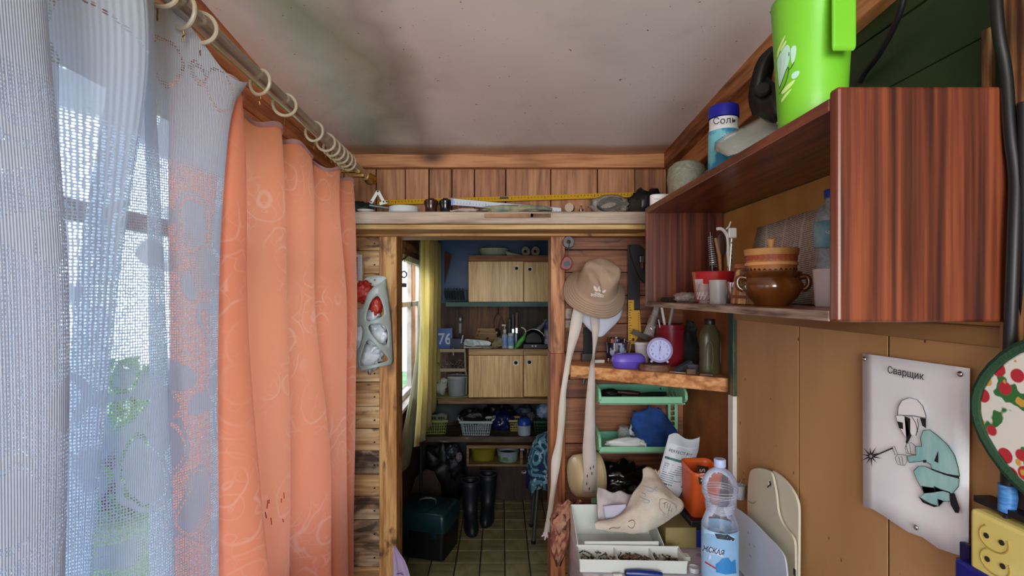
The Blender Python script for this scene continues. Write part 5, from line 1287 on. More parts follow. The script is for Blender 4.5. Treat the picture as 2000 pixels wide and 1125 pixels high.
# fabric straps
def strap(pts, label, m_):
    A = [P(x, y, Y) for x, y, w, Y in pts]; sp = spline([(p.x, p.y, p.z, w * Y / F) for p, (x, y, w, Y) in zip(A, pts)], 6)
    rows = [[Vector((x - w / 2, y + .002 * math.sin(z * 40), z)), Vector((x, y - .0015, z)), Vector((x + w / 2, y - .002 * math.sin(z * 37), z))] for x, y, z, w in sp]
    return MB().sheet(rows), m_
sm_, _ = strap([(1133, 592, 22, 2.0), (1124, 640, 22, 1.95), (1111, 700, 12, 1.95), (1101, 760, 11, 1.96), (1098, 800, 14, 1.96), (1093, 860, 13, 1.97), (1086, 900, 18, 1.97), (1081, 950, 11, 1.97), (1074, 1000, 10, 1.97), (1068, 1040, 12, 1.97)], '', 0)
t = thing('fabric_strap', 'long twisted white fabric strap hanging in front of the doorpost', 'strap', P(1133, 592, 2.0))
sm_.build('ribbon', M('#C8C0B0', .85, hex2='#DCD8D0', sc=5), t, world=True, smooth='all', solid=.0015)
for k, (dx, dy) in enumerate(((-9, 8), (-3, 14), (3, 10), (-6, 2))): MB().tube([P(1067, 1037, 1.97), P(1067 + dx * .6, 1040 + dy * .7, 1.965), P(1067 + dx, 1040 + dy, 1.97)], [.004, .004, .0025], 6).build('frayed_end', M('#D6D0C8', .9), t, world=True, smooth=True)
sm_, _ = strap([(1160, 606, 20, 2.0), (1163, 640, 15, 1.95), (1160, 690, 5, 1.95), (1157, 715, 10, 1.885), (1155, 745, 14, 1.875), (1153, 790, 18, 1.88), (1151, 850, 22, 1.88), (1151, 880, 26, 1.87), (1153, 920, 26, 1.86), (1151, 962, 24, 1.87)], '', 0)
t = thing('fabric_strap', 'wide greyish fabric strap hanging beside the mint rack', 'strap', P(1160, 606, 2.0))
sm_.build('ribbon', M('#B8B0A8', .85, hex2='#C8C2BC', sc=5), t, world=True, smooth='all', solid=.0015)
g = MB()
for px, py in ((1153, 915), (1156, 925), (1146, 945), (1151, 955), (1147, 930), (1159, 912)): g.blob(P(px, py, 1.853), (.002, .0008, .006), .2, 3, n=8, m=6)
g.build('stain', M('#4A4038', .9), t, world=True, kind='stuff')
# black belt with buckle
t = T0('black_belt', 'black webbing belt with buckle hanging under the white cap', 'belt', 1149, 690, 2.07)
bxp(1140, 1158, 640, 700, 2.07, .006).build('webbing', M('#0E0E10', .7), t, world=True, bevel=.001)
bxp(1136, 1161, 690, 712, 2.055, .02).build('buckle', M('#241818', .4), t, world=True, bevel=.003)
MB().tube([P(1142, 712, 2.06), P(1144, 730, 1.92), P(1139, 750, 1.92)], .005, 8).build('tail', m_black, t, world=True, smooth=True)
t = T0('saw', 'dark grey handsaw hanging blade down beside the cabinet', 'saw', 1240, 540, 2.06)
bxp(1226, 1250, 478, 604, 2.066, .004).build('blade', M('#2E2C2C', .4, .5), t, world=True, bevel=.001)
plate(arcs([(1228, 476), (1262, 480), (1268, 560), (1250, 548), (1232, 500)]), lambda u, v: P(u, v, 2.05), [arcs([(1244, 498), (1258, 498), (1258, 530), (1248, 520)])], 0).build('handle', M('#1A1A1C', .5), t, world=True, solid=.014)
bxp(1250, 1258, 500, 512, 2.038, .006).build('screw_plate', m_steel, t, world=True, bevel=.001)
t = T0('set_square', 'yellow perforated set square hanging below the saw', 'set square', 1240, 640, 2.05)
plate([(1227, 586), (1238, 586), (1238, 606), (1249, 606), (1252, 648), (1248, 655), (1238, 672), (1227, 672)], lambda u, v: P(u, v, 2.045), [arcs([(1234, 660), (1239, 660), (1239, 666), (1234, 666)], n=1)], 0).build('blade', M('#C4941C', .45), t, world=True, solid=.003)
g = MB()
for k in range(16): bxp(1229, 1231.5 if k % 3 else 1234, 590 + k * 5, 591.4 + k * 5, 2.0425, .001, g)
for k in range(9): bxp(1246.5, 1248.5, 612 + k * 4, 613.2 + k * 4, 2.0425, .001, g)
g.build('graduation', M('#2E2408', .6), t, world=True, kind='stuff')
for py0, py1 in ((603, 622), (626, 640)):
    bxp(1104.5, 1117, py0, py1, 2.0955, .003).build('paper_label', M('#B0A496', .7, hex2='#8A7E72', sc=60), wb, world=True)

# ---- corner shelf
CS = H - .267
cs = MB(); poly = [(X_(1115, 1.93), 1.93), (X_(1435, 1.615), 1.615), (.745, 1.66), (.745, D - .006), (X_(1115, 1.93), D - .006)]
cs.prism(poly, .045, T=Matrix.Translation((0, 0, CS - .045)))
one(cs, 'corner_shelf', wood('#9A6034', '#C08650', '#D6A46E', 'X', knots=3, blotch='#4A2A18', bamt=.0), 'raw pine corner shelf below the bucket hat', 'shelf', bevel=.003)
one(bxp(1113, 1142, 722, 741, 2.03, .05), 'wood_block', w_pineX, 'small raw wood block under the shelf beside the doorpost', 'block', bevel=.002).location.z -= .0
CZ = CS + .0006
def on(px, Y): return (X_(px, Y), Y, CZ)
t = thing('steel_mug', 'shiny steel mug with dark blue band on the corner shelf', 'mug', on(1204, 1.99))
MB().lathe([(0, 0), (.036, 0), (.038, .003), (.038, .094), (.039, .097), (.036, .097), (.035, .01), (0, .008)], n=32).build('body', m_chrome, t, smooth=True)
MB().lathe([(.0383, .02), (.0386, .02), (.0386, .08), (.0383, .08)], n=32).build('band', M('#0E1628', .3, hex2='#9AA6BC', sc=40, lo=.52, hi=.56, stretch=(1, 1, .4)), t, smooth=True)
MB().tube(chaikin([Vector((.036, -.012, .085)), Vector((.050, -.02, .082)), Vector((.050, -.02, .05)), Vector((.037, -.014, .03))], 2), .003, 8).build('handle', m_chrome, t, smooth=True)
t = thing('soap_box', 'purple plastic soap box at the shelf front', 'soap box', on(1227, 1.86), (0, 0, 6))
a_ = arcs([(-.062, -.036), (.062, -.036), (.062, .036), (-.062, .036)], n=3)
def loft(mb, poly, prof):     # stacked scaled copies of an outline
    n_ = len(poly); vs = [(x * s_, y * s_, z) for s_, z in prof for x, y in poly]; fs = []
    for j in range(len(prof) - 1):
        for i in range(n_): fs.append((j * n_ + i, j * n_ + (i + 1) % n_, (j + 1) * n_ + (i + 1) % n_, (j + 1) * n_ + i))
    fs += [tuple(reversed(range(n_))), tuple((len(prof) - 1) * n_ + i for i in range(n_))]
    return mb.add(vs, fs)
m_pur = M('#5A48B0', .4)
loft(MB(), a_, [(.80, 0), (.88, .003), (1.0, .022), (1.0, .024)]).build('base', m_pur, t, smooth=True)
loft(MB(), a_, [(1.0, .0245), (1.0, .030), (.94, .042), (.80, .050), (.7, .052)]).build('lid', M('#6654C0', .4), t, smooth=True)
t = thing('white_tub', 'small white plastic tub behind the purple soap box', 'tub', on(1254, 1.98))
MB().lathe([(0, 0), (.023, 0), (.025, .002), (.028, .072), (.0295, .072), (.0295, .082), (.027, .083), (0, .080)], n=30).build('body', M('#C8C8CC', .45), t, smooth=True)
MB().lathe([(.0296, .074), (.0306, .075), (.0306, .080), (.0296, .081)], n=30).build('rim', M('#D4D4D6', .45), t, smooth=True)
t = thing('wooden_disc', 'dark oval slice of wood under the alarm clock', 'wood slice', on(1278, 1.79))
MB().lathe([(0, 0), (.052, 0), (.055, .004), (.055, .020), (.052, .023), (0, .023)], n=28, sq=(1, .62)).build('slice', wood('#2E1A12', '#5A3A2A', '#7A5440', 'X', sc=2), t, smooth=True)
MB().lathe([(0, .0232), (.046, .0232), (.046, .0238), (0, .0238)], n=28, sq=(1, .62)).build('cut_face', M('#4E3426', .6), t)
ck = thing('alarm_clock', 'small round lilac alarm clock with Arabic numerals on the wood slice', 'clock', (X_(1288, 1.79), 1.79, CZ + .0245), (0, 0, -12))
cz_ = .048
m_lil = M('#A8A0CC', .35)
MB().lathe([(0, .017), (.036, .017), (.043, .010), (.0445, 0), (.0435, -.010), (.0375, -.014), (.036, -.011), (0, -.011)], (0, 0, cz_), (0, 1, 0), 44, sq=(1, 1)).build('case', m_lil, ck, smooth=True)
MB().lathe([(0, 0), (.0358, 0), (.0358, .0006), (0, .0006)], (0, -.0118, cz_), (0, 1, 0), 40).build('dial', M('#B4B6DC', .5), ck)
for s_ in (-1, 1): MB().tube([(s_ * .022, -.002, .014), (s_ * .029, -.004, .0045)], [.005, .0042], 10).build('foot', m_lil, ck, smooth=True)
for k in range(1, 13):
    a = math.pi / 2 - k * math.pi / 6
    text(str(k), .0105, TR((.0275 * math.cos(a), -.0124, cz_ + .0275 * math.sin(a)), 90, 0, 0), M('#2A2E5A', .6), ck, name='numeral')
for a, l, w in ((78, .014, .0012), (88, .022, .0009), (-92, .016, .0006)):
    d_ = Vector((math.cos(R(a)), 0, math.sin(R(a)))); MB().tube([Vector((0, -.0134, cz_)) - d_ * .003, Vector((0, -.0134, cz_)) + d_ * l], w, 6).build('hand', M('#4A4E7A', .5), ck)
MB().lathe([(0, -.0145), (.0362, -.0145)], (0, 0, cz_), (0, 1, 0), 40).build('crystal', film('#F0F4FF', .02, .03, 1, 1), ck)
rc = thing('red_canister', 'tall dark red plastic canister holding tools on the corner shelf', 'canister', on(1309, 1.93))
MB().lathe([(0, 0), (.046, 0), (.048, .003), (.051, .150), (.0515, .153), (.049, .153), (.046, .02), (0, .006)], n=36).build('body', M('#6E1420', .3, hex2='#7E1E28', sc=8), rc, smooth=True)
for k in range(10):
    a = R(180 + 18 * k + 9); MB().lathe([(0, 0), (.003, 0), (.003, .001)], (.0505 * math.cos(a), .0505 * math.sin(a), .138), (math.cos(a), math.sin(a), 0), 8).build('vent_hole', M('#3A0A10', .6), rc)
def stick(a, b_, r, mat, nm, lab, cat):
    tt = thing(nm, lab, cat, P(*b_)); q0 = tt.location.copy()
    MB().tube([P(*a) - q0, P(*b_) - q0], r, 8).build('shaft', mat, tt, smooth=True)
    MB().tube([P(*b_) - q0, P(*b_) - q0 + (P(*b_) - P(*a)).normalized() * .008], r * 1.2, 8).build('tip', mat, tt, smooth=True)
stick((1292, 598, 1.93), (1301, 650, 1.93), .005, M('#CFCBC8', .4), 'plastic_stick', 'white plastic stick upright in the red canister', 'stick')
stick((1286, 624, 1.91), (1294, 660, 1.91), .004, m_steel, 'steel_rod', 'short steel rod at the canister rim nearest the clock', 'rod')
stick((1314, 600, 1.94), (1304, 650, 1.94), .006, M('#8C8684', .5), 'flat_tool', 'flat grey tool handle leaning in the red canister', 'tool')
t = T0('glass_tube', 'clear glass tube with metal collar tilted behind the clock', 'tube', 1272, 625, 1.97); q0 = t.location.copy()
MB().tube([P(1283, 598, 1.98) - q0, P(1277, 622, 1.97) - q0, P(1266, 655, 1.96) - q0], [.010, .014, .020], 16).build('glass', film('#D8D8D8', .25, .05), t, smooth=True)
MB().tube([P(1277, 618, 1.97) - q0, P(1272, 634, 1.965) - q0], [.0155, .017], 16).build('collar', M('#9A9088', .35, .5), t, smooth=True)
MB().tube(chaikin([P(1270, 640, 1.955) - q0, P(1276, 646, 1.95) - q0, P(1268, 654, 1.95) - q0], 2), .0015, 6).build('filament', m_chrome, t)
one(MB().box(-.034, .034, -.003, .003, -.010, .010, T=Matrix.Translation(P(1251, 654, 1.99)) @ TR((0, 0, 0), 0, 24, 0)), 'scraper_blade', M('#4A4240', .5, .3), 'flat grey scraper blade leaning behind the white tub', 'scraper', bevel=.001)
oc_ = thing('oil_bottle', 'olive plastic motor oil bottle at the wall end of the corner shelf', 'bottle', (.700, 1.72, CZ), (0, 0, 12))
m_olive = M('#3C3824', .35, hex2='#4C462C', sc=6)
a_ = arcs([(-.036, -.024), (.036, -.024), (.036, .024), (-.036, .024)], n=2)
loft(MB(), a_, [(.92, 0), (.98, .004), (1.0, .03), (.93, .05), (.96, .09), (1.0, .12), (.86, .145), (.5, .162), (.45, .166)]).build('body', m_olive, oc_, smooth=True)
MB().lathe([(0, .165), (.0165, .165), (.0175, .168), (.0175, .182), (.016, .184), (0, .184)], n=20).build('cap', M('#161614', .4), oc_, smooth=True)
MB().tube(chaikin([Vector((-.030, -.026, .02)), Vector((-.030, -.027, .10)), Vector((-.012, -.027, .115)), Vector((-.004, -.027, .06)), Vector((-.010, -.026, .02))], 2), .0018, 6).build('embossed_rib', M('#5A5434', .35), oc_, smooth=True)
MB().box(.0365, .038, -.006, .004, .03, .11).build('level_strip', M('#8A8A84', .4), oc_)
t = thing('dark_rag', 'heap of dark greenish rags behind the oil bottle', 'rags', on(1352, 1.98))
MB().blob((0, 0, .06), (.055, .05, .075), .35, 3, seed=4).build('cloth', M('#1E2420', .9, hex2='#2E3630', sc=15, bump=.6, bsc=60), t, smooth='all')
MB().blob((.02, .0, .13), (.035, .03, .03), .4, 3, seed=8).build('top_fold', M('#343C36', .9), t, smooth='all')
for px, Y, dz, rz, sz_, col_, lab, nm in ((1335, 1.78, .016, 24, (.034, .010, .008), '#3A3E48', 'dark grey sharpening stone leaning beside the wood slice', 'whetstone'), (1352, 1.79, .012, -12, (.018, .020, .012), '#3E4250', 'bluish grey stone block on the corner shelf', 'whetstone'),
                              (1349, 1.71, .0095, -8, (.014, .010, .009), '#5E4636', 'small rough offcut of wood at the shelf edge', 'wood_offcut'), (1380, 1.675, .004, -25, (.020, .006, .0035), '#5A4432', 'thin brown wood chip in front of the oil bottle', 'wood_offcut'), (1329, 1.735, .0015, -32, (.035, .0018, .0014), '#A8A49C', 'thin white rod lying at the shelf edge', 'rod')):
    one(MB().box(-sz_[0], sz_[0], -sz_[1], sz_[1], -sz_[2], sz_[2], T=Matrix.Translation((X_(px, Y), Y, CZ + dz)) @ TR((0, 0, 0), 0, -20 if nm == 'whetstone' and px == 1335 else 0, rz)), nm, M(col_, .7, hex2='#2E2824', sc=40, lo=.5, hi=.8), lab, 'offcut' if 'wood' in nm else ('rod' if nm == 'rod' else 'stone'), bevel=.001)
t = thing('matchbox', 'small white matchbox beside the black belt on the shelf', 'matchbox', (X_(1169, 2.0), 2.0, CZ), (0, 0, 10))
MB().box(-.02, .02, -.012, .012, 0, .012).build('sleeve', M('#C4C2C0', .5), t, bevel=.001)
MB().box(-.0205, .0205, -.010, .010, .002, .010).build('tray', M('#8A8680', .6), t)

# ---- mint green rack
rk = thing('mint_rack', 'mint green two-tier plastic rack on the plank wall', 'rack', (.52, 2.0, H - .6))
m_mint = M('#86C49C', .4); m_mint2 = M('#5FA286', .45)
def rp_(mb, n, mat=m_mint, **k): return mb.build(n, mat, rk, world=True, **k)
x0, x1 = X_(1166, 1.93), X_(1338, 1.93)
for yy, tp_, bt_2, fr_ in ((0, 752, 791, 775), (1, 842, 886, 873)):
    Yf = 1.90
    rp_(MB().box(x0 + .004, x1 - .02, Yf, Yf + .006, Z_(bt_2 - 1, Yf), Z_(fr_, Yf)), 'front_rail', bevel=.002)
    rp_(MB().box(x0 + .004, x1 - .01, Yf, 2.085, Z_(bt_2 - 1, Yf), Z_(bt_2 - 1, Yf) + .004), 'floor_tray')
    rp_(MB().box(x0, x1 - .008, 2.085, 2.091, Z_(bt_2 - 8, 2.09), Z_(tp_ - (2 if yy == 0 else 0), 2.09)), 'back_plate', m_mint2)
    for s_, xx in ((0, x0), (1, x1 - .012)):
        if yy and s_: continue
        z0, z1 = Z_(bt_2 + 1, Yf), Z_(tp_ + 8, Yf)
        poly = arcs([(Yf - .006, z0), (2.088, z0), (2.088, z1 + .015), (1.99, z1 + .012), (Yf - .006, z1)], n=2)
        rp_(MB().prism([(a, b_) for a, b_ in poly], .010, T=Matrix(((0, 0, 1, xx), (1, 0, 0, 0), (0, 1, 0, 0), (0, 0, 0, 1)))), 'end_panel', bevel=.002)
for px0, px1 in ((1305, 1310), (1318, 1324)): rp_(bxp(px0, px1, 780, 875, 2.06, .012), 'upright', bevel=.002)
for k in range(5):
    zc_ = Z_(798 + k * 10, 2.06); rp_(MB().tube([(X_(1314, 2.06) + .012 * math.cos(a * math.pi / 6), 2.066, zc_ + .011 * math.sin(a * math.pi / 6)) for a in range(12)], .0016, 5, True), 'lattice_ring')
for k in range(4):
    rp_(MB().tube(chaikin([P(1306 + k * 7, 756, 2.05), P(1303 + k * 8, 764, 2.0), P(1309 + k * 7, 774, 1.96)], 1), .002, 5), 'lattice_bar', M('#A8B494', .4))
rp_(MB().lathe([(0, -.001), (.004, -.001), (.004, 0)], P(1290, 759, 2.083), (0, 1, 0), 10), 'screw_hole', m_black)
rp_(bxp(1155, 1170, 950, 984, 1.98, .01), 'foot_bracket', bevel=.003)
rp_(bxp(1155, 1270, 958, 972, 2.03, .05), 'lowest_rail', m_mint2, bevel=.003)
RZ1, RZ2 = Z_(790, 1.90) + .0052, Z_(885, 1.90) + .0052
def capsule(nm, lab, cat, a, b_, r, mat, tipmat=None):
    tt = thing(nm, lab, cat, a); q0 = Vector(a)
    MB().tube([Vector((0, 0, 0)), (Vector(b_) - q0) * .5, Vector(b_) - q0], [r * .7, r, r * .8], 10).build('grip', mat, tt, smooth=True)
    d_ = (Vector(b_) - q0); MB().tube([d_, d_ + d_.normalized() * .03], [r * .45, r * .2], 8).build('tip', tipmat or m_steel, tt, smooth=True)
capsule('pliers', 'dark red handled pliers lying in the upper mint tray', 'pliers', (X_(1206, 1.96), 1.96, RZ1 + .03), (X_(1250, 1.96), 1.96, RZ1 + .022), .011, M('#2E1418', .4))
capsule('screwdriver', 'black handled screwdriver lying in the upper mint tray', 'screwdriver', (X_(1248, 1.95), 1.95, RZ1 + .020), (X_(1300, 1.97), 1.97, RZ1 + .020), .010, M('#101014', .4))
t = thing('black_pouch', 'flat black pouch at the doorway end of the upper mint tray', 'pouch', (X_(1195, 2.0), 2.0, RZ1 + .001))
MB().blob((0, 0, .016), (.045, .03, .016), .25, 4).build('body', m_black, t, smooth='all')
t = thing('blue_cloth', 'folded royal blue cloth bulging from the lower mint tray', 'cloth', (X_(1275, 1.97), 1.97, RZ2 + .001))
cl_ = plate(arcs([(1229, 812), (1262, 797), (1290, 795), (1318, 835), (1326, 845), (1314, 872), (1300, 880), (1258, 880), (1238, 850)], n=2), lambda u, v: P(u, v, 1.955 - .03 * math.sin((u - 1229) / 95 * math.pi) ** 2 + .012 * noise.noise(Vector((u * .05, v * .05, 1)))), None, 3)
cl_.build('cloth', M('#123468', .95, hex2='#1C4484', sc=30, bump=.6, bsc=160), t, world=True, smooth='all', solid=.03, offset=-1)
MB().blob((.0, .035, .07), (.07, .03, .06), .2, 3).build('inner_fold', M('#0E2A58', .95), t, smooth='all')
t = thing('white_bag', 'folded white plastic bag in the lower mint tray', 'bag', (X_(1222, 1.93), 1.93, RZ2 + .001))
MB().blob((0, 0, .022), (.075, .018, .022), .14, 3, n=28).build('body', M('#C2C8C6', .35, bump=.6, bsc=25), t, smooth='all')
MB().tube([(.05, -.016, .03), (.07, -.016, .02), (.072, -.012, .008)], .004, 8).build('fold', M('#D0D4D2', .4), t, smooth=True)
t = thing('glass_jar', 'small clear glass jar behind the white bag', 'jar', (X_(1218, 2.02), 2.02, RZ2 + .001))
MB().lathe([(0, 0), (.022, 0), (.024, .004), (.024, .045), (.018, .055), (.020, .062), (.018, .062)], n=24).build('body', film('#D0D8D8', .2, .05), t, smooth=True)
MB().box(-.02, .02, -.001, .001, .03, .07, T=TR((.024, -.01, 0), 0, 18, 0)).build('scrap', M('#C8D4D8', .5), t)
t = thing('black_bag', 'glossy black plastic bag heaped under the mint rack', 'bag', (X_(1222, 1.96), 1.99, Z_(960, 1.98)))
MB().blob((0, -.0, .05), (.095, .06, .055), .28, 3, n=36, m=20, seed=2).build('film', M('#060608', .12, bump=1.0, bsc=22, coat=.6), t, smooth='all')
MB().blob((.07, -.02, .03), (.04, .04, .03), .35, 4, seed=6).build('fold', M('#08080A', .15, bump=1, bsc=30), t, smooth='all')
t = thing('cream_tub', 'round cream plastic tub hanging on its side behind the grey strap', 'tub', (X_(1144, 1.97), 1.97, Z_(928, 1.97)))
MB().lathe([(0, .058), (.045, .058), (.068, .052), (.077, .040), (.082, -.01), (.083, -.05), (.080, -.05), (.078, -.01), (.07, .04), (0, .05)], (0, 0, 0), (-1, -.22, .02), 40).build('body', M('#C8BA92', .35), t, smooth=True)
MB().lathe([(.084, -.050), (.087, -.048), (.087, -.042), (.084, -.040)], (0, 0, 0), (-1, -.22, .02), 40).build('rim', M('#B8A87E', .4), t, smooth=True)
# ================================================================ TABLE AND WHAT STANDS ON IT
TZ = H - .76; TX = .220
tb = thing('table', 'small wooden table under the patterned oilcloth', 'table', (.46, 1.3, 0))
MB().box(TX + .006, .703, .95, 1.655, TZ - .026, TZ - .0035).build('table_top', w_pineX, tb, world=True)
for x in (.25, .68):
    for y in (.99, 1.61): MB().box(x - .02, x + .02, y - .02, y + .02, 0, TZ - .0262).build('leg', w_redZ, tb, world=True)
MB().box(.27, .66, 1.60, 1.62, TZ - .10, TZ - .0262).build('apron', w_redZ, tb, world=True)
m, N, L, b = newmat('oilcloth'); t = N.new('ShaderNodeTexCoord'); nz, mth, mp, vor, step, mixc = kit(N, L, t.outputs['Object'])
dd = vor(13); rg = step(mth('SINE', mth('MULTIPLY', dd, 40)), .55, .8)
c = mixc(nz(6, 3), lin('#B2AAB0'), lin('#C0BCC6')); c = mixc(mth('MULTIPLY', rg, .5), c, lin('#A08C84')); c = mixc(mth('MULTIPLY', step(nz(34, 2), .56, .62), .5), c, lin('#8C98B8')); c = mixc(mth('MULTIPLY', step(nz(22, 3), .60, .64), .6), c, lin('#7A6E6A'))
L.new(c, b.inputs['Base Color']); b.inputs['Roughness'].default_value = .3
rows = []
for i in range(15):
    y = .94 + .722 * i / 14
    w_ = .004 * math.sin(y * 30)
    rows.append([(TX - .004 + w_, y, TZ - .26), (TX - .003 + w_ * .7, y, TZ - .15), (TX - .001 + w_ * .3, y, TZ - .05), (TX + .001, y, TZ - .006), (TX + .006, y, TZ), (.3, y, TZ), (.45, y, TZ), (.6, y, TZ), (.704, y, TZ)])
MB().sheet(rows).build('oilcloth', m, None, smooth='all', solid=.0016, offset=-1, label='lilac and beige patterned oilcloth covering the small table', cat='tablecloth')
U = TZ + .0012
# rag hanging at the back corner
t = thing('patterned_rag', 'reddish brown paisley rag hanging at the table corner by the doorway', 'rag', P(1095, 990, 1.75))
rows = []
edge = [(980, 1092, 1140, 1.68), (995, 1080, 1128, 1.67), (1015, 1074, 1116, 1.67), (1035, 1078, 1112, 1.67), (1060, 1073, 1110, 1.67), (1085, 1078, 1104, 1.67), (1105, 1086, 1094, 1.67)]
for py, a, b_, Y in edge:
    rows.append([P(a + (b_ - a) * i / 8, py + 5 * math.sin(i * 1.7 + py), Y + .018 * math.sin(i * 2.1 + py * .06)) for i in range(9)])
MB().sheet(rows).build('cloth', M('#6E3A34', .9, hex2='#A8785C', sc=38, bump=.5, bsc=60, lo=.42, hi=.6), t, world=True, smooth='all', solid=.003)
MB().blob(P(1092, 1022, 1.66), (.022, .014, .026), .3, 3).build('knot', M('#8A5A4C', .9, hex2='#B08A6C', sc=50), t, world=True, smooth='all')
# organiser tray
m_wp = M('#C6CCC6', .45)
tr = thing('organizer_tray', 'white plastic desk organizer box under the cotton mitts', 'organizer', (.34, 1.55, U))
x0, x1, y0, y1 = X_(1114, 1.62), .468, 1.485, 1.62
hz = .075
def tp(mb, n, **k): return mb.build(n, m_wp, tr, world=True, bevel=.0015, **k)
tp(MB().box(x0, x1, y0, y1, U, U + .003), 'bottom')
tp(MB().prism([(y0 - .01, U), (y1, U), (y1, U + hz + .02), (y1 - .03, U + hz + .02), (y0 - .01, U + .045)], .003, T=Matrix(((0, 0, 1, x0), (1, 0, 0, 0), (0, 1, 0, 0), (0, 0, 0, 1)))), 'side_wall')
tp(MB().prism([(y0 - .01, U), (y1, U), (y1, U + hz), (y0 - .01, U + .035)], .003, T=Matrix(((0, 0, 1, x1), (1, 0, 0, 0), (0, 1, 0, 0), (0, 0, 0, 1)))), 'side_wall')
tp(MB().box(x0, x1, y1 - .003, y1, U, U + hz + .02), 'back_wall')
tp(MB().box(x0 + .022, x1 - .012, y0 - .004, y0, U + .003, U + .044), 'front_wall')
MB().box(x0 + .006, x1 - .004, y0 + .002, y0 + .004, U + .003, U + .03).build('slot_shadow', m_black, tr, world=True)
t2 = thing('divided_tray', 'long white three compartment tray full of screws at the table edge', 'tray', (.36, 1.43, U), (0, 0, -2))
Lx, Wy, Hh = .292, .082, .036
loft_o = lambda s_: [(-Lx / 2 * s_, -Wy / 2), (Lx / 2 * s_, -Wy / 2), (Lx / 2 * s_, Wy / 2), (-Lx / 2 * s_, Wy / 2)]
def tq_(mb, n): return mb.build(n, m_wp, t2, bevel=.0012)
tq_(MB().box(-Lx / 2 + .004, Lx / 2 - .004, -Wy / 2 + .004, Wy / 2 - .004, 0, .003), 'bottom')
for s_ in (-1, 1):
    tq_(MB().add([(-Lx / 2 + .003, s_ * (Wy / 2 - .004), 0), (Lx / 2 - .003, s_ * (Wy / 2 - .004), 0), (Lx / 2, s_ * Wy / 2, Hh), (-Lx / 2, s_ * Wy / 2, Hh), (-Lx / 2 + .003, s_ * (Wy / 2 - .0065), 0), (Lx / 2 - .003, s_ * (Wy / 2 - .0065), 0), (Lx / 2, s_ * (Wy / 2 - .003), Hh), (-Lx / 2, s_ * (Wy / 2 - .003), Hh)],
        [(0, 1, 2, 3), (7, 6, 5, 4), (0, 4, 5, 1), (1, 5, 6, 2), (2, 6, 7, 3), (3, 7, 4, 0)]), 'long_wall')
for x in (-Lx / 2 + .0015, -.040, .060, Lx / 2 - .0045):
    tq_(MB().box(x, x + .003, -Wy / 2 + .003, Wy / 2 - .003, .001, Hh - (.001 if abs(x) > .1 else .003)), 'end_wall' if abs(x) > .1 else 'divider')
tq_(MB().tube([(-Lx / 2, -Wy / 2, Hh), (Lx / 2, -Wy / 2, Hh), (Lx / 2, Wy / 2, Hh), (-Lx / 2, Wy / 2, Hh)], .002, 6, True), 'rim')
rr = random.Random(11); g = MB(); g2 = MB()
for k in range(150):
    x = rr.choice((rr.uniform(-.135, -.045), rr.uniform(-.033, .055), rr.uniform(.068, .135))); y = rr.uniform(-.03, .03); z = .006 + rr.uniform(0, .018)
    d_ = Vector((rr.uniform(-1, 1), rr.uniform(-1, 1), rr.uniform(-.3, .6))).normalized() * rr.uniform(.005, .010); c_ = Vector((x, y, z))
    (g if k % 3 else g2).tube([c_ - d_, c_ + d_ * .8, c_ + d_], [.0012, .0014, .0026], 6)
g.build('screws', M('#3A3634', .4, .6), t2, kind='stuff'); g2.build('brass_screws', M('#8A6A4A', .4, .6), t2, kind='stuff')
g = MB()
for k in range(26): g.blob((rr.uniform(-.13, .13), rr.uniform(-.03, .03), .006 + rr.uniform(0, .012)), rr.uniform(.003, .007), .4, n=8, m=6, seed=k)
g.build('scraps', M('#2A2422', .7), t2, kind='stuff')
for x, r in ((.012, .010), (-.012, .008)): MB().tube([(x + r * math.cos(a * .52), r * .6 * math.sin(a * .52), .026 + .004 * math.cos(a * .52)) for a in range(12)], .0022, 6, True).build('rubber_washer', M('#6A4630', .5), t2, smooth=True)
# cloth mitts
def sheetpx(rowspx, sub=6, wob=.006, seed=0, zmin=None):
    R_ = [spline([tuple(P(*q)) for q in r_], sub) for r_ in rowspx]
    m_ = len(R_[0]); cols_ = [spline([R_[j][i] for j in range(len(R_))], sub) for i in range(m_)]
    rows = [[cols_[i][j] for i in range(m_)] for j in range(len(cols_[0]))]
    out = []
    for r_ in rows:
        o_ = []
        for p in r_:
            v = Vector(p); n_ = noise.noise(v * 28 + Vector((seed, 0, 0))); v.y += wob * n_; v.z += wob * .6 * noise.noise(v * 22 + Vector((0, seed, 5)))
            if zmin: v.z = max(v.z, zmin)
            o_.append(v)
        out.append(o_)
    return out
t = thing('cotton_mitt', 'grey lilac cotton mitt lying in the organizer box', 'mitt', P(1200, 1035, 1.57))
mb = MB().sheet(sheetpx([[(1168, 956, 1.60), (1195, 960, 1.60), (1225, 966, 1.60), (1242, 968, 1.60)], [(1166, 975, 1.58), (1195, 985, 1.58), (1222, 985, 1.57), (1246, 985, 1.58)],
                         [(1168, 1005, 1.56), (1200, 1003, 1.56), (1230, 1000, 1.54), (1252, 1000, 1.56)], [(1170, 1036, 1.55), (1200, 1037, 1.54), (1235, 1038, 1.52), (1262, 1036, 1.54)]], 5, .016, 3))
mb.build('cloth', M('#A49C9E', .95, hex2='#B8B2B4', sc=22), t, world=True, smooth='all', solid=.006)
MB().sheet(sheetpx([[(1178, 988, 1.555), (1200, 986, 1.55), (1222, 984, 1.55)], [(1182, 1012, 1.55), (1200, 1012, 1.54), (1228, 1008, 1.54)]], 4, .004, 5)).build('patch', M('#AEB0C4', .9), t, world=True, smooth='all', solid=.003)
t = thing('oven_mitt', 'cream cotton oven mitt with drawn lines draped over the organizer', 'mitt', P(1250, 1030, 1.52))
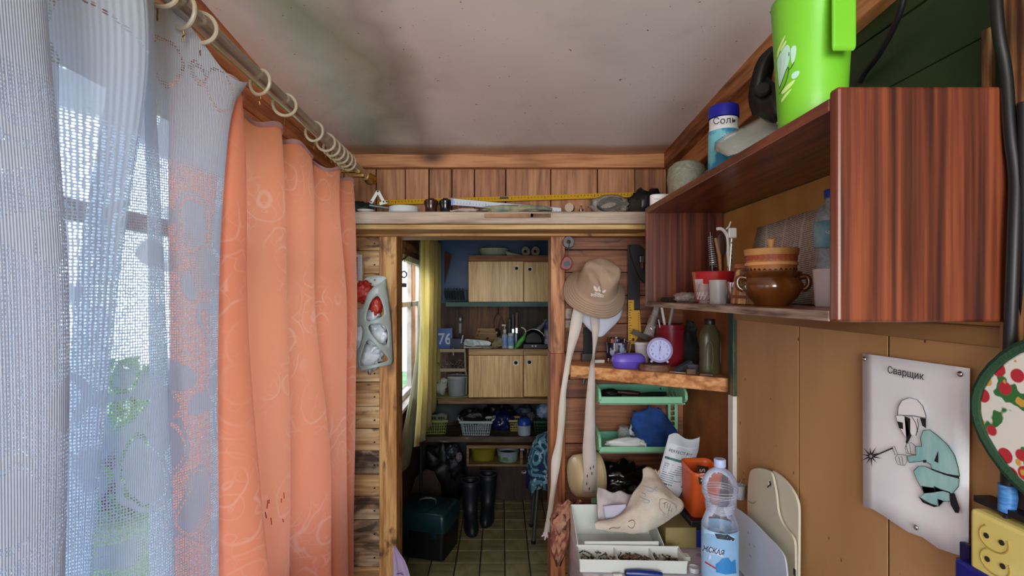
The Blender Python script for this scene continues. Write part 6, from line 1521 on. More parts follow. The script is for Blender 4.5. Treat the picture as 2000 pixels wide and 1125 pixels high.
mb = MB().sheet(sheetpx([[(1255, 918, 1.60), (1262, 914, 1.60), (1270, 914, 1.60), (1277, 918, 1.60)],
                         [(1255, 940, 1.57), (1268, 938, 1.56), (1282, 940, 1.56), (1298, 948, 1.57)],
                         [(1236, 966, 1.55), (1264, 962, 1.52), (1292, 962, 1.52), (1318, 968, 1.55)],
                         [(1222, 994, 1.54), (1256, 985, 1.50), (1296, 982, 1.50), (1335, 988, 1.54)],
                         [(1196, 1012, 1.53), (1232, 1006, 1.50), (1282, 1012, 1.49), (1312, 1014, 1.52)],
                         [(1162, 1022, 1.52), (1212, 1026, 1.495), (1262, 1032, 1.49), (1288, 1028, 1.51)],
                         [(1164, 1036, 1.51), (1206, 1038, 1.50), (1250, 1040, 1.495), (1270, 1036, 1.50)]], 6, .010, 9))
mb.build('cloth', M('#B6AC9C', .95, hex2='#C4BCAE', sc=18, bump=.3, bsc=200), t, world=True, smooth='all', solid=.004)
S = Surf(mb); z7 = lambda pts: [(1060 + u / 3.704, 900 + v / 3.704) for u, v in pts]
line_on(S, [z7([(845, 280), (870, 272), (920, 290), (955, 320), (970, 350), (955, 380), (925, 400), (890, 395), (850, 350), (840, 315), (850, 285)]), z7([(872, 310), (900, 300)]), z7([(885, 302), (880, 340)]), z7([(905, 305), (900, 345)]), z7([(925, 315), (915, 350)]), z7([(905, 355), (935, 365)]), z7([(915, 345), (905, 385)]),
            z7([(940, 300), (975, 325), (965, 335)]), z7([(868, 390), (910, 415)]), z7([(935, 340), (930, 372)])], .00065, 'ink_drawing', M('#4A4A50', .8), t, .0035)
line_on(S, [z7([(720, 180), (760, 190), (800, 205), (825, 220)]), z7([(700, 260), (740, 280), (780, 290), (760, 310), (730, 300)]), z7([(715, 230), (745, 240), (740, 260)]), z7([(755, 215), (790, 230), (810, 200), (830, 190)])], .0012, 'blue_print', M('#8C9CB0', .8), t, .0035)
line_on(S, [z7([(620, 440), (650, 425), (670, 445), (660, 480), (640, 490), (615, 470)]), z7([(480, 495), (510, 480), (540, 490), (560, 478)])], .0012, 'print', M('#7A5C54', .8), t, .0035)
MB().tube([P(1279, 918, 1.61), P(1283, 926, 1.61), P(1288, 920, 1.61)], [.005, .006, .005], 10).build('thumb_tip', M('#B4AA98', .9), t, world=True, smooth=True)
# foil pouch
t = thing('foil_pouch', 'torn grey and white pet food pouch reading PERFECT FIT leaning on the mitt', 'pouch', P(1310, 960, 1.66))
OUT = [[(1306, 850), (1322, 847), (1338, 856), (1352, 858), (1367, 855)], [(1300, 872), (1316, 876), (1332, 880), (1347, 883), (1363, 880)], [(1293, 900), (1309, 905), (1325, 910), (1341, 912), (1355, 907)],
       [(1286, 925), (1301, 930), (1316, 934), (1330, 936), (1344, 934)], [(1280, 948), (1293, 953), (1306, 958), (1318, 962), (1332, 960)], [(1277, 962), (1290, 966), (1301, 970), (1311, 974), (1322, 976)]]
rws = [[(x, y, 1.66 - .018 * math.sin(math.pi * i / 4) * (1 if j else .2) - .006 * j) for i, (x, y) in enumerate(r_)] for j, r_ in enumerate(OUT)]
mbp = MB().sheet(sheetpx(rws, 4, .006, 7)); mbp.build('front', M('#A4AEB6', .4, hex2='#B4BCC4', sc=12, bump=.3, bsc=30), t, world=True, smooth='all')
bk = MB().sheet(sheetpx([[(x, y, 1.665 + .012 * math.sin(math.pi * i / 4)) for i, (x, y) in enumerate(r_)] for j, r_ in enumerate(OUT)], 4, .004, 2)); bk.build('back', M('#7A848C', .35), t, world=True, smooth='all')
S = Surf(mbp)
def q4(a, b_, v0, v1):   # band across the pouch between rows
    def at(u, v):
        j = min(int(v), 4); f_ = v - j; i = min(int(u * 4), 3); g_ = u * 4 - i
        A = [OUT[j][i][k] * (1 - g_) + OUT[j][i + 1][k] * g_ for k in (0, 1)]; B = [OUT[j + 1][i][k] * (1 - g_) + OUT[j + 1][i + 1][k] * g_ for k in (0, 1)]
        return (A[0] * (1 - f_) + B[0] * f_, A[1] * (1 - f_) + B[1] * f_)
    n = 6
    return [at(a + (b_ - a) * i / n, v0) for i in range(n + 1)] + [at(b_ - (b_ - a) * i / n, v1) for i in range(n + 1)]
print_on(S, [q4(.04, .96, .7, 5)], 'white_panel', M('#BCC4CC', .5), t, .0012, 2)
print_on(S, [q4(.05, .95, 1.62, 1.78)], 'green_band', M('#1E5E54', .5), t, .0020, 1)
print_on(S, [q4(.05, .95, 3.55, 3.68)], 'green_band', M('#1E5E54', .5), t, .0020, 1)
text_on(S, 'PERFECT FIT', 8.6, 1329, 885, M('#3A424E', .5), t, rot=-14, off=.0024, sx=1.0, bold=.1)
g = []
for k in range(9): g.append(q4(.08, .60 + .2 * math.sin(k * 2) if k > 4 else .85, 2.05 + k * .165, 2.10 + k * .165))
print_on(S, g, 'small_print', M('#5A6470', .6), t, .0020, 0, kind='stuff')
print_on(S, [arcs([(1337, 918), (1348, 920), (1346, 934), (1334, 932)])], 'round_badge', M('#7C84A0', .5), t, .0026, 1)
print_on(S, [q4(.1, .35, 4.0, 4.35), q4(.45, .7, 4.1, 4.5), q4(.2, .5, 4.55, 4.8)], 'dark_print', M('#2E5A5C', .5), t, .0022, 0, kind='stuff')
# carton
t = thing('carton', 'small olive brown cardboard box behind the white tray', 'box', (X_(1322, 1.56), 1.585, U))
MB().box(-.044, .048, -.055, .055, 0, .061).build('box', M('#7E7244', .7, hex2='#8C7E50', sc=8), t, bevel=.001)
MB().box(-.044, .048, -.055, .055, .0612, .0625).build('lid_flap', M('#6E6238', .75), t)
# stack: dark blue box and orange bin
t = thing('blue_box', 'blue plastic box with black lid under the orange bin', 'box', (.616, 1.585, U))
MB().box(-.046, .05, -.05, .05, 0, .052).build('body', M('#1A2A8C', .35), t, bevel=.003)
MB().box(-.048, .052, -.052, .052, .0525, .080).build('lid', M('#101016', .4), t, bevel=.003)
t = thing('orange_bin', 'orange plastic bin with a dark printed label behind the water bottle', 'bin', (.618, 1.60, U + .0815), (7, 0, 3))
g = MB(); loft(g, rrect(.080, .090, .014), [(.86, 0), (.90, .003), (1.0, .045), (1.12, .135), (1.16, .150)])
g.f = g.f[:-1]; g.build('body', M('#C8561E', .4), t, smooth=True, solid=.003)
gs = MB(TR(t.location, 7, 0, 3)); gs.v = []; loft(gs, rrect(.080, .090, .014), [(.86, 0), (1.0, .045), (1.16, .150)])
S = Surf(gs)
TI = TR(t.location, 7, 0, 3).inverted()
for o_ in (print_on(S, [[(1361, 908), (1384, 912), (1382, 948), (1366, 946)]], 'dark_label', M('#33261E', .6), t, .003), text_on(S, 'STM', 15, 1372, 928, M('#CFC8C0', .6), t, rot=-84, off=.0042, sx=.9, bold=.4)):
    o_.data.transform(TI @ Matrix.Translation(t.location))
MB().blob((0, .0, .075), (.026, .028, .026), .1, 3).build('contents', M('#2E2A2A', .8), t, smooth='all')
# strip, cap, eraser
one(MB().box(.40, .53, 1.455, 1.480, U, U + .012, T=TR((.0, 0, 0), 0, 0, 0)), 'plastic_strip', m_wp, 'flat white plastic strip lying right of the screw tray', 'strip', bevel=.001).location.x += .008
t = thing('plastic_ring', 'clear plastic ring lying on the oilcloth beside the knife', 'ring', (X_(1354, 1.41), 1.405, U))
MB().lathe([(.014, 0), (.0155, 0), (.0155, .010), (.0145, .012), (.013, .012), (.014, 0)], n=24).build('ring', film('#E0E0E4', .45, .15, 1, 3), t, smooth=True)
MB().lathe([(0, .003), (.013, .003), (.013, .005), (0, .005)], n=24).build('disc', M('#C8C4C8', .4), t)
one(MB().box(-.012, .012, -.006, .006, 0, .008, T=TR((X_(1206, 1.375), 1.373, U), 0, 0, 4)), 'eraser', m_white, 'small white block lying under the edge of the screw tray', 'eraser', bevel=.0015)
t = thing('utility_knife', 'utility knife with dark blue handle on the oilcloth', 'knife', (X_(1256, 1.385), 1.372, U), (0, 0, -7))
MB().tube([(-.048, 0, .0095), (-.02, 0, .0105), (.02, 0, .010), (.046, 0, .009)], [.008, .0100, .0098, .008], 12).build('handle', M('#12286E', .3), t, smooth=True)
MB().tube([(-.052, 0, .0095), (-.046, 0, .0095)], [.006, .0082], 12).build('end_cap', m_black, t, smooth=True)
MB().add([(.046, -.005, .006), (.12, -.001, .004), (.112, .006, .004), (.046, .006, .006), (.046, -.005, .0075), (.12, -.001, .005), (.112, .006, .005), (.046, .006, .0075)], [(0, 3, 2, 1), (4, 5, 6, 7), (0, 1, 5, 4), (1, 2, 6, 5), (2, 3, 7, 6), (3, 0, 4, 7)]).build('blade', m_steel, t)
# mineral water bottle
bw = thing('mineral_bottle', 'large clear water bottle with light blue label in front of the orange bin', 'bottle', (X_(1406, 1.32), 1.32, U))
prof = [(0, 0), (.034, 0), (.042, .006), (.0445, .02), (.0445, .155), (.0438, .168), (.038, .186), (.0315, .205), (.0325, .218), (.039, .236), (.0435, .256), (.043, .270), (.038, .286), (.028, .300), (.018, .308), (.0125, .311), (.0125, .318)]
pr2 = spline([(a, b_) for a, b_ in prof], 3)
MB().lathe([(max(a, 0), b_) for a, b_ in pr2[:-1]] + [(.0115, .318)], n=40).build('body', film('#D4DCEE', .05, .05, 1, 2), bw, smooth=True)
body = MB(Matrix.Translation(bw.location)); body.lathe([(.0450, .030), (.0450, .162)], n=60); body.f = [f for f in body.f if len(f) == 4]
lb = MB(); lb.lathe([(.0450, .030), (.0450, .162), (.0446, .162), (.0446, .030), (.0450, .030)], n=60)
lb.build('label', M('#7FA8CC', .35, hex2='#9CC0DC', sc=9), bw, smooth=True)
MB().lathe([(0, .318), (.0135, .318), (.0145, .316), (.0145, .333), (.013, .335), (0, .335)], n=28).build('cap', M('#A8B8DC', .4), bw, smooth=True)
for k in range(7): MB().tube([((.0328 + .0005 * k) * math.cos(a * .2618), (.0328 + .0005 * k) * math.sin(a * .2618), .203 + k * .0035 + .0015 * math.sin(a)) for a in range(24)], .0009, 5, True).build('rib', film('#E8F0FF', .4, .05, 1, 2), bw, smooth=True)
for z_ in (.245, .252, .259): MB().tube([((.0432) * math.cos(a * .2618), (.0432) * math.sin(a * .2618), z_) for a in range(24)], .0007, 5, True).build('rib', film('#E8F0FF', .3, .05, 1, 2), bw, smooth=True)
S = Surf(body); zb = lambda pts: [(1370 + u / 4.589, 880 + v / 4.589) for u, v in pts]
print_on(S, [zb([(20, 690), (60, 700), (130, 690), (200, 720), (300, 780), (300, 815), (200, 800), (130, 760), (60, 740), (20, 740)])], 'label_sky', M('#A8D0E4', .4), bw, .0010, 2)
print_on(S, [zb([(105, 720), (190, 730), (300, 790), (290, 812), (140, 790)])], 'dark_panel', M('#2E3440', .4), bw, .0016, 2)
print_on(S, [zb([(130, 1090), (128, 1020), (160, 1000), (185, 970), (215, 990), (240, 960), (270, 1000), (305, 975), (315, 1100), (220, 1112)])], 'mountain_print', M('#2C78B4', .4), bw, .0016, 2)
print_on(S, [zb([(25, 845), (195, 890), (195, 955), (25, 905)])], 'name_panel', M('#B8C8DC', .4), bw, .0014, 2)
print_on(S, [zb([(30, 990), (130, 1050), (130, 1065), (30, 1005)])], 'red_band', M('#A83040', .4), bw, .0018, 1)
text_on(S, 'ЖСКАЯ', 14.5, 1370 + 108 / 4.589, 880 + 900 / 4.589, M('#2A3A60', .4), bw, rot=-14, off=.0022, sx=.82, bold=.3)
print_on(S, [zb([(60, 985), (78, 925), (92, 985), (80, 965)])], 'peak_mark', M('#C8D8E8', .4), bw, .0018, 1)
# cutting boards standing against the right wall
def slab(outline, X, thick, nm, mat, label, cat, foot=None, holes=None):
    Yz = []
    for u, v in outline:
        px, py = 1060 + u / 3.704, 900 + v / 3.704; Y = X * F / (px - CX); Yz.append((Y, max(Z_(py, Y), U)))
    hh = None
    if holes: hh = [[(X * F / (1060 + u / 3.704 - CX), Z_(900 + v / 3.704, X * F / (1060 + u / 3.704 - CX))) for u, v in h] for h in holes]
    c_ = thing(nm, label, cat, (X, sum(a for a, b_ in Yz) / len(Yz), U))
    MB().prism(Yz, thick, T=Matrix(((0, 0, 1, X), (1, 0, 0, 0), (0, 1, 0, 0), (0, 0, 0, 1))), holes=hh).build('board', mat, c_, world=True, bevel=.0012)
    return c_
m_brd = M('#BFBAA4', .5, hex2='#B4AE98', sc=9)
b1 = slab(arcs([(1476, 1000), (1478, 560), (1480, 90), (1535, 46), (1640, 66), (1664, 110), (1690, 250), (1700, 380), (1745, 480), (1822, 560), (1826, 700), (1826, 1060)], n=2), .694, .006, 'cutting_board', m_brd, 'cream cutting board with curved edge and hanging hole against the ochre wall', 'cutting board', holes=[arcs([(1632, 145), (1650, 145), (1652, 190), (1636, 195)], n=1)])
b2 = slab(arcs([(1600, 1060), (1640, 60), (1700, 90), (1790, 180), (1848, 290), (1852, 420), (1845, 1100)], n=2), .703, .006, 'cutting_board', M('#C4C0AA', .5), 'larger cream cutting board behind the one with the hanging hole', 'cutting board')
MB().tube([P(1502, 938, 1.33) , P(1505, 946, 1.325), P(1499, 952, 1.33)], .0016, 6).build('hook', m_black, b1, world=True)
MB().tube(chaikin([P(1461, 978, 1.43), P(1466, 982, 1.41), P(1471, 984, 1.40), P(1476, 980, 1.39)], 1), .0008, 5).build('scratch', M('#5A5648', .6), b1, world=True, kind='stuff')
b3 = slab(arcs([(1330, 1100), (1352, 500), (1362, 330), (1400, 340), (1500, 415), (1620, 540), (1720, 640), (1765, 730), (1776, 1100)], n=2), .655, .004, 'cutting_board', M('#B4BCC6', .4, hex2='#A6AEB8', sc=5), 'bluish white plastic cutting board with stains beside the water bottle', 'cutting board')
for k, (u, v) in enumerate(((1485, 520), (1495, 605), (1500, 690), (1530, 620))):
    px, py = 1060 + u / 3.704, 900 + v / 3.704; Y = .654 * F / (px - CX); MB().blob((.6545, Y, Z_(py, Y)), (.0006, .004, .003), .4, n=10, m=6, seed=k).build('stain', M('#8A9088', .7), b3, world=True)
MB().box(.6535, .6548, 1.138, 1.146, Z_(1125, 1.14), Z_(1112, 1.14)).build('slot', m_black, b3, world=True)
t = thing('glass_cup', 'small glass cup between the water bottle and the cutting board', 'glass', (.700, 1.505, Z_(975, 1.5)))
MB().lathe([(0, 0), (.014, 0), (.017, .04), (.0155, .04), (.012, .004), (0, .004)], n=20).build('body', film('#B8C4C4', .4, .05), t, smooth=True)
MB().tube([(0, 0, .04), (.008, 0, .055), (.016, 0, .058)], .0012, 5).build('wire', m_steel, t)
# lilac cloth low in the doorway's left corner
t = thing('lilac_cloth', 'pale lilac cloth hanging at the bottom of the left doorpost', 'cloth', P(770, 1120, 2.0))
rows = [[P(768 + (w * i / 6), py, 2.02 + .012 * math.sin(i * 1.8)) for i in range(7)] for py, w in ((1066, 3), (1080, 12), (1095, 22), (1110, 28), (1130, 34), (1160, 42))]
MB().sheet(rows).build('cloth', M('#B4A0C0', .9), t, world=True, smooth='all', solid=.003)
MB().tube([P(775, 1121, 2.0), P(782, 1120, 1.995), P(788, 1123, 2.0)], .0015, 5).build('embroidery', M('#4A3E8C', .8), t, world=True)
# ================================================================ BACK ROOM FURNISHINGS
FY = 3.70
def Zb(py, Y=FY): return Z_(py, Y)
m_lam = wood('#B48A4A', '#D4AC68', '#E6C282', 'Z', sc=1.5, contrast=.8, rough=.4, el=.05)
m_lamX = wood('#8A6434', '#A88048', '#BC965C', 'X', sc=1.5, contrast=.8, rough=.45)
m_lamT = wood('#6A3E20', '#84522E', '#9A6438', 'X', sc=1.5, contrast=.7)
def ringh(px, py, Y, par, r=.021):
    c_ = P(px, py, Y)
    MB().lathe([(r * .55, -.003), (r, -.004), (r, 0), (r * .55, 0), (r * .55, -.003)], c_, (0, 1, 0), 24).build('ring_handle', M('#C8C0B0', .4), par, world=True, smooth=True)
    MB().lathe([(0, -.0015), (r * .6, -.0015), (r * .6, 0)], c_, (0, 1, 0), 20).build('finger_hole', M('#0A0806', .9), par, world=True)
XE = .585
# teal shelf board
one(MB().box(-.40, .598, 3.69, 4.138, Zb(599), Zb(590)), 'teal_shelf', M('#2E5A5E', .6, hex2='#4A6A68', sc=14, stretch=(.3, 1, 1)), 'chipped teal painted shelf board in the back room', 'shelf', bevel=.002)
uc = thing('upper_cabinet', 'wide upper wooden cabinet with two ring-handled doors in the back room', 'cabinet', (.17, 3.9, Zb(590) + .001))
def up_(mb, n, mat, **k): return mb.build(n, mat, uc, world=True, **k)
xa, xm = X_(916, FY), X_(1022, FY)
up_(MB().box(xa, XE, FY + .006, 4.10, Zb(590) + .001, Zb(500)), 'carcass', m_lamT, bevel=.002)
d1 = up_(MB().box(xa - .002, xm, FY - .014, FY + .004, Zb(590) + .002, Zb(511)), 'door', m_lam, bevel=.0015)
d2 = up_(MB().box(xm + .004, XE, FY - .002, FY + .005, Zb(590) + .002, Zb(512)), 'door', m_lam, bevel=.0015)
up_(MB().box(xa - .002, XE, FY - .012, FY + .004, Zb(510), Zb(499)), 'top_rail', m_lamT, bevel=.001)
ringh(1009, 524, FY - .0145, d1); ringh(1035, 526, FY - .0025, d2)
lc_ = thing('lower_cabinet', 'wide lower wooden cabinet with two ring-handled doors standing on the plank counter', 'cabinet', (.17, 3.9, Zb(777) + .001))
def lo_(mb, n, mat, **k): return mb.build(n, mat, lc_, world=True, **k)
lo_(MB().box(xa, XE, FY + .006, 4.10, Zb(777) + .002, Zb(684)), 'carcass', m_lamT)
lo_(MB().box(xa - .002, XE, FY - .012, 4.10, Zb(684) + .0005, Zb(681.5)), 'top_board', m_lamX, bevel=.001)
lo_(MB().box(xa - .002, xm - .002, FY - .010, FY + .004, Zb(693), Zb(684)), 'top_rail', m_lamX, bevel=.001)
lo_(MB().box(xm + .002, XE, FY - .010, FY + .004, Zb(693), Zb(684)), 'top_rail', m_lamX, bevel=.001)
d1 = lo_(MB().box(xa - .002, xm - .003, FY - .016, FY + .004, Zb(775.5), Zb(694)), 'door', m_lam, bevel=.002)
d2 = lo_(MB().box(xm + .004, XE, FY - .006, FY + .004, Zb(774), Zb(694)), 'door', m_lam, bevel=.002)
ringh(1007.5, 708.5, FY - .0165, d1, .023); ringh(1034, 707.5, FY - .0065, d2, .023)
one(MB().box(-.455, .598, 3.685, 4.138, Zb(788), Zb(777.5)), 'plank_counter', wood('#5A4026', '#84623E', '#A07E54', 'X', knots=3), 'worn plank counter under the lower cabinet', 'counter', bevel=.003)
one(MB().box(-.585, .598, 3.66, 4.138, Zb(861), Zb(850)), 'low_shelf', wood('#2E2018', '#54402E', '#745A42', 'X', blotch='#9A8A78', bamt=-.1), 'dark scuffed plank shelf holding the plastic baskets', 'shelf', bevel=.003)
# open box cabinet and brown base panel
oc2 = thing('open_cabinet', 'open-fronted brown cabinet with basins above the floor', 'cabinet', (.2, 3.9, 0))
w_o = wood('#5A3E20', '#806038', '#9A7A4C', 'X', sc=1.5); xo = X_(911, FY)
MB().box(xo, .598, 3.72, 4.1, Zb(876, 3.72), Zb(870, 3.72)).build('top_board', w_o, oc2, world=True, bevel=.001)
MB().box(xo, .598, 3.72, 4.1, Zb(911, 3.72), Zb(907, 3.72)).build('shelf_board', w_o, oc2, world=True, bevel=.001)
MB().box(xo, xo + .016, 3.72, 4.1, Zb(907, 3.72) + .0005, Zb(876, 3.72) - .0005).build('side_panel', w_o, oc2, world=True)
MB().box(X_(1016, 3.72), X_(1021, 3.72), 3.72, 4.1, Zb(907, 3.72) + .0005, Zb(876, 3.72) - .0005).build('divider', w_o, oc2, world=True)
MB().box(xo + .02, .598, 4.09, 4.10, Zb(907), Zb(876)).build('back_panel', M('#2A1C10', .8), oc2, world=True)
MB().box(xo, .598, 3.86, 3.88, 0.002, Zb(911, 3.72) - .0005).build('base_panel', wood('#241209', '#3A1E10', '#4C2A18', 'Z', sc=1.2), oc2, world=True)
MB().lathe([(.010, -.004), (.021, -.005), (.024, 0), (.010, 0), (.010, -.004)], P(1023, 921, 3.858), (0, 1, 0), 20, sq=(1, .6)).build('oval_handle', M('#9A9488', .3, .7), oc2, world=True, smooth=True)
MB().box(X_(1016, 3.71), X_(1024, 3.71), 3.712, 3.72, Zb(880, 3.71), Zb(876, 3.71)).build('hinge', m_steel, oc2, world=True)
# things on the upper cabinet
ZU = Zb(500) + .0008
t = thing('ribbed_bowl', 'pale green ribbed bowl on top of the upper cabinet', 'bowl', (X_(964, 3.82), 3.82, ZU))
rows = []
for r_, h_ in ((.055, 0), (.070, .002), (.094, .024), (.106, .048), (.108, .056), (.102, .056)):
    rows.append([((r_ + (.0022 * math.cos(a * math.pi / 2) if .01 < h_ < .05 else 0)) * math.cos(a * 2 * math.pi / 120), (r_ + (.0022 * math.cos(a * math.pi / 2) if .01 < h_ < .05 else 0)) * math.sin(a * 2 * math.pi / 120), h_) for a in range(121)])
MB().sheet(rows).build('body', M('#9CA694', .4), t, smooth='all', solid=.003)
MB().lathe([(.104, .056), (.109, .054), (.111, .058), (.106, .061), (.104, .056)], n=48).build('rim', M('#B4BEAC', .4), t, smooth=True)
for px, py, lab in ((1026, 490, 'cream paper roll beside the ribbed bowl'), (1045, 490, 'cream paper roll nearest the doorpost on the upper cabinet')):
    t = thing('paper_roll', lab, 'paper roll', (X_(px, 3.76), 3.76, ZU + .036))
    sp_ = [((.012 + .0032 * a / 6.28) * math.cos(a), (.012 + .0032 * a / 6.28) * math.sin(a)) for a in [k * .4 for k in range(100)]]
    for y_ in (0,):
        MB().sheet([[(x, -.04, z) for x, z in sp_], [(x + .02, .26, z) for x, z in sp_]]).build('roll', M('#A8A48E', .8), t, smooth='all', solid=.0012)
    MB().lathe([(.010, -.035), (.0115, -.035), (.0115, .24), (.010, .24), (.010, -.035)], (0, 0, 0), (.06, 1, 0), 16).build('core', M('#6A604C', .8), t, smooth=True)
one(MB().add([P(986, 491, 3.74), P(990, 498.4, 3.72), P(1018, 498.4, 3.72), P(1008, 494, 3.9)] + [v + Vector((0, 0, .003)) for v in (P(986, 491, 3.74), P(990, 498.4, 3.72), P(1018, 498.4, 3.72), P(1008, 494, 3.9))], [(0, 1, 2, 3), (7, 6, 5, 4), (0, 4, 5, 1), (1, 5, 6, 2), (2, 6, 7, 3), (3, 7, 4, 0)]),
    'paper_sheet', M('#A8A894', .8), 'flat cream paper sheet sticking out beside the ribbed bowl', 'paper')
# brown card in the far corner and dish rack
one(MB().add([P(868, 490, 4.0), P(882, 498, 4.0), P(868, 556, 4.0), P(868, 490, 4.01), P(882, 498, 4.01), P(868, 556, 4.01)], [(0, 1, 2), (5, 4, 3), (0, 3, 4, 1), (1, 4, 5, 2), (2, 5, 3, 0)]), 'brown_card', M('#5A3018', .8), 'brown cardboard flap behind the yellow curtain top', 'card')
dr = thing('dish_rack', 'grey wire dish rack on the teal shelf', 'dish rack', (X_(892, 3.9), 3.9, Zb(590) + .001))
for z_ in (.006, .085):
    MB().tube([(-.10, -.08, z_), (.075, -.08, z_), (.075, .08, z_), (-.10, .08, z_)], .0028, 6, True).build('rail', M('#5A6A74', .4, .5), dr, smooth=True)
for k in range(4): MB().tube([((-.10, .075)[k % 2], (-.08, .08)[k // 2], .003), ((-.10, .075)[k % 2], (-.08, .08)[k // 2], .09)], .003, 6).build('corner_post', M('#5A6A74', .4, .5), dr)
p0 = None
for k in range(7):
    if p0 is None:
        p0 = thing('plate', 'dark grey plate standing on edge in the dish rack', 'plate', (0, 0, 0), group='plates in the dish rack')
        MB().lathe([(0, 0), (.035, 0), (.045, .006), (.047, .007), (.044, .003), (.03, -.003), (0, -.003)], (0, 0, 0), (1, 0, .15), 28).build('dish', M('#2C3840', .3), p0, smooth=True)
        MB().lathe([(.045, .006), (.0485, .007), (.045, .009)], (0, 0, 0), (1, 0, .15), 28).build('rim', M('#5A6870', .3), p0, smooth=True); o = p0
    else: o = copy_tree(p0)
    o.location = (X_(892, 3.9) - .086 + k * .022, 3.9, Zb(590) + .058)
# hanging utensils
t = T0('can_opener', 'white and grey hand tool hanging on the brown panel', 'can opener', 899, 640, 4.12); q0 = t.location.copy()
MB().box(-.011, .011, -.012, 0, -.045, .05).build('handle', M('#8A8C8C', .4), t, bevel=.003)
MB().blob((.0, -.012, .065), (.018, .008, .028), .1).build('head', M('#7C7E80', .35, .5), t, smooth='all')
MB().tube([(.012, -.008, .095), (.024, -.01, .085), (.024, -.01, .06), (.012, -.008, .05)], .003, 6).build('crank', M('#6A4A38', .5), t, smooth=True)
MB().tube([(0, -.004, .09), (0, 0, .125)], .002, 6).build('hook', m_steel, t)
t = T0('wire_handle', 'looped copper wire handle hanging from the teal shelf', 'handle loop', 973, 625, 4.08); q0 = t.location.copy()
MB().tube(chaikin([P(961, 652, 4.08) - q0, P(966, 640, 4.08) - q0, P(964, 626, 4.08) - q0, P(968, 616, 4.08) - q0, P(973, 612, 4.08) - q0, P(979, 617, 4.08) - q0, P(984, 632, 4.08) - q0, P(992, 650, 4.08) - q0], 2), .0042, 8).build('loop', M('#7A5240', .35, .5), t, smooth=True)
MB().tube([P(973, 612, 4.08) - q0, P(973, 603, 4.10) - q0], .006, 8).build('hook', M('#6A2A1C', .5), t, smooth=True)
t = T0('ladle', 'dark round ladle leaning over the cream mug', 'ladle', 970, 650, 4.07)
MB().blob((0, 0, 0), (.030, .018, .032), 0).build('bowl', M('#4A4642', .3, .6), t, smooth='all')
MB().tube([(.008, .0, .02), (.022, .02, .07), (.026, .04, .11)], .003, 6).build('shank', m_steel, t, smooth=True)
# number plate, dark box
t = T0('number_sign', 'blue house number sign reading 76 behind the yellow curtain', 'sign', 868, 661, 3.86)
bxp(855, 883.5, 641, 681, 3.86, .004).build('plate', M('#1C50A4', .4), t, world=True, bevel=.001)
MB().tube([P(855.5, 641.6, 3.858), P(883, 641.6, 3.858), P(883, 681, 3.858)], .0018, 6).build('border', M('#6C90C8', .4), t, world=True)
text('76', .118, Matrix.Translation(P(868.5, 663, 3.8575) - t.location) @ TR((0, 0, 0), 90, 0, 0), M('#B8C8E4', .4), t, depth=.0008, sx=.85, bold=.002)
one(bxp(879, 906, 661.5, 681.2, 3.84, .09), 'navy_box', M('#101E48', .5), 'dark navy box beside the blue number sign', 'box', bevel=.002).location.z += .001
# white tiered rack
ra = thing('white_rack', 'cream plastic two-tier rack between curtain and lower cabinet', 'rack', (-.36, 3.85, Zb(777)))
mr = M('#A09078', .5); Yr = 3.76
for py in (685, 723):
    bxp(859, 909, py - 3.5, py + 3, Yr, .008).build('front_rail', mr, ra, world=True, bevel=.002)
    bxp(859, 909, py + 2, py + 3, Yr + .009, .18).build('tier', mr, ra, world=True)
for px in (908.5,): MB().tube(chaikin([P(px - 2, 668, Yr + .02), P(px - .5, 685, Yr + .02), P(px + .5, 720, Yr + .02), P(px + 3, 737, Yr + .02), P(px + 2, 772, Yr + .06)], 1), .007, 8).build('post', mr, ra, world=True, smooth=True)
bxp(884, 886.5, 680, 694, Yr - .006, .005).build('peg', mr, ra, world=True, bevel=.001)
t = thing('wool_tangle', 'tangle of grey wool and wire on the white rack', 'tangle', (X_(882, 3.84), 3.84, Zb(725, 3.84) + .003))
rr = random.Random(3); g = MB()
for k in range(40):
    p = Vector((rr.uniform(-.075, .08), rr.uniform(-.05, .03), rr.uniform(.008, .05))); pts_ = [p]
    for _ in range(6): p = p + Vector((rr.uniform(-.02, .02), rr.uniform(-.015, .015), rr.uniform(-.014, .018))); p.z = max(p.z, .004); pts_.append(p)
    g.tube(chaikin(pts_, 1), .0022, 5)
g.build('strands', M('#5A544C', .8, hex2='#8C8478', sc=30), t, kind='stuff')
MB().blob((.03, 0, .022), (.045, .04, .02), .3).build('clump', M('#3A3836', .9), t, smooth='all')
CTZ = Zb(777.5) + .001
one(MB().prism(arcs([(X_(846, 3.8), 3.70), (X_(914, 3.72), 3.70), (X_(914, 3.72), 3.86), (X_(846, 3.8), 3.9)], n=1), .004, T=Matrix.Translation((0, 0, CTZ))), 'green_cloth', M('#8A9450', .8, hex2='#A8AC7C', sc=12), 'yellow green cloth under the clear plastic bucket', 'cloth')
t = thing('plastic_bucket', 'translucent round food bucket on the green cloth', 'bucket', (X_(892.5, 3.775), 3.775, CTZ + .0045))
MB().lathe([(0, 0), (.058, 0), (.061, .004), (.069, .132), (.0725, .132), (.0725, .148), (.069, .148), (.066, .13), (.058, .006), (0, .006)], n=36).build('body', film('#AEB8BE', .50, .2, 1, 2), t, smooth=True)
MB().lathe([(.070, .134), (.0745, .135), (.0745, .142), (.070, .143)], n=36).build('rim', M('#A8B0B4', .4), t, smooth=True)
t = thing('white_sack', 'crumpled white plastic bag behind the yellow curtain hem', 'bag', (X_(862, 3.8), 3.80, CTZ + .0045))
MB().blob((0, 0, .055), (.04, .035, .055), .25, 3, seed=3).build('film', M('#A8ACA4', .5, bump=.6, bsc=30), t, smooth='all')
MB().blob((.02, -.01, .105), (.026, .02, .02), .4, 4, seed=5).build('mouth', M('#B4B4AC', .5), t, smooth='all')
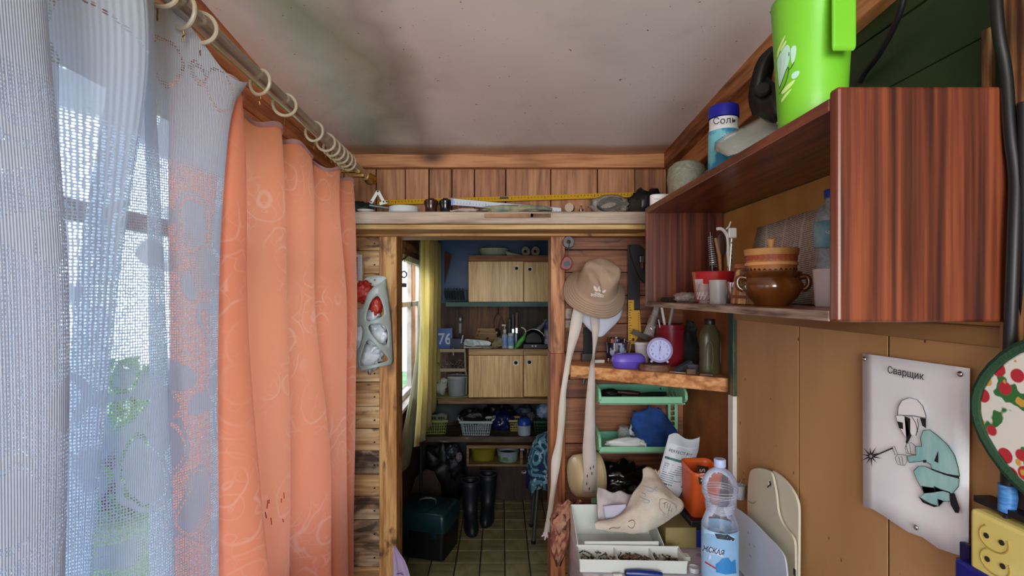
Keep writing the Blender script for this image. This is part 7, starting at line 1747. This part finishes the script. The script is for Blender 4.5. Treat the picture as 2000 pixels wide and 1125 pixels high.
# on the lower cabinet
LZ = Zb(681.5) + .001
def onb(px, Y): return (X_(px, Y), Y, LZ)
t = thing('crumpled_bag', 'silvery folded plastic bag on a white tray on the lower cabinet', 'bag', onb(937, 3.80))
MB().box(-.115, .075, -.05, .05, 0, .010).build('tray', M('#9AA4A8', .4), t, bevel=.002)
MB().prism(arcs([(-.12, 0), (-.11, .05), (-.10, .055), (.08, .040), (.085, .015), (.06, 0)], n=2), .07, T=Matrix(((1, 0, 0, 0), (0, 0, 1, -.035), (0, 1, 0, .011), (0, 0, 0, 1)))).build('film', M('#7E8C92', .25, hex2='#A8B4B8', sc=10, bump=.8, bsc=18), t, smooth=True)
MB().box(-.03, .07, -.056, -.052, .012, .018).build('red_strip', M('#7A2A22', .5), t)
MB().box(-.145, -.135, -.04, .04, .0, .06, T=TR((0, 0, 0), 0, 14, 0)).build('side_clip', M('#98A2A8', .4), t)
for px, s_, lab in ((933, 1.0, 'small white dish on the silvery bag tray'),):
    t = thing('dish', 'flat white dish in front of the cream mug', 'dish', onb(952, 3.72)); MB().lathe([(0, 0), (.03, 0), (.042, .010), (.044, .012), (.03, .004), (0, .004)], n=28).build('body', M('#B0B4AE', .4), t, smooth=True)
    MB().lathe([(.043, .011), (.0455, .012), (.043, .014)], n=28).build('rim', M('#BCC0BA', .4), t, smooth=True)
t = thing('cream_mug', 'cream mug tipped toward the room beside the pump bottle', 'mug', (X_(971, 3.74), 3.74, LZ + .034), (62, 0, 30))
MB().lathe([(0, -.035), (.026, -.035), (.031, -.025), (.034, .035), (.0315, .035), (.028, -.025), (0, -.03)], n=32).build('body', M('#A89C7C', .35), t, smooth=True)
MB().tube([(.034, 0, .02), (.052, 0, .012), (.050, 0, -.012), (.032, 0, -.018)], .004, 8).build('handle', M('#A89C7C', .35), t, smooth=True)
t = thing('pump_bottle', 'clear soap bottle with white pump on the lower cabinet', 'bottle', onb(986, 3.75))
MB().lathe([(0, 0), (.022, 0), (.024, .004), (.024, .085), (.018, .100), (.010, .108), (.010, .116)], n=28).build('body', M('#7C8CA8', .25, hex2='#9CAABC', sc=20), t, smooth=True)
MB().lathe([(.0242, .02), (.0246, .02), (.0246, .075), (.0242, .075)], n=28).build('label', M('#6A84B4', .4), t, smooth=True)
MB().lathe([(0, .116), (.012, .116), (.012, .135), (.004, .139), (.004, .165), (0, .165)], n=20).build('collar', M('#B8BCC0', .35), t, smooth=True)
MB().box(-.022, .008, -.006, .006, .163, .173).build('pump_head', M('#C0C4C8', .35), t, bevel=.002)
t = thing('blue_bottle', 'pale blue bottle with white screw cap beside the pump bottle', 'bottle', onb(998, 3.72))
MB().lathe([(0, 0), (.020, 0), (.022, .003), (.023, .070), (.022, .088), (.0225, .092)], n=28).build('body', M('#6C92BC', .3, hex2='#88A8C8', sc=15), t, smooth=True)
MB().lathe([(0, .092), (.019, .092), (.021, .095), (.021, .112), (0, .114)], n=24).build('cap', M('#B4BCC4', .4), t, smooth=True)
MB().lathe([(.0232, .004), (.0236, .004), (.0226, .02), (.0222, .02)], n=24).build('base_band', M('#B4C0CC', .4), t, smooth=True)
t = T0('scrub_brush', 'bright green scrubbing brush leaning beside the black pan', 'brush', 1016, 666, 3.70); q0 = t.location.copy()
MB().tube([P(1006, 681, 3.70) - q0, P(1013, 672, 3.70) - q0, P(1022, 660, 3.70) - q0, P(1027, 650, 3.71) - q0], [.006, .020, .017, .006], 12).build('body', M('#3C8C3C', .5, hex2='#5CB04C', sc=40), t, smooth=True)
MB().tube(chaikin([P(1027, 650, 3.71) - q0, P(1026, 643, 3.72) - q0, P(1018, 639, 3.73) - q0], 1), .005, 8).build('neck', M('#B4B8B4', .4), t, smooth=True)
for px, py0, col_, lab in ((995, 622, '#121214', 'black handled knife standing behind the blue bottle'), (1002, 612, '#1A1A1A', 'tall black handled knife standing in the utensil cup'), (1009, 610, '#5A2A14', 'knife with reddish wooden handle in the utensil cup')):
    t = T0('kitchen_knife', lab, 'knife', px, 650, 3.86); q0 = t.location.copy()
    bxp(px - 2.5, px + 2.5, py0, py0 + 30, 3.86, .014).build('handle', M(col_, .5), t, world=True, bevel=.003)
    bxp(px - 2, px + 2, py0 + 30.5, 668, 3.866, .002).build('blade', m_steel, t, world=True)
for px, r_, lab in ((1001, .018, 'steel utensil cup behind the blue bottle'), (1008, .02, 'steel utensil cup beside the green brush')):
    t = thing('steel_cup', lab, 'cup', onb(px, 3.84))
    MB().lathe([(0, 0), (r_, 0), (r_ * 1.1, .10), (r_, .10), (r_ * .9, .01), (0, .01)], n=20).build('body', M('#8A8E94', .25, .7), t, smooth=True)
    MB().lathe([(r_ * 1.05, .098), (r_ * 1.2, .101), (r_ * 1.05, .104)], n=20).build('rim', m_chrome, t, smooth=True)
t = T0('frying_pan', 'black pan with silver rim leaning upright on the lower cabinet', 'pan', 1042, 668, 3.82); t.rotation_euler = (R(-12), 0, 0)
MB().lathe([(0, .0), (.060, 0), (.082, -.020), (.084, -.020), (.066, .004), (0, .006)], (0, 0, .01), (0, 1, 0), 36).build('body', M('#0C0C0E', .4), t, smooth=True)
MB().tube([(.084 * math.cos(a * .2094), -.019, .01 + .084 * math.sin(a * .2094)) for a in range(30)], .0024, 6, True).build('rim', M('#9A9A9C', .3, .7), t, smooth=True)
t = thing('burner', 'black two-burner hotplate with white knobs under the pan', 'hotplate', onb(1042, 3.735))
MB().box(-.075, .10, -.03, .12, 0, .034).build('body', M('#0E0E10', .4), t, bevel=.003)
for dx in (-.010, .014): MB().lathe([(0, -.008), (.007, -.008), (.008, 0), (0, 0)], (dx, -.031, .020), (0, 1, 0), 14).build('knob', M('#B8B8B4', .4), t, smooth=True)
t = T0('funnel', 'silvery metal funnel slanting behind the black pan', 'funnel', 1055, 642, 3.92); q0 = t.location.copy()
MB().tube([P(1042, 652, 3.92) - q0, P(1056, 638, 3.92) - q0, P(1064, 630, 3.92) - q0, P(1067, 624, 3.92) - q0], [.034, .020, .012, .006], 16).build('cone', M('#6A747C', .35, .5, hex2='#9AA4AC', sc=18), t, smooth=True)
MB().tube([P(1060, 626, 3.92) - q0, P(1068, 623, 3.92) - q0, P(1070, 634, 3.92) - q0], .004, 6).build('lip', M('#8A949C', .3, .6), t, smooth=True)
t = thing('spray_can', 'spray can with violet cap beside the doorpost', 'spray can', onb(1069, 3.73))
MB().lathe([(0, 0), (.022, 0), (.023, .003), (.023, .135), (.018, .145)], n=24).build('body', M('#8488A8', .3, hex2='#3A3A58', sc=25, lo=.45, hi=.6), t, smooth=True)
MB().lathe([(0, .145), (.020, .145), (.022, .148), (.020, .19), (0, .195)], n=24).build('cap', M('#2C2478', .35), t, smooth=True)
t = T0('slotted_board', 'wooden cutting board with slotted edge leaning behind the silvery bag', 'cutting board', 948, 655, 4.05)
plate([(933, 641), (966, 641), (972, 662), (964, 682), (922, 682), (928, 660)], lambda u, v: P(u, v, 4.05), [arcs([(935, 645), (938, 645), (936, 650), (933, 650)], n=1), arcs([(932, 653), (935, 653), (933, 658), (930, 658)], n=1), arcs([(929, 661), (932, 661), (930, 667), (927, 667)], n=1)], 0).build('board', wood('#7A5A34', '#94703F', '#A88450', 'X', sc=2), t, world=True, solid=.012)
MB().lathe([(0, -.010), (.011, -.010), (.011, -.004)], P(952, 661, 4.045), (0, 1, 0), 16).build('knob', M('#2A1C10', .6), t, world=True)
# baskets on the low shelf
SZ = Zb(850) + .0008
def basket(label, px, py_top, py_bot, w, d, h, col_, Y, rot=0, nx=9, nz_=4, slant=.84):
    t = thing('plastic_basket', label, 'basket', (X_(px, Y), Y, SZ), (0, 0, rot)); mt = M(col_, .45)
    MB().box(-w * slant / 2, w * slant / 2, -d * slant / 2, d * slant / 2, 0, .004).build('bottom', mt, t)
    for s_ in (-1, 1):
        for ax in (0, 1):
            g = MB(); W_, D_ = (w, d) if ax == 0 else (d, w); n = nx if ax == 0 else max(4, int(nx * d / w))
            def pt(u, v):
                k = slant + (1 - slant) * v; a = (u - .5) * W_ * k; b__ = s_ * D_ / 2 * k
                return Vector((a, b__, v * h)) if ax == 0 else Vector((b__, a, v * h))
            for i in range(n + 1): g.tube([pt(i / n, 0), pt(i / n, .88)], .0024, 4)
            for j in range(nz_): g.tube([pt(0, j / nz_ * .88), pt(1, j / nz_ * .88)], .0022, 4)
            g.build('lattice_side', mt, t, kind='stuff')
    MB().box(-w / 2 - .008, w / 2 + .008, -d / 2 - .007, -d / 2 + .004, h * .84, h).box(-w / 2 - .008, w / 2 + .008, d / 2 - .004, d / 2 + .007, h * .84, h).box(-w / 2 - .008, -w / 2 + .004, -d / 2, d / 2, h * .84, h).box(w / 2 - .004, w / 2 + .008, -d / 2, d / 2, h * .84, h).build('rim', mt, t, bevel=.002)
    return t
basket('olive green plastic basket at the left end of the low shelf', 852, 820, 848, .165, .17, .105, '#7E8A3A', 3.80, 4)
basket('white plastic lattice basket with handles on the low shelf', 931, 818, 848, .225, .15, .105, '#98A6AC', 3.76, -2, 12)
basket('small yellow basket behind the blue lidded jar', 1007, 820, 838, .09, .12, .085, '#A89A50', 3.86, 0, 6)
basket('dark green plastic basket at the doorpost end of the low shelf', 1063, 818, 846, .155, .16, .100, '#0E4A2C', 3.79, 0, 8)
t = bpy.data.objects['plastic_basket.001']
for s_ in (-1, 1): MB().tube(chaikin([(s_ * .112, -.06, .10), (s_ * .135, -.055, .118), (s_ * .135, .055, .118), (s_ * .112, .06, .10)], 1), .006, 8).build('handle', M('#A4B2B8', .45), t, smooth=True)
t = thing('white_spoon_rest', 'coil of white cord inside the olive basket', 'cord', (X_(862, 3.78), 3.78, SZ + .085))
for k in range(3): MB().tube([((.030 + .004 * k) * math.cos(a * .314), .02 * math.sin(a * .314), .010 + .008 * k + .02 * math.sin(a * .314)) for a in range(20)], .0028, 6, True).build('loop', M('#8A8C84', .6), t, smooth=True)
t = thing('blue_lid_jar', 'white plastic jar with royal blue screw lid on the low shelf', 'jar', (X_(1024, 3.70), 3.705, SZ))
MB().lathe([(0, 0), (.040, 0), (.046, .005), (.047, .066), (.045, .072), (.043, .075)], n=32).build('body', M('#8A98A4', .4, hex2='#9AA8B2', sc=8), t, smooth=True)
MB().lathe([(0, .075), (.0485, .075), (.0485, .100), (.043, .108), (.036, .122), (.034, .124), (0, .124)], n=32).build('lid', M('#123E94', .35), t, smooth=True)
def lump(nm, label, cat, px, py, Y, r, col_, seed, h2=None, rough=.5, bump=.5):
    t = thing(nm, label, cat, P(px, py, Y))
    MB().blob((0, 0, 0), r, .24, 3, n=28, m=18, seed=seed).build('body', M(col_, rough, hex2=h2, sc=14, bump=bump, bsc=30), t, smooth='all')
    MB().blob((r[0] * .5, -r[1] * .5, r[2] * .35), (r[0] * .45, r[1] * .5, r[2] * .45), .35, 4, seed=seed + 3).build('fold', M(col_, rough, hex2=h2, sc=20, bump=bump, bsc=40), t, smooth='all')
    return t
lump('black_case', 'black padded case resting in the white basket', 'case', 923, 812, 3.82, (.095, .06, .05), '#161618', 1)
t = thing('grey_cable', 'grey looped cable lying on the black case', 'cable', P(930, 812, 3.75))
for k in range(3): MB().tube(chaikin([Vector((-.035, 0, -.01 + k * .006)), Vector((-.01, -.005, .004 + k * .007)), Vector((.03, 0, .004 + k * .006)), Vector((.04, .005, -.01 + k * .005))], 2), .003, 6).build('loop', M('#5A5C60', .5), t, smooth=True)
lump('navy_bag', 'glossy navy plastic bag on the low shelf', 'bag', 982, 824, 3.88, (.085, .07, .085), '#0C1230', 2, '#1A2450', .2, .9)
lump('black_sack', 'matte black sack squeezed under the counter', 'sack', 975, 808, 4.0, (.12, .06, .08), '#0A0A0C', 4)
lump('grey_pouch', 'grey blue soft pouch above the blue lidded jar', 'pouch', 1024, 802, 3.88, (.055, .05, .04), '#2E3448', 5)
lump('patterned_bundle', 'reddish and white patterned bundle behind the blue lidded jar', 'bundle', 1037, 815, 3.84, (.035, .04, .04), '#8A6A64', 6, '#3A3A48')
lump('blue_bag', 'light blue and white plastic bag in the dark green basket', 'bag', 1064, 802, 3.78, (.06, .05, .055), '#6488B8', 7, '#A4B0C0', .3, .9)
# basins in the open cabinet
OZ = Zb(907, 3.72) + .001
t = thing('yellow_basin', 'olive yellow plastic basin in the open cabinet', 'basin', (X_(944, 3.84), 3.85, OZ))
MB().lathe([(0, 0), (.075, 0), (.082, .006), (.092, .075), (.096, .085), (.092, .085), (.078, .01), (0, .008)], n=40).build('body', M('#7E7420', .4), t, smooth=True)
MB().lathe([(.093, .083), (.099, .085), (.093, .09)], n=40).build('rim', M('#8E8424', .4), t, smooth=True)
t = thing('white_bucket', 'white bucket with green label and wire bail in the open cabinet', 'bucket', (X_(992, 3.82), 3.82, OZ))
MB().lathe([(0, 0), (.066, 0), (.070, .006), (.080, .070), (.083, .078), (.079, .078), (.068, .01), (0, .008)], n=36).build('body', M('#8C9AA4', .4), t, smooth=True)
MB().lathe([(.0712, .012), (.0722, .012), (.0765, .05), (.0755, .05)], n=36).build('label', M('#4A8050', .5, hex2='#8AA890', sc=16, lo=.5, hi=.6), t, smooth=True)
MB().tube([(.082 * math.cos(R(a)), -.01, .078 + .022 * math.sin(R(a))) for a in range(0, 181, 12)], .0018, 6).build('bail', m_steel, t, smooth=True)
MB().lathe([(0, .03), (.074, .05), (0, .055)], n=24).build('contents', M('#161A2C', .6), t, smooth=True)
t = thing('white_bucket', 'small white bucket partly hidden by the doorpost', 'bucket', (X_(1075, 3.82), 3.82, OZ))
MB().lathe([(0, 0), (.048, 0), (.052, .006), (.062, .085), (.065, .090), (.06, .09), (.05, .01), (0, .008)], n=32).build('body', M('#94989C', .4), t, smooth=True)
MB().lathe([(.0615, .085), (.068, .088), (.062, .093)], n=32).build('rim', M('#A4A8AC', .4), t, smooth=True)
for px, lab in ((1031, 'dusty glass jar right of the divider'), (1046, 'second dusty glass jar in the open cabinet')):
    t = thing('dusty_jar', lab, 'jar', (X_(px, 3.88), 3.88, OZ))
    MB().lathe([(0, 0), (.024, 0), (.026, .005), (.026, .06), (.018, .07), (.018, .082)], n=24).build('body', M('#2E2824', .3, hex2='#5A4C44', sc=25), t, smooth=True)
    MB().lathe([(0, .082), (.020, .082), (.020, .092), (0, .093)], n=20).build('lid', M('#4A4440', .5), t, smooth=True)
# boots
for px, Y, rz, lab in ((919, 3.42, 8, 'dark rubber boot nearer the toolbox'), (953, 3.55, -6, 'dark rubber boot behind the other, by the base panel')):
    t = thing('rubber_boot', lab, 'boot', (X_(px, Y), Y, .0008), (0, 0, rz), group='rubber boots on the back room floor'); mt = M('#0E1018', .5, hex2='#14161E', sc=6)
    g = MB(); rows = []
    for z_, cx_, cy_, rx_, ry_ in ((0, 0, -.045, .046, .115), (.02, 0, -.045, .048, .118), (.045, 0, -.045, .045, .112), (.075, 0, -.03, .043, .09), (.10, 0, -.005, .045, .062), (.14, 0, .010, .048, .052), (.2, 0, .012, .054, .056), (.27, 0, .012, .060, .062), (.305, 0, .012, .062, .064)):
        rows.append([(cx_ + rx_ * math.cos(a * math.pi / 14), cy_ + ry_ * math.sin(a * math.pi / 14), z_) for a in range(29)])
    g.sheet(rows); g.build('shaft', mt, t, smooth='all', solid=.003)
    MB().prism([(.047 * math.cos(a * math.pi / 14), -.045 + .116 * math.sin(a * math.pi / 14)) for a in range(28)], .018).build('sole', M('#0C0C10', .6), t)
    MB().tube([(.062 * math.cos(a * math.pi / 12), .012 + .064 * math.sin(a * math.pi / 12), .305 + .004 * math.cos(a * math.pi / 6)) for a in range(24)], .0045, 6, True).build('cuff', M('#2A2C44', .4), t, smooth=True)
# toolbox
t = thing('toolbox', 'large teal and black plastic toolbox on the back room floor', 'toolbox', (X_(836, 3.1), 3.12, .0008), (0, 0, -15))
a_ = rrect(.31, .27, .025)
mtb = M('#0C2E34', .35)
loft(MB(), a_, [(.92, 0), (.95, .004), (1.0, .16), (1.0, .165)]).build('body', M('#0B0C0E', .4), t, smooth=True)
loft(MB(), a_, [(1.02, .166), (1.03, .17), (1.02, .25), (.97, .268), (.92, .272)]).build('lid', mtb, t, smooth=True)
MB().box(.02, .028, -.115, .115, .270, .275, T=TR((.04, 0, 0), 0, 0, -14)).build('lid_groove', m_black, t)
MB().tube(chaikin([(-.055, -.0, .270), (-.055, 0, .31), (.045, 0, .31), (.045, 0, .270)], 2), .010, 8, T=TR((.0, 0, 0), 0, 0, 20)).build('handle', M('#121418', .4), t, smooth=True)
for s_ in (-1, 1): MB().box(s_ * .09 - .018, s_ * .09 + .018, -.142, -.134, .13, .2).build('latch', M('#0A2428', .4), t, bevel=.002)
# shovel blade / plywood shape, pole
t = thing('plywood_panel', 'brown rounded plywood panel leaning behind the toolbox', 'panel', (X_(836, 3.5), 3.5, .001))
plate(arcs([(804, 1030), (803, 960), (812, 930), (832, 917), (846, 922), (858, 945), (868, 1030)], n=2), lambda u, v: P(u, v, 3.52), None, 1).build('sheet', M('#2E2018', .7, hex2='#3A2A1E', sc=6), t, world=True, solid=.012)
MB().tube([P(806, 1035, 3.5), P(803, 965, 3.505), P(814, 932, 3.505), P(832, 917, 3.51), P(847, 922, 3.51), P(859, 947, 3.505), P(869, 1035, 3.5)], .004, 6).build('edge', M('#4A3626', .7), t, world=True, smooth=True)
t = thing('pole', 'thin dark upright pole beside the plywood panel', 'pole', (X_(822, 3.45), 3.45, 0))
MB().tube([(0, 0, .001), (0, 0, 1.26 - .28)], .009, 10).build('shaft', M('#161A16', .6), t, smooth=True)
MB().tube([(0, 0, .90), (0, 0, .985)], .013, 10).build('grip', M('#1E221E', .7), t, smooth=True)
lump('dark_jacket', 'dark jacket heaped in the corner under the low shelf', 'jacket', 868, 925, 3.86, (.15, .10, .22), '#0E0F12', 8)
lump('grey_helmet', 'dull grey rounded hood on the dark jacket', 'hood', 884, 880, 3.76, (.05, .04, .045), '#2A2E38', 9, None, .4, .2)
lump('pale_rag', 'small pinkish rag hanging beside the open cabinet', 'rag', 896, 893, 3.70, (.024, .016, .032), '#6E6468', 10)
# stool with patterned cloth
t = thing('stool', 'round stool with grey metal legs behind the right doorpost', 'stool', (.33, 3.3, 0))
MB().lathe([(0, .475), (.13, .475), (.135, .485), (.13, .50), (0, .502)], n=32).build('seat', M('#3A3028', .6), t, smooth=True)
for dx, dy in ((-.10, -.09), (.10, -.09), (-.10, .09), (.10, .09)): MB().tube([(dx * .9, dy * .9, .474), (dx * 1.3, dy * 1.3, .01)], .011, 10).build('leg', M('#5A5654', .4, .5), t, smooth=True)
for dx, dy in ((-.10, -.09), (.10, -.09), (-.10, .09), (.10, .09)): MB().lathe([(0, 0), (.014, 0), (.014, .02), (0, .022)], (dx * 1.3, dy * 1.3, .0006), n=12).build('foot', m_black, t)
m, N, L, b = newmat('ornament_cloth'); tt = N.new('ShaderNodeTexCoord'); nz, mth, mp, vor, step, mixc = kit(N, L, tt.outputs['Object'])
d_ = vor(6.5, None, .6); c = mixc(step(mth('SINE', mth('MULTIPLY', d_, 34)), -.1, .1), lin('#123848'), lin('#5A8CA0')); c = mixc(step(nz(30, 2), .58, .6), c, lin('#9CB8C4')); c = mixc(step(nz(5, 1), .57, .58), c, lin('#101850'))
L.new(c, b.inputs['Base Color']); b.inputs['Roughness'].default_value = .8
rows = []
for z_, r_ in ((.655, .02), (.652, .06), (.63, .10), (.58, .125), (.52, .145), (.46, .155), (.40, .158), (.34, .160)):
    rows.append([(.33 + (r_ + .010 * math.sin(a * 7 * math.pi / 24) * (.66 - z_) * 4) * math.cos(a * math.pi / 24), 3.3 + (r_ + .010 * math.sin(a * 7 * math.pi / 24) * (.66 - z_) * 4) * math.sin(a * math.pi / 24), z_ - (.045 if z_ < .36 and 20 < a < 30 else 0)) for a in range(49)])
cth = thing('patterned_cloth', 'turquoise and navy ornament cloth bundled over the stool', 'cloth', (.33, 3.3, .503))
MB().sheet(rows).build('cloth', m, cth, world=True, smooth='all', solid=.004)
MB().blob((.33, 3.3, .575), (.095, .095, .07), .1).build('bundle', M('#101850', .7, hex2='#3A6A80', sc=10), cth, world=True, smooth='all')
# yellow curtains on the back room window
ycol = M('#ECD898', .85, hex2='#F6EABC', sc=3, stretch=(8, 8, .6), transl=.6, bump=.25, bsc=140)
def ycurt(nm, label, ya, yb, xbase, zt_, zb_, n, mat, amp=.018, tail=0, xin=0.0):
    t = thing(nm, label, 'curtain', (xbase, (ya + yb) / 2, zb_)); rows = []
    for j in range(22):
        v = j / 21; rw = []
        for i in range(61):
            u = i / 60; y = ya + (yb - ya) * u
            x = xbase + amp * math.sin(u * n * 2 * math.pi + .5 * math.sin(v * 3)) + .004 * noise.noise(Vector((u * 6, v * 5, n)))
            y2 = y + tail * (v ** 3) * (u - 1)
            rw.append((x + xin * v ** 2, y2 - tail * .3 * v ** 3, zt_ + (zb_ - zt_) * v - .05 * math.sin(u * 5) * v ** 4))
        rows.append(rw)
    MB().sheet(rows).build('cloth', mat, t, world=True, smooth='all', solid=.001)
    MB().tube([(xbase, ya, zt_ + .006), (xbase, yb, zt_ + .006)], .004, 6).build('cord', M('#6A6040', .6), t, world=True, smooth=True)
    return t
ycurt('yellow_curtain', 'pale yellow gathered curtain at the back room window', 3.12, 4.09, -.495, H + .405, H - .86, 4.5, ycol, .022, .18)
ycurt('sheer_curtain', 'greyish white sheer curtain behind the yellow one in the back room', 3.55, 4.05, -.570, H + .36, H - .98, 3, M('#BDBBA8', .85, transl=.6, hex2='#C8C6B4', sc=6), .018, .75)
one(bxp(780, 786, 488, 506, 3.05, .004).box(-.6, -.59, 3.0, 3.01, 1.8, 1.81) if False else MB().tube(chaikin([P(784, 508, 3.0), P(790, 505, 3.0), P(795, 500, 3.0)], 1) + [P(797, 497, 3.0)], .005, 6), 'black_hook', m_black, 'curved black hook against the back room window', 'hook', smooth=True)
t = T0('bulb_holder', 'small black hanging ring and clip in front of the back room window', 'clip', 789, 545, 3.0)
MB().tube([P(789 + 5 * math.cos(a * .4488), 536 + 6 * math.sin(a * .4488), 3.0) for a in range(14)], .004, 6, True).build('ring', m_black, t, world=True, smooth=True)
bxp(785, 793, 553, 561, 3.0, .02).build('clip', m_black, t, world=True, bevel=.002)
MB().tube([P(789, 542, 3.0), P(789, 553, 3.0)], .002, 6).tube([P(789, 530, 3.0), P(791, 500, 3.0), P(795, 470, 3.0)], .0015, 6).build('string', m_black, t, world=True)
